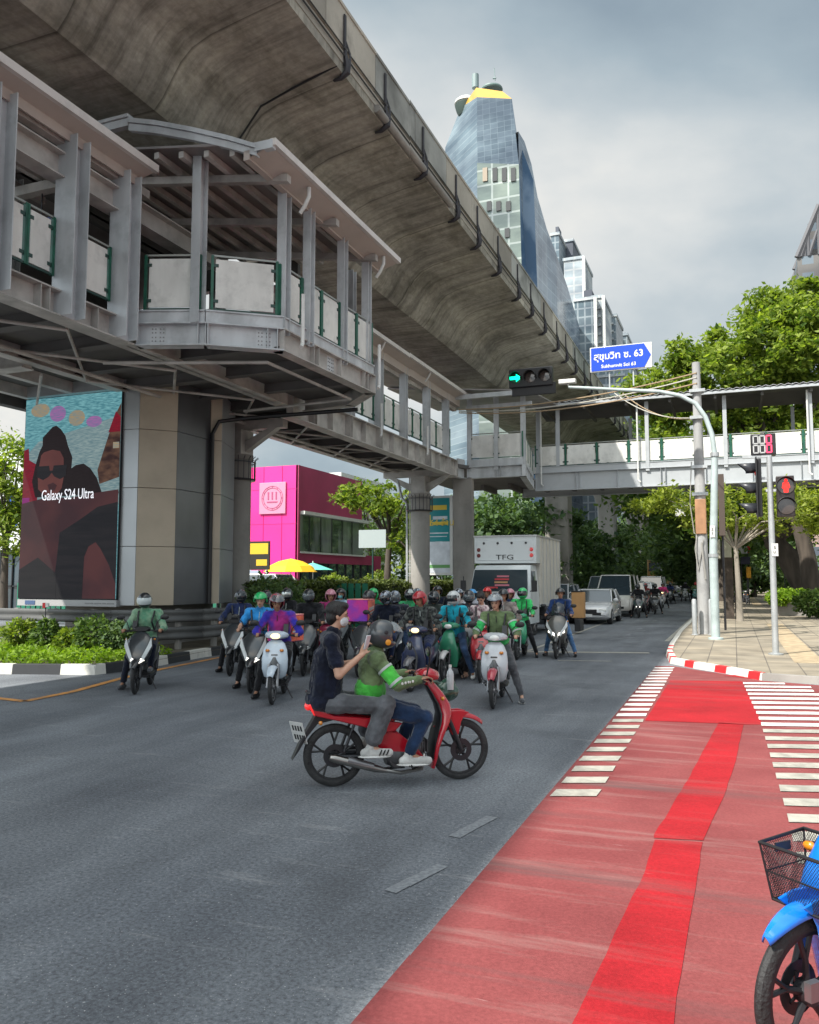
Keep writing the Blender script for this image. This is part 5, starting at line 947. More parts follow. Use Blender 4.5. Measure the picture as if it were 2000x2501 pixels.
b = MB(); b.bm((xE-.1, Yk+.3, wz1), (xE, Ye, h1)); b.bm((xE-.1, Yk+.3, 3.0), (xE, Yf, wz0)); b.bm((xE-.15, Yk, 0), (xE+.05, Yk+.25, h1)); b.bm((xE-.15, Yf-1.2, 0), (xE+.05, Yf, wz0)); b.build('side_cladding', PINK_SHADE, t, smooth=False)
b = MB(); b.bm((xE-.12, Yk+.35, wz1-.02), (xE+.35, Ye+.5, wz1+.2)); b.bm((xE-.1, Yk+.3, wz0-.12), (xE+.1, Ye+.5, wz0)); b.build('window_frame', WHITE, t, smooth=False)
b = MB(); b.bm((xE-.16, Yk+.3, wz0), (xE-.06, Ye+.4, wz1)); b.build('shop_window', mat('shop_glass', (.05, .07, .06), .1, col2=(.20, .22, .22), vscale=.5, stretch=(1, 1, .25), ramp=(.45, .55), coat=1), t, smooth=False)
b = MB(); b.bm((xE-.2, Yk+.3, 0), (xE-.1, Yf-1.2, 3.0)); b.build('ground_floor_glass', WINDG, t, smooth=False)
b = MB()
for k in range(9): y_ = Yk+.6+k*(Yf-Yk-1.5)/9; b.bm((xE-.12, y_, 0), (xE-.02, y_+.1, 3.0))
for k in range(1, 6): y_ = Yk+k*(Ye-Yk)/6; b.bm((xE-.08, y_, wz0), (xE-.03, y_+.07, wz1))
b.build('mullions', DMET, t, smooth=False)
cx = GY(668, 1217, Yk); b = MB(); b.bm((cx.x-1.0, Yk-.12, cx.z-1.05), (cx.x+1.0, Yk, cx.z+1.05)); b.build('crest_panel', mat('pale_pink', (.62, .24, .36), .5), t, bevel=.02)
PKD = mat('crest_line', (.42, .08, .18), .5); b = MB()
for r1_ in (.78, .66):
    b.lathe([(r1_, 0), (r1_+.035, 0), (r1_+.035, .02), (r1_, .02)], 36, Matrix.Translation((cx.x, Yk-.12, cx.z)) @ Matrix.Rotation(R(90), 4, 'X'), closed=True)
for a in range(12): b.box((cx.x+.72*math.cos(a*PI/6), Yk-.13, cx.z+.72*math.sin(a*PI/6)), (.05, .02, .05))
for dx_ in (-.3, 0, .3): b.bm((cx.x+dx_-.05, Yk-.14, cx.z-.1), (cx.x+dx_+.05, Yk-.12, cx.z+.3)); b.ell((cx.x+dx_, Yk-.13, cx.z+.36), (.07, .01, .07))
b.bm((cx.x-.4, Yk-.14, cx.z-.3), (cx.x+.4, Yk-.12, cx.z-.22)); b.build('crest', PKD, t, smooth=False)
# white buildings behind, left side office
q_ = GY(800, 1180, 70); t = thing('white_building', 'white building with ledges showing behind the pink one', 'building', (q_.x, 70, 0)); b = MB(); b.bm((-6, 0, 0), (1.5, 12, q_.z+1)); b.build('wall', WHITE, t, smooth=False); b = MB(); b.bm((-6.5, -.6, q_.z-1.4), (1.8, 0, q_.z-.6)); b.build('ledge', CONC, t, smooth=False)
q_ = GY(25, 1335, 40); t = thing('office_building', 'low glass fronted office building with a white canopy at the left edge', 'building', (q_.x, 40, 0)); zc_ = GY(25, 1320, 40).z
b = MB(); b.bm((-14, 0, zc_-.6), (5, 6, zc_+.7)); b.build('canopy', WHITE, t, smooth=False); b = MB(); b.bm((-14, .6, 0), (4.6, 6, zc_-.6)); b.build('glass_front', WINDG, t, smooth=False)
b = MB()
for k in range(18): b.bm((-14+k*1.05, .5, 0), (-13.92+k*1.05, .6, zc_-.6))
b.bm((-14, .5, 1.4), (4.6, .59, 1.5)); b.build('mullions', BLACK, t, smooth=False); b = MB(); b.bm((-5, .2, zc_+.7), (4.8, 6, zc_+6)); b.build('upper_wall', mat('wall_offwhite', (.55, .57, .56), .6, dirt=.3), t, smooth=False)
b = MB(); b.bm((-.4, .15, zc_+.9), (.3, .19, zc_+3.5)); b.build('blue_banner', mat('banner_blue', (.01, .09, .4), .4), t)
t = thing('green_fence', 'dark green construction fence behind the planted bed at the far left', 'fence', (0, 0, 0)); b = MB()
for k in range(60): x_ = -29+k*.28; b.bm((x_, 27, .1), (x_+.2, 27.04, 1.75))
b.build('panels', mat('fence_green', (.012, .13, .075), .5, var=.2, vscale=1), t, smooth=False); b = MB(); b.bm((-29, 27.05, 1.5), (-12.6, 27.1, 1.6)); b.build('rail', DGREEN, t)
# yellow and black sign, umbrellas
q_ = GY(631, 1370, 34); t = thing('shop_sign', 'yellow and black advertising sign board left of the pink building', 'sign', (q_.x, 34, 0)); zt_, z0_ = GY(631, 1322, 34).z, GY(631, 1392, 34).z
b = MB(); b.bm((-.62, 0, z0_), (.62, .08, zt_)); b.build('board', mat('sign_black', (.02, .017, .012), .4), t); b = MB(); b.bm((-.55, -.01, zt_-.62), (.55, -.002, zt_-.1)); b.bm((-.1, -.01, z0_+.2), (.5, -.002, z0_+.5)); b.build('yellow_print', mat('sign_yellow', (.62, .40, .02), .5), t)
b = MB(); b.bm((-.5, -.02, z0_-.45), (.1, .06, z0_-.02)); b.build('lower_plate', mat('plate_paleblue', (.35, .4, .5), .5), t); b = MB(); b.bm((-.5, 0, 0), (-.42, .06, z0_)); b.bm((.42, 0, 0), (.5, .06, z0_)); b.build('posts', WHITE, t)
for i, (px, py, w_, c_, lab) in enumerate([(711, 1385, 1.55, (.85, .45, .01), 'bright yellow market umbrella behind the hedge'), (765, 1387, 1.2, (.12, .52, .42), 'turquoise market umbrella half behind the yellow one')]):
    Y_ = 41+i*1.5; q_ = GY(px, py, Y_); t = thing('umbrella', lab, 'umbrella', (q_.x, Y_, 0)); b = MB(); b.lathe([(w_, q_.z-.28), (w_*.8, q_.z+.05), (w_*.45, q_.z+.32), (.02, q_.z+.48)] if i == 0 else [(w_, q_.z-.12), (w_*.5, q_.z+.1), (.02, q_.z+.3)], 10); b.build('canopy', mat('umbrella_cloth', c_, .7, emit=.0), t, smooth=False); b = MB(); b.tube([(0, 0, 0), (0, 0, q_.z+.4)], .03, 6); b.build('pole', WHITE, t)
# shops down the right pavement, small and far
SH = [((1822, 1290), (1832, 1350), 78, (.55, .01, .02), 'narrow red vertical banner'), ((1795, 1335), (1825, 1352), 75, (.6, .6, .6), 'white shop sign with red print'), ((1808, 1360), (1832, 1378), 74, (.03, .03, .06), 'dark navy shop sign'), ((1822, 1385), (1834, 1412), 72, (.75, .35, .02), 'yellow and orange standing banner'), ((1912, 1332), (1930, 1362), 80, (.6, .05, .09), 'crimson and yellow sign under the tree'), ((1975, 1335), (1988, 1380), 66, (.75, .25, .03), 'orange vertical banner at the right edge')]
for i, (a_, c_, Y_, col, lab) in enumerate(SH):
    A2, C2 = GY(*a_, Y_), GY(*c_, Y_); t = thing('shop_banner', lab, 'banner', ((A2.x+C2.x)/2, Y_, 0)); b = MB(); w_ = C2.x-A2.x; b.bm((-w_/2, 0, C2.z), (w_/2, .08, A2.z)); b.build('face', mat('banner_face', col, .5, var=.2, vscale=2), t); b = MB(); b.bm((-w_/2, .02, 0), (-w_/2+.08, .08, C2.z)); b.build('post', DMET, t)
q_ = GY(1985, 1300, 95); t = thing('shop_row', 'row of shops with grey awning and pinkish walls beyond the bushes on the right', 'shops', (q_.x-1, 95, 0)); b = MB(); b.bm((0, 0, 0), (14, 20, 7.5)); b.build('wall', mat('shop_wall', (.36, .25, .22), .7, var=.2, vscale=.6), t, smooth=False); b = MB(); b.bm((-.5, -2, 3.2), (14, 0, 5.2)); b.build('awning', mat('awning_slate', (.08, .10, .13), .6), t, smooth=False)
b = MB(); b.bm((.5, -.1, 0), (13, 0, 3.0)); b.build('shopfront', WINDG, t, smooth=False)
q_ = GY(1840, 1330, 125); t = thing('far_building', 'plain pale building closing the pavement view behind the banners', 'building', (q_.x, 125, 0)); b = MB(); b.bm((-2, 0, 0), (9, 10, 9)); b.build('wall', CONC, t, smooth=False)
# hanging white board over the road
q_ = GY(1666, 1245, 70); t = thing('small_signboard', 'small white board hanging in the yellow green branches', 'sign', (q_.x, 70, q_.z)); b = MB(); b.bm((-.55, 0, -.5), (.55, .05, .5)); b.build('board', WHITE, t); b = MB(); b.tube([(0, .03, .5), (0, .03, 2.5)], .03, 5); b.build('hanger', DMET, t)
q_ = GY(910, 1315, 43); t = thing('street_notice', 'grey rectangular notice board on a pole behind the hedge', 'sign', (q_.x, 43, 0)); b = MB(); b.bm((-.85, 0, GY(910, 1338, 43).z), (.85, .06, GY(910, 1294, 43).z)); b.build('board', mat('board_grey', (.33, .38, .38), .5), t); b = MB(); b.tube([(0, .1, 0), (0, .1, 4.8)], .05, 6); b.build('post', DGREEN, t)
q_ = GY(112, 1478, 15.6); t = thing('small_tag', 'small red and white tag hanging below the video screen', 'tag', (q_.x, 15.6, 0)); b = MB(); b.box((.05, 0, q_.z), (.1, .03, .1)); b.build('white_half', WHITE, t); b = MB(); b.box((-.05, 0, q_.z-.01), (.09, .03, .13)); b.build('red_half', KR, t); b = MB(); b.tube([(0, 0, 0), (0, 0, q_.z)], .012, 5); b.build('stake', DMET, t)

q0_, q1_ = GY(1885, 1450, 45.6), GY(1990, 1450, 45.6); t = thing('stone_planter', 'low pale stone planter holding the clipped lime bush beside the footbridge', 'planter', ((q0_.x+q1_.x)/2, 45.2, .12)); w_ = (q1_.x-q0_.x)/2
b = MB(); b.bm((-w_, -1.1, 0), (w_, 1.1, .62)); b.build('wall', CONC, t, bevel=.02); b = MB(); b.bm((-w_-.08, -1.2, .62), (w_+.08, 1.2, .72)); b.build('coping', mat('coping_stone', (.42, .39, .34), .7, var=.15), t, bevel=.015)
# ================================================================== two-wheelers (local +X forward, +Y left)
def sup(cx, cy, hx, hy, z, n=14, e=.75):
    return [Vector((cx+hx*abs(math.cos(a))**e*(1 if math.cos(a) >= 0 else -1), cy+hy*abs(math.sin(a))**e*(1 if math.sin(a) >= 0 else -1), z)) for a in (2*PI*k/n for k in range(n))]
def supx(x, cy, cz, hy, hz, n=14, e=.75):
    return [Vector((x, cy+hy*abs(math.cos(a))**e*(1 if math.cos(a) >= 0 else -1), cz+hz*abs(math.sin(a))**e*(1 if math.sin(a) >= 0 else -1))) for a in (2*PI*k/n for k in range(n))]
RY = Matrix.Rotation(R(90), 4, 'X')
TREAD = mat('tyre_rubber', (.022, .022, .023), .7, var=.35, vscale=9, bump=.5, bscale=55)
_wh = {}
def wheel(root, x, r, w, rim=ALU, spokes=5, disc=True, name='wheel', n=32):
    key = (r, w, rim.name, spokes, disc, n)
    if key not in _wh:
        t_ = MB(); k = 10; t_.lathe([(r-w*.85+w*.85*math.cos(a), w*.62*math.sin(a)) for a in [2*PI*i/k for i in range(k)]], n, RY, closed=True)
        s_ = MB(); ri = r-w*1.55; s_.lathe([(ri, -w*.5), (ri+.022, -w*.55), (ri+.022, w*.55), (ri, w*.5)], n, RY, closed=True); s_.lathe([(.001, -w*.75), (.045, -w*.75), (.05, 0), (.045, w*.75), (.001, w*.75)], 14, RY)
        for i in range(spokes):
            a = 2*PI*i/spokes+.3; d = Vector((math.cos(a), 0, math.sin(a))); 
            for off in ((-.16, .16) if spokes <= 5 else (0,)):
                e_ = Vector((math.cos(a+off), 0, math.sin(a+off))); s_.tube([d*.035, d*ri*.5+e_*ri*.08, e_*(ri+.005)], [.017, .010, .012], 6)
        d_ = None
        if disc:
            d_ = MB(); yd = w*.9; d_.lathe([(.055, yd), (.105, yd), (.105, yd+.005), (.055, yd+.005)], 26, RY, closed=True)
            for i in range(6): a = i*PI/3; d_.tube([(.03*math.cos(a), -yd, .03*math.sin(a)), (.07*math.cos(a+.3), -yd, .07*math.sin(a+.3))], .007, 5)
        _wh[key] = (t_.mesh('tyre', TREAD), s_.mesh('rim', rim), d_.mesh('brake_disc', DMET) if d_ else None)
    a, b_, c = _wh[key]; h = inst(name, b_, root, (x, 0, r)); inst('tyre', a, h)
    if c: inst('brake_disc', c, h)
    return h
def arc_fender(root, x, r, wheel_r, w, a0, a1, m, name='front_fender', th=.008, taper=.6):
    b = MB(); rings = []; n = 14
    for i in range(n+1):
        a = R(a0+(a1-a0)*i/n); k = 1-(1-taper)*abs(2*i/n-1)**2.5; rr_ = wheel_r
        rings.append([Vector((x+rr_*1.0*math.cos(a)*(1-.06*abs(q)), q*w*k, r+rr_*math.sin(a)*(1-.13*abs(q)**2.2))) for q in (-1, -.75, -.3, .3, .75, 1)])
    for i in range(n):
        vs = rings[i]+rings[i+1]; b.add(vs, [(j, j+1, 7+j, 6+j) for j in range(5)])
    bmx = bmesh.new(); me = b.mesh(name, m); bmx.from_mesh(me); bmesh.ops.remove_doubles(bmx, verts=bmx.verts, dist=1e-4); bmx.to_mesh(me); bmx.free(); me.polygons.foreach_set('use_smooth', [True]*len(me.polygons))
    o = inst(name, me, root); s_ = o.modifiers.new('s', 'SOLIDIFY'); s_.thickness = th; return o
def plate(root, x, z, pitch=-20, txt='2กก\n638', yaw=0):
    b = MB(); M = Matrix.Translation((x, 0, z)) @ Matrix.Rotation(yaw, 4, 'Z') @ Matrix.Rotation(R(pitch), 4, 'Y'); M3 = M.to_3x3(); b.box((x, 0, z), (.006, .17, .21), M=M3); o = b.build('licence_plate', WHITE, root)
    b = MB()
    for z_, ys_ in ((.045, (-.055, -.02, .015, .05)), (-.045, (-.05, -.017, .017, .05))):
        for y_ in ys_: c_ = M @ Vector((-.0045, y_, z_)); b.box(c_, (.003, .018, .05), M=M3)
    b.build('plate_print', BLACK, o, smooth=False); return o
def mirrors(root, x, z, w=.34, m=BLACK, h=.2):
    for s_ in (-1, 1):
        b = MB(); b.tube([(x, s_*w*.62, z), (x+.02, s_*w*.72, z+h*.6), (x-.0, s_*w*.95, z+h)], .008, 6); b.ell((x-.02, s_*w*1.08, z+h+.01), (.015, .075, .048), 12, 8)
        o = b.build('mirror', m, root); b = MB(); b.ell((x-.034, s_*w*1.08, z+h+.01), (.004, .064, .038), 12, 6); b.build('mirror_glass', CHROME, o)
def grips(root, x, z, w=.34, rake=-.07):
    b = MB(); b.tube([(x-.04, w, z-.01), (x, w*.5, z+.015), (x+.02, 0, z), (x, -w*.5, z+.015), (x-.04, -w, z-.01)], .012, 8); b.build('handlebar', DMET, root)
    for s_ in (-1, 1):
        b = MB(); b.tube([(x-.043, s_*w*1.03, z-.012), (x-.018, s_*w*.68, z+.008)], .019, 10); b.tube([(x+.03, s_*w*.95, z-.02), (x+.02, s_*w*.6, z)], .007, 5); b.build('grip', BLACKM, root)
def scooter(lab, fc, ang, style, col, trim=None, group='scooters waiting at the lights', lit=False, seat=BLACKM, box=None, det=True, steer=0):
    """fc: ground point of the front wheel"""
    H_ = Vector((math.cos(ang), math.sin(ang), 0)); wb = 1.24 if style != 'maxi' else 1.3
    loc = Vector(fc)-H_*wb/2; t = thing('motor_scooter', lab, 'scooter', (loc.x, loc.y, .002), ang, group)
    BM_ = paint(col); TM = paint(trim) if trim else BM_; xf = wb/2; r = .27 if style in ('classic', 'sport', 'under', 'naked') else .25; tw = .05 if style != 'maxi' else .06
    wheel(t, xf, r, tw, ALU if style != 'sport' else DMET, 5, True, 'front_wheel', 26); wheel(t, -xf, r, tw+.008, DMET, 5, False, 'rear_wheel', 26)
    b = MB()
    for s_ in (-1, 1): b.tube([(xf, s_*.075, r), (xf-.10, s_*.07, r+.33)], [.02, .024], 8); b.tube([(xf-.02, s_*.085, r-.02), (xf-.02, s_*.05, r+.02)], .03, 6)
    b.build('fork', ALU if style in ('classic',) else DMET, t)
    arc_fender(t, xf-.01, r, r+.055, .075, 35, 150, TM if style in ('classic', 'under') and trim else (BM_ if style in ('classic', 'under') else paint((.02, .022, .025))))
    if style == 'classic':
        rg = [(.36, .36, .04, .10), (.40, .38, .06, .17), (.52, .41, .065, .20), (.66, .40, .07, .205), (.80, .36, .07, .185), (.90, .32, .06, .14), (.95, .29, .04, .08)]
    elif style == 'sport':
        rg = [(.42, .50, .03, .05), (.50, .50, .06, .13), (.62, .46, .08, .20), (.76, .40, .10, .225), (.88, .33, .09, .20), (.97, .27, .06, .12), (1.01, .25, .03, .06)]
    elif style == 'maxi':
        rg = [(.38, .52, .03, .09), (.48, .56, .06, .18), (.60, .52, .10, .245), (.74, .45, .12, .26), (.88, .36, .12, .225), (.99, .28, .08, .15), (1.04, .25, .04, .07)]
    else:
        rg = [(.26, .30, .03, .15), (.38, .34, .035, .185), (.54, .38, .045, .19), (.68, .41, .055, .165), (.80, .37, .065, .13), (.90, .31, .06, .10), (.95, .28, .04, .06)]
    b = MB(); b.loft([sup(x_, 0, hx_, hy_, z_, 18) for z_, x_, hx_, hy_ in rg]); b.build('front_apron', BM_ if style != 'sport' else paint((.025, .03, .034)), t, ang=50)
    if style in ('classic', 'under'):
        b = MB(); b.loft([supx(.16, 0, 1.0, .13, .035, 14), supx(.24, 0, 1.02, .19, .06, 14), supx(.32, 0, 1.03, .17, .065, 14), supx(.385, 0, 1.02, .10, .045, 14)]); o = b.build('handlebar_cowl', BM_, t)
        b = MB(); b.ell((.385, 0, 1.015), (.025, .075, .045), 14, 8); b.build('headlight', LEDY if lit else LAMPG, o)
        for s_ in (-1, 1):
            b = MB(); b.ell((.44 if style == 'classic' else .42, s_*.11, .80 if style == 'classic' else .66), (.03, .035, .025), 10, 6); b.build('indicator', AMBER, t)
        if style == 'classic':
            b = MB(); b.loft([sup(.445, 0, .035, .09, .46, 12), sup(.47, 0, .02, .075, .6, 12), sup(.45, 0, .02, .02, .7, 12)]); b.build('apron_grille', paint((.06, .065, .07)), t)
            b = MB(); b.box((.455, 0, .735), (.012, .10, .022)); b.build('badge', CHROME, t)
    else:
        for s_ in (-1, 1):   # angular running lights and white blades of the sporty nose
            w_ = .25 if style == 'maxi' else .215
            b = MB(); b.prism([(.03, .50), (.12, .545), (.10, .60), (.035, .56)] if style == 'sport' else [(.04, .55), (.20, .63), (.19, .69), (.05, .61)], lambda u, v, w: (w-(v-.5)*.35-u*.25, s_*u, v), .565 if style == 'sport' else .655, .60 if style == 'sport' else .69); b.build('headlight', LEDW if lit else LAMPG, t)
            b = MB(); b.prism([(.10, .53), (w_+.01, .78), (w_-.01, .92), (w_-.055, .79), (.08, .61)], lambda u, v, w: (w-(v-.5)*.33-u*.22, s_*u, v), .595 if style == 'sport' else .655, .63 if style == 'sport' else .69); b.build('side_blade', TM, t)
            b = MB(); b.ell((.30, s_*.235, .88), (.03, .02, .02), 8, 6); b.build('indicator', AMBER, t)
        b = MB(); b.loft([supx(.12, 0, 1.03, .12, .03, 12), supx(.2, 0, 1.05, .15, .05, 12), supx(.28, 0, 1.05, .11, .035, 12)]); b.build('instrument_cowl', BLACK, t)
        if style == 'maxi':
            b = MB(); b.add([(.30, -.17, 1.0), (.30, .17, 1.0), (.18, .14, 1.28), (.14, 0, 1.34), (.18, -.14, 1.28), (.335, 0, 1.0)], [(0, 5, 3, 4), (5, 1, 2, 3)]); o = b.build('windscreen', mat('smoked_screen', (.04, .05, .06), .08, alpha=.72, coat=1), t); s2 = o.modifiers.new('s', 'SOLIDIFY'); s2.thickness = .005
    grips(t, .19, 1.01, .34); mirrors(t, .2, 1.03, .34, BLACK, .21 if style != 'classic' else .17)
    # floor, body, seat, tail
    b = MB(); b.loft([supx(-.12, 0, .30, .17, .035), supx(.1, 0, .28, .17, .03), supx(.32, 0, .31, .165, .035)]); b.build('floorboard', BLACK, t)
    b = MB(); b.loft([supx(-.02, 0, .42, .10, .16), supx(-.12, 0, .52, .14, .2), supx(-.4, 0, .58, .16, .17), supx(-.68, 0, .66, .13, .12), supx(-.88, 0, .76, .05, .05)]); b.build('body', BM_, t, ang=60)
    b = MB(); b.loft([supx(.0, 0, .70, .09, .03), supx(-.1, 0, .735, .14, .05), supx(-.35, 0, .75, .155, .055), supx(-.6, 0, .79, .13, .05), supx(-.84, 0, .83, .08, .03)]); b.build('seat', seat, t, ang=60)
    if det:
        b = MB(); b.loft([supx(-.15, .0, .28, .09, .10), supx(-.3, 0, .28, .10, .12), supx(-xf-.02, .06, .27, .05, .07)]); b.build('engine', DMET, t)
        b = MB(); b.tube([(-.28, -.12, .2), (-.42, -.14, .24), (-.82, -.15, .36)], [.03, .05, .055], 10); b.build('exhaust', DMET, t)
        b = MB(); b.tube([(-.55, .11, .3), (-.68, .11, .58)], .028, 8); b.build('rear_shock', DMET, t)
        b = MB(); b.tube([(.02, .1, .25), (.1, .24, .02)], .012, 6); b.build('side_stand', DMET, t)
        arc_fender(t, -xf, r, r+.05, .07, 40, 205, BLACK, 'rear_fender'); b = MB(); b.ell((-.89, 0, .73), (.03, .08, .03), 10, 6); b.build('tail_light', REDL, t); plate(t, -.93, .56)
    t['loc0'] = 0; del t['loc0']
    return t
# ------------------------------------------------------------------ people
def cap(b, p0, p1, r0, r1, n=10):
    p0, p1 = Vector(p0), Vector(p1); d = (p1-p0); L_ = d.length
    if L_ < 1e-5: d = Vector((0, 0, 1))
    else: d = d/L_
    u = d.orthogonal().normalized(); v = d.cross(u); rings = []
    for a in (-80, -50, -20): rings.append((p0+d*r0*math.sin(R(a)), r0*math.cos(R(a))))
    for a in (20, 50, 80): rings.append((p1+d*r1*math.sin(R(a)), r1*math.cos(R(a))))
    b.loft([[c+(u*math.cos(t_)+v*math.sin(t_))*q for t_ in (2*PI*k/n for k in range(n))] for c, q in rings])
def blob(b, voxel, name, sm=3, wrinkle=0):
    me = bpy.data.meshes.new('tmp'); me.from_pydata(b.v, [], b.f); bm_ = bmesh.new(); bm_.from_mesh(me); bmesh.ops.recalc_face_normals(bm_, faces=bm_.faces); bm_.to_mesh(me); bm_.free()
    o = bpy.data.objects.new('tmp', me); COL.objects.link(o); r_ = o.modifiers.new('r', 'REMESH'); r_.mode = 'VOXEL'; r_.voxel_size = voxel; s_ = o.modifiers.new('s', 'SMOOTH'); s_.factor = .5; s_.iterations = sm
    if wrinkle:
        tx = bpy.data.textures.get('folds') or bpy.data.textures.new('folds', 'CLOUDS'); tx.noise_scale = .065; dd_ = o.modifiers.new('d', 'DISPLACE'); dd_.texture = tx; dd_.strength = wrinkle; dd_.mid_level = .5
    dg = bpy.context.evaluated_depsgraph_get(); dg.update(); m2 = bpy.data.meshes.new_from_object(o.evaluated_get(dg)); bpy.data.objects.remove(o); bpy.data.meshes.remove(me); m2.name = name
    m2.polygons.foreach_set('use_smooth', [True]*len(m2.polygons)); m2.materials.clear(); return m2
def V(*a): return Vector(a)
prng = random.Random(3)
def pose_ride(lean=.05, foot='L', head=(0, 0), seat_z=.80, hx=-.24, wide=0, hand=None, arms='grip'):
    J = {}; lean += prng.uniform(-.03, .05); wide += prng.uniform(-.02, .05); hx += prng.uniform(-.05, .03); head = (head[0]+prng.uniform(-.35, .35), head[1]+prng.uniform(-.05, .15)); seat_z += prng.uniform(-.02, .02); side = prng.uniform(-.03, .03); J['pel'] = V(hx, 0, seat_z+.07); J['che'] = V(hx+.06+lean, 0, seat_z+.40); J['nec'] = V(hx+.08+lean*1.3, 0, seat_z+.59); J['hea'] = V(hx+.11+lean*1.6, side*1.6, seat_z+.73); J['nec'].y = side*1.2; J['che'].y = side*.6
    for s_, k in ((1, 'L'), (-1, 'R')):
        J['sh'+k] = V(hx+.06+lean*1.2, s_*.185, seat_z+.52); J['el'+k] = V(hx+.20+lean, s_*(.30+wide), seat_z+.27); J['ha'+k] = V(.165, s_*.30, 1.03)
        if arms == 'lap': J['el'+k] = V(hx+.1+lean, s_*.27, seat_z+.24); J['ha'+k] = V(hx+.32, s_*.10, seat_z+.12)
        J['hi'+k] = V(hx, s_*.09, seat_z+.04)
        if k in foot: J['kn'+k] = V(hx+.34, s_*.24, .56); J['an'+k] = V(hx+.16, s_*.36, .11); J['to'+k] = V(hx+.33, s_*.39, .045)
        else: J['kn'+k] = V(hx+.43, s_*.17, .74); J['an'+k] = V(hx+.42, s_*.15, .40); J['to'+k] = V(hx+.58, s_*.16, .36)
    J['yaw'], J['tilt'] = head; return J
def hand(b, wr, tip_dir, up, s_, r=1.0, curl=1.1, spread=.0, fr=.0085):
    d = Vector(tip_dir).normalized(); u = Vector(up).normalized(); u = (u-d*u.dot(d)).normalized(); w = d.cross(u)*s_
    pc_ = wr+d*.045*r
    for k in range(4):
        o = pc_+d*.035*r+w*(-.03+.02*k)*r; L1 = (.036, .041, .039, .030)[k]*r; a0 = .35*curl; a1 = a0+.9*curl; a2 = a1+.6*curl; p_ = o
        cap(b, wr+w*(-.024+.016*k)*r, o, .014*r, .0105*r, 8)
        for L_, a in ((L1, a0), (L1*.72, a1), (L1*.55, a2)):
            q_ = p_+(d*math.cos(a)-u*math.sin(a))*L_; cap(b, p_, q_, fr*r, fr*.9*r, 7); p_ = q_
    t0 = wr+d*.015*r-w*.026*r; t1 = t0+(d*.6-w*.7-u*.35).normalized()*.034*r; t2 = t1+(d*.75-w*.1-u*.6).normalized()*.028*r; cap(b, t0, t1, .013*r, .011*r, 8); cap(b, t1, t2, .0105*r, .009*r, 7)
def head_parts(b, c, yaw, tilt, k=1.0):
    M = Matrix.Rotation(yaw, 3, 'Z') @ Matrix.Rotation(tilt, 3, 'Y'); P_ = lambda x, y, z: c+M @ V(x*k, y*k, z*k)
    b.ell(P_(-.012, 0, .03), (.093*k, .073*k, .092*k), 14, 10, M=M); b.ell(P_(.02, 0, -.035), (.068*k, .058*k, .075*k), 14, 10, M=M); cap(b, P_(.055, 0, -.075), P_(.06, 0, -.085), .028*k, .024*k)
    cap(b, P_(.078, 0, .012), P_(.098, 0, -.022), .009*k, .015*k, 8)
    for s_ in (-1, 1): b.ell(P_(-.005, s_*.073, -.008), (.018*k, .009*k, .03*k), 8, 6, M=M); cap(b, P_(.07, s_*.02, .028), P_(.066, s_*.045, .026), .012*k, .01*k, 8)
    return M, P_
def face_bits(root, c, yaw, tilt, k=1.0, lips=True):
    M = Matrix.Rotation(yaw, 3, 'Z') @ Matrix.Rotation(tilt, 3, 'Y'); P_ = lambda x, y, z: c+M @ V(x*k, y*k, z*k); b = MB()
    for s_ in (-1, 1): b.ell(P_(.083, s_*.031, .006), (.006*k, .015*k, .006*k), 8, 6, M=M); b.ell(P_(.083, s_*.034, .028), (.008*k, .02*k, .004*k), 8, 6, M=M)
    b.build('eyes', BLACK, root)
    if lips: b = MB(); b.ell(P_(.088, 0, -.052), (.007*k, .022*k, .007*k), 10, 6, M=M); b.build('mouth', LIPS, root)
_pc = {}
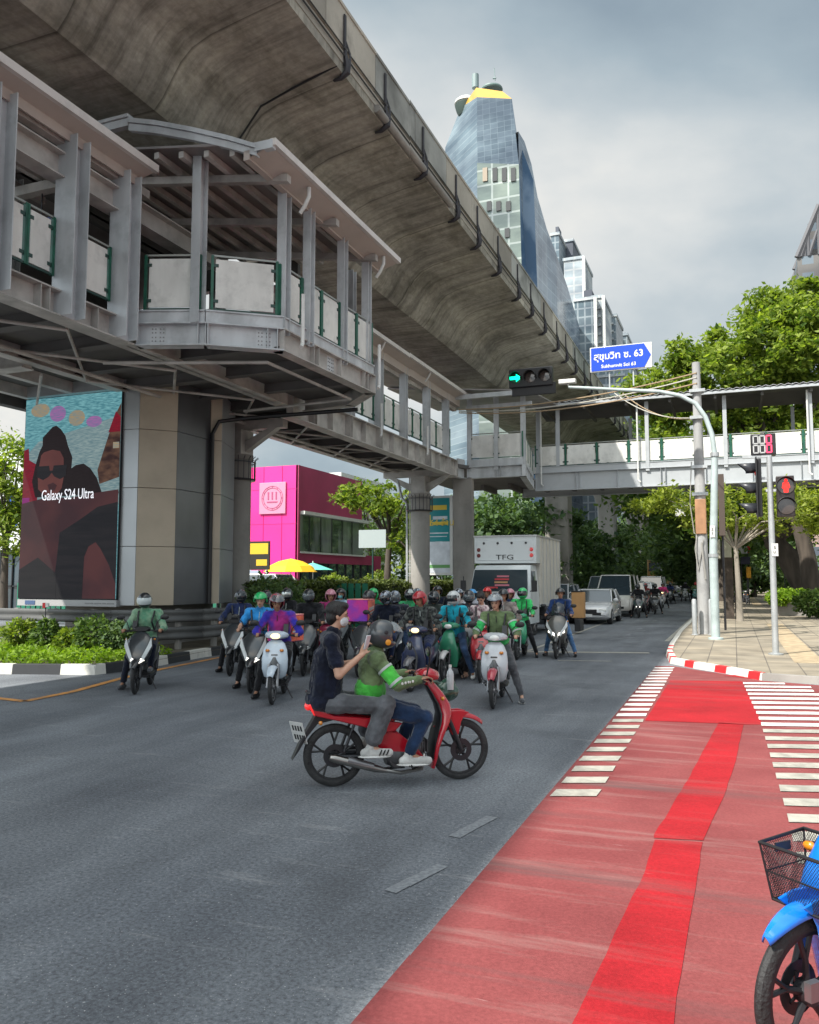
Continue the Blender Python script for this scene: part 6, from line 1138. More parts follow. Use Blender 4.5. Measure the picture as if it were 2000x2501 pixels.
def person(lab, loc, rz, J, cl, skin=SKIN, voxel=.013, group=None, near=False, gripd=True, name='person', hands=None):
    """cl: dict(top,top2,legs,shoe,helmet(kind,col,visor),mask,hair,short_sleeve,short_legs)"""
    key = (tuple(round(v_, 3) for k_ in sorted(J) for v_ in (J[k_] if not isinstance(J[k_], (int, float)) else (J[k_],))), voxel, bool(cl.get('bare_arms')), bool(cl.get('loose')), bool(cl.get('shorts')))
    if key not in _pc:
        b = MB(); pel, che, nec, hea = J['pel'], J['che'], J['nec'], J['hea']
        b.ell(pel, (.115, .15, .10), 14, 10); cap(b, pel, pel.lerp(che, .5), .115, .115); b.ell(che, (.105, .155, .16), 14, 10); cap(b, pel.lerp(che, .45)+V(0, .03, 0), che+V(0, .05, 0), .10, .10); cap(b, pel.lerp(che, .45)-V(0, .03, 0), che-V(0, .05, 0), .10, .10)
        cap(b, J['shL'], J['shR'], .068, .068); cap(b, che+V(0, 0, .1), nec, .08, .06); cap(b, nec, hea-V(0, 0, .03), .055, .052); head_parts(b, hea, J['yaw'], J['tilt'])
        for s_, k in ((1, 'L'), (-1, 'R')):
            sh, el, ha = J['sh'+k], J['el'+k], J['ha'+k]; cap(b, sh, el, .052, .042); cap(b, el, ha, .042, .028)
            hi, kn, an, to = J['hi'+k], J['kn'+k], J['an'+k], J['to'+k]; cap(b, hi, kn, .085, .058); cap(b, kn, an, .056, .036); cap(b, an, V(an.x, an.y, to.z).lerp(to, .7), .034, .026)
            hd__ = (hands or {}).get(k)
            if hd__: hand(b, ha, hd__[0], hd__[1], s_, 1.0, hd__[2])
            else: hand(b, ha+V(-.035, -s_*.0, .005), (.9, .05*s_, .12), (0, 0, 1), s_, 1.0, 1.25)
        body = blob(b, voxel, 'person', 3)
        b = MB(); jr = 1.0+(.1 if cl.get('loose') else 0); b.ell(pel+V(0, 0, .03), (.142*jr, .172*jr, .11), 14, 10); cap(b, pel, pel.lerp(che, .5), .138*jr, .135*jr)
        if cl.get('loose'): b.ell(pel+V(-.05, 0, -.01), (.155, .19, .13), 14, 10); cap(b, pel+V(-.06, .06, 0), che+V(-.04, .06, 0), .12, .12); cap(b, pel+V(-.06, -.06, 0), che+V(-.04, -.06, 0), .12, .12)
        for q in (-.05, .05): cap(b, pel.lerp(che, .3)+V(0, q, 0), che+V(0, q*1.4, .02), .122*jr, .115*jr)
        b.ell(che, (.128, .18, .17), 14, 10); cap(b, J['shL'], J['shR'], .088, .088); cap(b, che+V(0, 0, .12), nec, .095, .068)
        for k in 'LR':
            sh, el, ha = J['sh'+k], J['el'+k], J['ha'+k]
            if cl.get('bare_arms'): cap(b, sh, sh.lerp(el, .62), .076, .072)
            else: cap(b, sh, el, .075, .064); cap(b, el, el.lerp(ha, .84), .062, .046)
        top = blob(b, voxel, 'jacket', 2, .026)
        b = MB(); b.ell(pel-V(0, 0, .01), (.128, .168, .105), 14, 10)
        for k in 'LR':
            hi, kn, an = J['hi'+k], J['kn'+k], J['an'+k]; cap(b, hi, kn, .104, .078)
            if not cl.get('shorts'): cap(b, kn, an.lerp(kn, .24 if cl.get('loose') else .10), .076 if not cl.get('loose') else .10, .055 if not cl.get('loose') else .088)
        leg = blob(b, voxel, 'trousers', 2, .022); _pc[key] = (body, top, leg)
    body, top, leg = [m_.copy() for m_ in _pc[key]]
    body.materials.append(skin); o = bpy.data.objects.new(name, body); COL.objects.link(o); o.location = loc; o.rotation_euler = (0, 0, rz); tag(o, lab, 'person', group)
    def child(nm, me, m_): me.materials.append(m_); me.name = nm; return inst(nm, me, o)
    child(cl.get('topname', 'jacket'), top, cl['top']); child('trousers', leg, cl['legs'])
    for k in 'LR':
        an, to = J['an'+k], J['to'+k]; d = (to-an); d.z = 0; d = d.normalized() if d.length > .01 else V(1, 0, 0); sol = to.z-.0; b = MB(); heel = V(an.x, an.y, to.z)-d*.05
        if an.z < .2: heel.z = .045
        cap(b, heel, heel+d*.12, .043, .047); cap(b, heel+d*.1, heel+d*.225, .046, .038); cap(b, heel+d*.03, V(an.x, an.y, min(an.z, to.z+.06)), .045, .043)
        me = blob(b, .012, 'shoe', 2); child('shoe', me, cl.get('shoe', BLACK))
        if cl.get('sole'): b = MB(); M_ = Matrix.Rotation(math.atan2(d.y, d.x), 3, 'Z'); b.ell(heel+d*.09-V(0, 0, .034), (.155, .05, .016), 16, 6, M=M_); b.build('sole', cl['sole'], o)
    if cl.get('top2'):
        b = MB(); pel, che = J['pel'], J['che']; b.ell(pel.lerp(che, .34), (.149*(1.1 if cl.get('loose') else 1), .183, .16), 14, 10)
        for k in 'LR': sh, el = J['sh'+k], J['el'+k]; cap(b, sh.lerp(el, .45), sh.lerp(el, .88), .077, .071)
        me = blob(b, voxel*1.1, 'jacket_panels', 2, .022); child('jacket_panels', me, cl['top2'])
    if cl.get('stripe'):
        for k in 'LR':
            sh, el, ha = J['sh'+k], J['el'+k], J['ha'+k]; b = MB(); b.tube([sh.lerp(el, .86), sh.lerp(el, .95)], [.0755, .0745], 16, caps=False); b.tube([sh.lerp(el, .34), sh.lerp(el, .42)], [.079, .078], 16, caps=False); b.build('reflective_stripe', cl['stripe'], o)
    h = cl.get('helmet'); c = J['hea']; yaw, tilt = J['yaw'], J['tilt']
    if h: helmet(o, c, yaw, tilt, *h)
    if cl.get('mask'):
        M = Matrix.Rotation(yaw, 3, 'Z') @ Matrix.Rotation(tilt, 3, 'Y'); b = MB(); b.ell(c+M @ V(.046, 0, -.045), (.056, .062, .052), 14, 10, M=M); b.build('face_mask', cl['mask'], o); face_bits(o, c, yaw, tilt, lips=False)
    elif not h or h[0] != 'full': face_bits(o, c, yaw, tilt)
    if cl.get('hair'):
        M = Matrix.Rotation(yaw, 3, 'Z') @ Matrix.Rotation(tilt, 3, 'Y'); b = MB(); b.ell(c+M @ V(-.028, 0, .048), (.100, .086, .090), 16, 12, M=M); b.ell(c+M @ V(-.055, 0, -.015), (.062, .078, .085), 14, 10, M=M); b.ell(c+M @ V(.03, 0, .095), (.062, .07, .038), 14, 10, M=M)
        for s_ in (-1, 1): b.ell(c+M @ V(-.005, s_*.07, .03), (.03, .014, .045), 8, 6, M=M)
        me = blob(b, .009, 'hair', 1, .012); child('hair', me, HAIR)
    return o
def helmet(root, c, yaw, tilt, kind, col, visor=DGLASS, stripe=None, visor_up=False):
    M = Matrix.Translation(c+V(0, 0, .012)) @ Matrix.Rotation(yaw, 4, 'Z') @ Matrix.Rotation(tilt, 4, 'Y')
    na, ne = 36, 18; RX, RYY, RZ = .148, .124, .142
    def pt(i, j, k=1.0, sh=0):
        az = 2*PI*i/na; el = R(-58+148*j/ne); ce = max(math.cos(el), .0); bulge = 1+(.10 if kind == 'full' and math.cos(az) > .3 and -45 < math.degrees(el) < -18 else 0); return M @ V(RX*k*ce*math.cos(az)*bulge, RYY*k*ce*math.sin(az), RZ*k*math.sin(el))
    def isopen(i, j):
        az = (360*(i+.5)/na+180) % 360-180; el = -58+148*(j+.5)/ne
        if kind == 'full': return abs(az) < 62 and -19 < el < 22
        if kind == 'open': return abs(az) < 66 and el < 20
        return (abs(az) < 80 and el < 16) or el < -18
    for part, m_, cond, k in (('shell', col, lambda i, j: not isopen(i, j), 1.0),):
        b = MB(); vs = [pt(i, j) for j in range(ne+1) for i in range(na)]; fs = [(j*na+i, j*na+(i+1) % na, (j+1)*na+(i+1) % na, (j+1)*na+i) for j in range(ne) for i in range(na) if cond(i, j)]
        b.add(vs, fs); me = b.mesh('helmet', m_, ang=60); bm_ = bmesh.new(); bm_.from_mesh(me); bmesh.ops.delete(bm_, geom=[v_ for v_ in bm_.verts if not v_.link_faces], context='VERTS'); bmesh.ops.remove_doubles(bm_, verts=bm_.verts, dist=1e-4); bm_.to_mesh(me); bm_.free(); me.polygons.foreach_set('use_smooth', [True]*len(me.polygons))
        o = inst('helmet', me, root); s_ = o.modifiers.new('s', 'SOLIDIFY'); s_.thickness = .012; s_.offset = -1
    if stripe:
        b = MB(); rings = []
        for j in range(7, ne): rings.append([pt(i, j, 1.012) for i in range(-3, 4)])
        for a_ in range(len(rings)-1): b.add(rings[a_]+rings[a_+1], [(q, q+1, 8+q, 7+q) for q in range(6)])
        b.build('helmet_decal', stripe, o)
    if visor is not None and kind != 'half':
        b = MB(); e0, e1 = (-20, 26) if not visor_up else (24, 66); n_ = 16; rg = []
        for j in range(7):
            el = R(e0+(e1-e0)*j/6); rg.append([M @ V((RX+.012+(.03 if visor_up else 0))*math.cos(el)*math.cos(a)+(.02 if visor_up else 0), (RYY+.010)*math.cos(el)*math.sin(a), (RZ+.01)*math.sin(el)) for a in [R(-72+144*q/n_) for q in range(n_+1)]])
        for j in range(6): b.add(rg[j]+rg[j+1], [(q, q+1, n_+2+q, n_+1+q) for q in range(n_)])
        v_ = b.build('visor', visor, o, ang=80)
    for s_ in (-1, 1):
        b = MB(); b.lathe([(.001, .006), (.018, .004), (.02, 0)], 12, M @ Matrix.Translation((.01, s_*(RYY+.0), .03)) @ Matrix.Rotation(R(-90*s_), 4, 'X')); b.build('visor_hinge', DMET, o)
    return o
def dbox(lab, loc, rz, s_=.44):
    t = thing('delivery_box', lab, 'delivery box', loc, rz, 'insulated delivery boxes on scooters'); w_ = s_/2
    b = MB(); b.box((0, 0, w_), (s_, s_, s_)); b.build('shell', cloth((.5, .04, .3)), t, bevel=.02); b = MB(); b.box((0, 0, s_+.004), (s_*1.02, s_*1.02, .014)); b.build('lid', cloth((.85, .3, .25)), t, bevel=.005)
    b = MB(); b.box((w_+.004, 0, w_), (.006, s_*.94, s_*.94)); b.build('front_panel', cloth((.24, .06, .5), (.6, .05, .3), 2.2), t, bevel=.003)
    b = MB(); 
    for q in (-1, 1): b.box((0, q*(w_+.004), w_), (s_*.94, .006, s_*.94))
    o = b.build('side_panels', cloth((.8, .14, .07)), t); b = MB()
    for q in (-1, 1):
        for z_, l_ in ((.42, .74), (.56, .6), (.64, .7)): b.box((0, q*(w_+.009), s_*z_), (s_*l_, .004, .028), M=Matrix.Rotation(R(8*q), 3, 'Y'))
    b.build('white_print', WHITE, o); return t
DN = -PI/2        # heading towards the camera side of the street
OLIVE = cloth((.12, .17, .08)); BGREEN = cloth((.04, .45, .12)); MGREEN = cloth((.03, .20, .085)); GREENB = cloth((.03, .42, .15), (.06, .20, .10), 7); NAVY = cloth((.018, .03, .09)); DNAVY = cloth((.006, .009, .022)); BLK = cloth((.012, .012, .015)); JEANS = cloth((.03, .06, .13)); JEANS2 = cloth((.07, .16, .32)); GREYC = cloth((.085, .09, .10)); GREYW = cloth((.14, .15, .16)); BLUE = cloth((.03, .25, .60)); SKY_ = cloth((.36, .50, .62)); TEALC = cloth((.015, .33, .44)); PURP = cloth((.035, .03, .34), (.36, .03, .20), 2.6, (.34, .46)); PLAID = cloth((.10, .11, .10), (.012, .014, .016), 16); FLORAL = cloth((.68, .58, .57), (.22, .12, .15), 15); SAGE = cloth((.24, .36, .24), (.10, .26, .16), 5); WSHOE = cloth((.55, .55, .53)); LIME = cloth((.16, .42, .04)); MASKW = cloth((.7, .72, .74)); MASKT = cloth((.12, .33, .36)); REFL = mat('reflective_grey', (.42, .46, .44), .4); PINKC = cloth((.5, .04, .16))
HB = paint((.018, .02, .024)); HG = paint((.02, .42, .12)); HW = paint((.5, .52, .52)); HR = paint((.38, .02, .03)); HRM = mat('patterned_helmet', (.42, .05, .08), .25, col2=(.16, .15, .16), vscale=14, ramp=(.42, .55), coat=1); HSB = mat('silver_black_helmet', (.26, .30, .36), .22, col2=(.02, .022, .03), vscale=11, ramp=(.46, .54), coat=1); SMV = mat('smoke_visor', (.10, .12, .13), .05, coat=1, alpha=.8); CLV = mat('clear_visor', (.45, .5, .52), .05, coat=1, alpha=.45); HBL = paint((.02, .25, .55)); HPK = paint((.5, .2, .26)); HRB = paint((.6, .02, .02))
GRP = 'riders waiting at the lights'
def rider(slab, plab, px, py, style, col, cl, trim=None, lit=False, ang=DN, pose=None, skin=SKIN, voxel=.015, det=True, gp=None, group=GRP, sgroup='scooters waiting at the lights'):
    fc = gp if gp is not None else G(px, py); ang = math.atan2(-fc.y, -fc.x)-(.16 if fc.y < 30 else .05)+(ang-DN); sc_ = scooter(slab, fc, ang, style, col, trim, lit=lit, det=det, group=sgroup)
    if plab:
        J = pose or pose_ride(); po = person(plab, tuple(sc_.location), ang, J, cl, skin, voxel, group)
        if voxel < .02:
            k = prng.random(); a_, c_ = J['nec'], J['pel']; F_ = lambda t_, o_: a_.lerp(c_, t_)+V(.085+.065*min(1, t_*2.2)+o_, 0, 0)
            if k < .75: b = MB(); b.tube([F_(q, .006)+V(0, prng.uniform(-.004, .004), 0) for q in (.12, .3, .5, .7, .9)], .007, 6); b.build('zip', BLACK if k < .4 else REFL, po)
            if prng.random() < .6:
                b = MB()
                for s_ in (-1, 1): b.tube([J['sh'+('L' if s_ > 0 else 'R')]+V(-.06, -s_*.05, .075), J['sh'+('L' if s_ > 0 else 'R')]+V(.085, -s_*.05, .03), J['che']+V(.14, s_*.12, -.02), J['pel']+V(.10, s_*.15, .12)], .016, 6)
                b.build('bag_straps', BLACK, po)
    if fc.y < 30 and sc_.name != 'x':
        y_ = prng.choice((-.13, .13)); b = MB(); b.box((.16, y_, 1.12), (.014, .075, .15), M=Matrix.Rotation(R(-25), 3, 'Y')); b.tube([(.17, y_, 1.0), (.17, y_, 1.1)], .008, 5); b.build('phone_holder', BLACK, sc_)
        if prng.random() < .35: b = MB(); b.box((.10, 0, .56), (.10, .17, .20)); b.build('hanging_bag', paint(prng.choice(((.05, .05, .06), (.4, .1, .05), (.3, .3, .3)))), sc_, bevel=.03)
    return sc_
DK = (.018, .021, .024)
R1 = rider('black sporty scooter with two lit lamps, alone at the far left of the group', 'person in a pale green jacket and black helmet with white visor, alone at left', 330, 1697, 'sport', DK, dict(top=SAGE, legs=DNAVY, shoe=GREYC, helmet=('full', HB, mat('white_visor', (.5, .55, .55), .1, coat=1), None)), trim=(.55, .58, .58), lit=True, ang=DN-.05, pose=pose_ride(.0, 'R', (0, .06)))
rider('black scooter with a curved white front lamp, leftmost of the packed group', 'person in a navy jacket, black helmet and black face cover, second from left', 562, 1652, 'sport', DK, dict(top=NAVY, top2=None, legs=BLK, helmet=('full', HB, DGLASS, GREYC)), trim=(.6, .62, .62), ang=DN-.06, pose=pose_ride(.02, 'R', (.1, .05)))
rider('black and silver scooter with a lit nose lamp, ridden by the green helmet person', 'person in a bright blue T-shirt and green open helmet', 613, 1694, 'sport', (.05, .055, .06), dict(top=BLUE, bare_arms=True, topname='t_shirt', legs=BLK, helmet=('half', HG, None)), trim=(.62, .64, .64), lit=True, skin=SKIN2, ang=DN-.03, pose=pose_ride(.05, 'R', (.05, .1)))
r4 = rider('pale blue white scooter with a round warm headlight and mirrors', 'person in a purple blue and pink jacket and red patterned helmet', 665, 1722, 'classic', (.50, .58, .66), dict(top=PURP, legs=BLK, helmet=('open', HRM, SMV, None, True)), lit=True, ang=DN+.0, pose=pose_ride(.12, 'R', (.25, .25), wide=.04))
R16 = rider('silver white scooter with a red front mudguard at the right of the group', 'person in a green and olive jacket and camouflage helmet, one foot down', 1203, 1732, 'classic', (.50, .52, .55), dict(top=OLIVE, top2=BGREEN, stripe=REFL, legs=GREYC, shoe=GREYC, sole=WSHOE, helmet=('open', HSB, CLV, None, True)), trim=(.35, .03, .05), skin=SKIN2, ang=DN+.04, pose=pose_ride(.05, 'L', (.1, .05)))
rider('dark large scooter with smoked windscreen and two lit lamps, alone ahead of the cars', 'person in a navy blue jacket and light jeans, both feet down', 1358, 1610, 'maxi', (.06, .06, .055), dict(top=cloth((.015, .04, .13)), legs=JEANS2, shoe=BLK, helmet=('half', HB, None)), trim=(.5, .52, .52), lit=True, ang=DN+.02, pose=pose_ride(-.02, 'LR', (0, 0)))
rider('green and white underbone motorbike held by the teal jacket person', 'person in a teal blue jacket and white helmet leaning over the handlebar', 1085, 1668, 'under', (.03, .22, .12), dict(top=TEALC, legs=JEANS, shoe=WSHOE, helmet=('full', HW, DGLASS)), trim=(.5, .5, .5), ang=DN-.12, pose=pose_ride(.1, 'L', (-.1, .12), wide=.04))
rider('dark motorbike with a yellowish headlamp in the middle of the group', 'person in a dark plaid shirt with a red peaked open helmet', 1002, 1690, 'under', (.04, .05, .10), dict(top=PLAID, legs=NAVY, helmet=('open', HR, None)), trim=(.1, .1, .11), lit=True, ang=DN-.15, pose=pose_ride(.1, 'R', (-.15, .18)))
rider('dark scooter mostly hidden behind the passengers of the red motorbike', 'person in a navy jacket with a silver and black full helmet', 925, 1660, 'sport', DK, dict(top=DNAVY, legs=NAVY, helmet=('full', HSB, DGLASS)), ang=DN-.1, pose=pose_ride(.08, 'R', (-.1, .15)))
rider('dark scooter behind the plaid shirt person', 'person in a bright green jacket and black full helmet behind the middle of the group', 980, 1628, 'sport', (.03, .1, .06), dict(top=GREENB, legs=BLK, helmet=('full', HB, DGLASS, REFL), stripe=REFL), ang=DN-.1, pose=pose_ride(.03, 'L', (0, .12)))
rider('grey scooter at the back beside the green jacket person', 'person whose silver helmet shows just behind the green jacket person', 1003, 1606, 'classic', (.2, .2, .22), dict(top=OLIVE, legs=BLK, helmet=('full', HSB, SMV)), ang=DN-.05, det=False)
rider('dark scooter second row by the hedge', 'person in a pale blue shirt with teal face mask and black helmet', 825, 1618, 'sport', DK, dict(top=SKY_, legs=BLK, helmet=('open', HB, None), mask=MASKT), ang=DN, det=False, skin=SKIN2)
dk_ = rider('dark scooter carrying the nearer red and violet delivery box', 'person in black with a dark round helmet beside the violet red delivery box', 878, 1655, 'sport', DK, dict(top=BLK, legs=BLK, helmet=('open', HB, None)), ang=DN-.1, pose=pose_ride(.02, 'L', (PI*.8, 0)), det=False)
rider('dark scooter at the back left behind the green helmet person', 'person with a mirrored visor helmet behind the green helmet person', 683, 1625, 'sport', DK, dict(top=BLK, legs=BLK, helmet=('full', HB, mat('mirror_visor', (.5, .52, .5), .08, metal=.7))), ang=DN, det=False)
rider('black scooter in the back row beside the hedge end', 'person in black with an open black helmet, tallest at the back of the group', 1062, 1602, 'sport', DK, dict(top=DNAVY, legs=BLK, helmet=('open', HB, None)), ang=DN, det=False, pose=pose_ride(0, 'L', (0, 0), seat_z=.86))
rider('small grey scooter behind the teal jacket person', 'person with a silver helmet and bare face behind the teal jacket person', 1108, 1612, 'classic', (.2, .2, .2), dict(top=cloth((.35, .3, .3)), legs=BLK, helmet=('open', HSB, None)), ang=DN, det=False, skin=SKIN2)
rider('scooter with the white masked person on it', 'person with a white face mask and striped open helmet', 1143, 1620, 'classic', (.3, .3, .33), dict(top=cloth((.38, .38, .42)), legs=BLK, helmet=('open', HBL, None), mask=MASKW), ang=DN, det=False, skin=SKIN2)
rider('red scooter carrying the person in the floral shirt', 'person in a pink grey floral shirt looking down, bare headed with dark hair', 1172, 1668, 'classic', (.45, .03, .04), dict(top=FLORAL, topname='shirt', legs=BLK, shoe=SKIN2, hair=True), ang=DN+.05, pose=pose_ride(.10, 'R', (0, .6), arms='lap'), skin=SKIN2)
rider('scooter of the red helmet person in front of the truck', 'person in dark clothes with a bright red helmet close in front of the truck', 1178, 1598, 'sport', DK, dict(top=BLK, legs=BLK, helmet=('open', HRB, None)), ang=DN, det=False)
rider('scooter of the pink helmet person in front of the truck', 'person in dark clothes with a pale pink helmet close in front of the truck', 1232, 1602, 'sport', DK, dict(top=NAVY, legs=BLK, helmet=('open', HPK, None)), ang=DN, det=False)
for i, (px, py, st, c, cl, slab, plab, ft) in enumerate([
    (742, 1652, 'sport', DK, dict(top=BLK, legs=BLK, helmet=('full', HB, SMV)), 'black scooter between the pale blue white scooter and the pillion passenger', 'person in black with a smoke visor behind the pillion passenger', 'R'),
    (792, 1640, 'classic', (.35, .03, .08), dict(top=cloth((.32, .03, .14)), legs=BLK, helmet=('open', HPK, None)), 'dark pink scooter behind the pillion passenger', 'person in a magenta jacket half hidden behind the pillion passenger', 'L'),
    (958, 1648, 'naked', (.04, .05, .08), dict(top=cloth((.03, .035, .05)), legs=JEANS, helmet=('full', HSB, SMV)), 'dark blue motorbike left of the green scooter row', 'person in charcoal between the navy jacket and the plaid shirt', 'LR'),
    (1040, 1650, 'under', (.1, .1, .11), dict(top=cloth((.04, .05, .045)), legs=BLK, helmet=('full', HB, DGLASS)), 'dark grey motorbike wedged left of the green and white one', 'person in dark olive wedged behind the plaid shirt person', 'R'),
    (1132, 1650, 'sport', (.1, .1, .1), dict(top=cloth((.05, .05, .06)), legs=JEANS, shoe=WSHOE, helmet=('full', HB, SMV)), 'dark scooter wedged between the teal jacket and the floral shirt', 'person in dark grey wedged behind the teal jacket person', 'L'),
    (640, 1650, 'sport', DK, dict(top=cloth((.03, .12, .06)), legs=BLK, helmet=('full', HB, DGLASS)), 'dark scooter tucked behind the purple jacket person', 'person in dark green tucked behind the purple jacket person', 'R'),
    (905, 1620, 'classic', (.12, .12, .13), dict(top=cloth((.02, .2, .09)), legs=BLK, helmet=('open', HG, None)), 'grey scooter in the back row by the hedge', 'person in green at the back by the hedge, helmet green', 'L'),
    (1220, 1640, 'classic', (.3, .31, .33), dict(top=cloth((.25, .22, .2)), legs=BLK, helmet=('open', HB, None)), 'pale scooter between the truck and the camouflage helmet person', 'person in beige right behind the camouflage helmet person', 'R')]):
    rider(slab, plab, px, py, st, c, cl, pose=pose_ride(.05, ft, (0, .05)), det=False)
rider('green scooter beside the truck bumper', 'person in a bright green jacket partly hidden behind the camouflage helmet person', 1262, 1612, 'classic', (.03, .3, .15), dict(top=BGREEN, legs=BLK, helmet=('full', HG, DGLASS)), ang=DN, det=False)
L4 = r4.matrix_basis
def rel(sc_, x, y, z): return Matrix.Translation(sc_.location) @ Matrix.Rotation(sc_.rotation_euler.z, 4, 'Z') @ V(x, y, z)
dbox('orange and pink delivery box on the pale blue white scooter', tuple(rel(r4, -.72, 0, .86)), DN)
dbox('violet and red delivery box behind the masked passenger of the red motorbike', tuple(rel(dk_, .05, -.12, 1.05)), DN+.1)
# two-wheelers further down the road
FG = 'motorbikes further down the road'
for i, (px, py, st, c, cl, lab, plab) in enumerate([(1558, 1498, 'sport', (.02, .06, .05), dict(top=BLK, legs=BLK, helmet=('full', HB, DGLASS)), 'dark scooter with green white lamp, first of the row beside the cars', 'person in black on the first scooter of the row beside the cars'),
        (1598, 1490, 'sport', DK, dict(top=BLK, legs=BLK, helmet=('full', HB, DGLASS)), 'dark scooter second in the row beside the cars', 'person in black on the second scooter of the row'),
        (1617, 1477, 'classic', (.3, .3, .3), dict(top=PINKC, legs=BLK, helmet=('open', HB, None)), 'grey scooter carrying the pink jacket person', 'person in a pink jacket in the row beside the cars'),
        (1636, 1467, 'sport', DK, dict(top=NAVY, legs=BLK, helmet=('full', HB, DGLASS)), 'blue lamp scooter last in the row beside the cars', 'person in navy last in the row beside the cars'),
        (1673, 1462, 'classic', (.5, .52, .52), dict(top=BLK, legs=GREYC, helmet=('full', HB, DGLASS)), 'white fronted scooter nearest the thick pole', 'person in black on the white fronted scooter near the thick pole'),
        (1697, 1464, 'classic', (.1, .3, .28), dict(top=OLIVE, legs=BLK, helmet=('full', HRB, HRB)), 'teal scooter half hidden by the thick pole', 'person with a big red helmet half hidden by the thick pole'),
        (1655, 1447, 'sport', DK, dict(top=BLK, legs=BLK, helmet=('full', HB, DGLASS)), 'tiny dark scooter in the gap of the traffic', 'tiny dark clothed person riding in the gap of the traffic'),
        (1575, 1485, 'sport', (.2, .03, .03), dict(top=cloth((.2, .04, .04)), legs=BLK, helmet=('full', HR, DGLASS)), 'dark red scooter between the first two of the row', 'person in dark red between the first two scooters')]):
    g_ = G(px, py)*.87; g_.z = 0
    rider(lab, plab, px, py, st, c, cl, gp=g_, voxel=.03, det=False, lit=i in (0, 2), group='riders further down the road', sgroup=FG, pose=pose_ride(.02, 'LR', (0, 0)))
for i, (px, py, c, lab) in enumerate([(1806, 1478, (.2, .2, .22), 'grey scooter parked on the pavement beside the mottled trunk'), (1826, 1476, (.03, .03, .035), 'black scooter parked on the pavement, right of the grey one')]):
    scooter(lab, G(px, py, .12)+V(0, 0, .12), DN+.5, 'classic', c, group='scooters parked on the pavement', det=False)
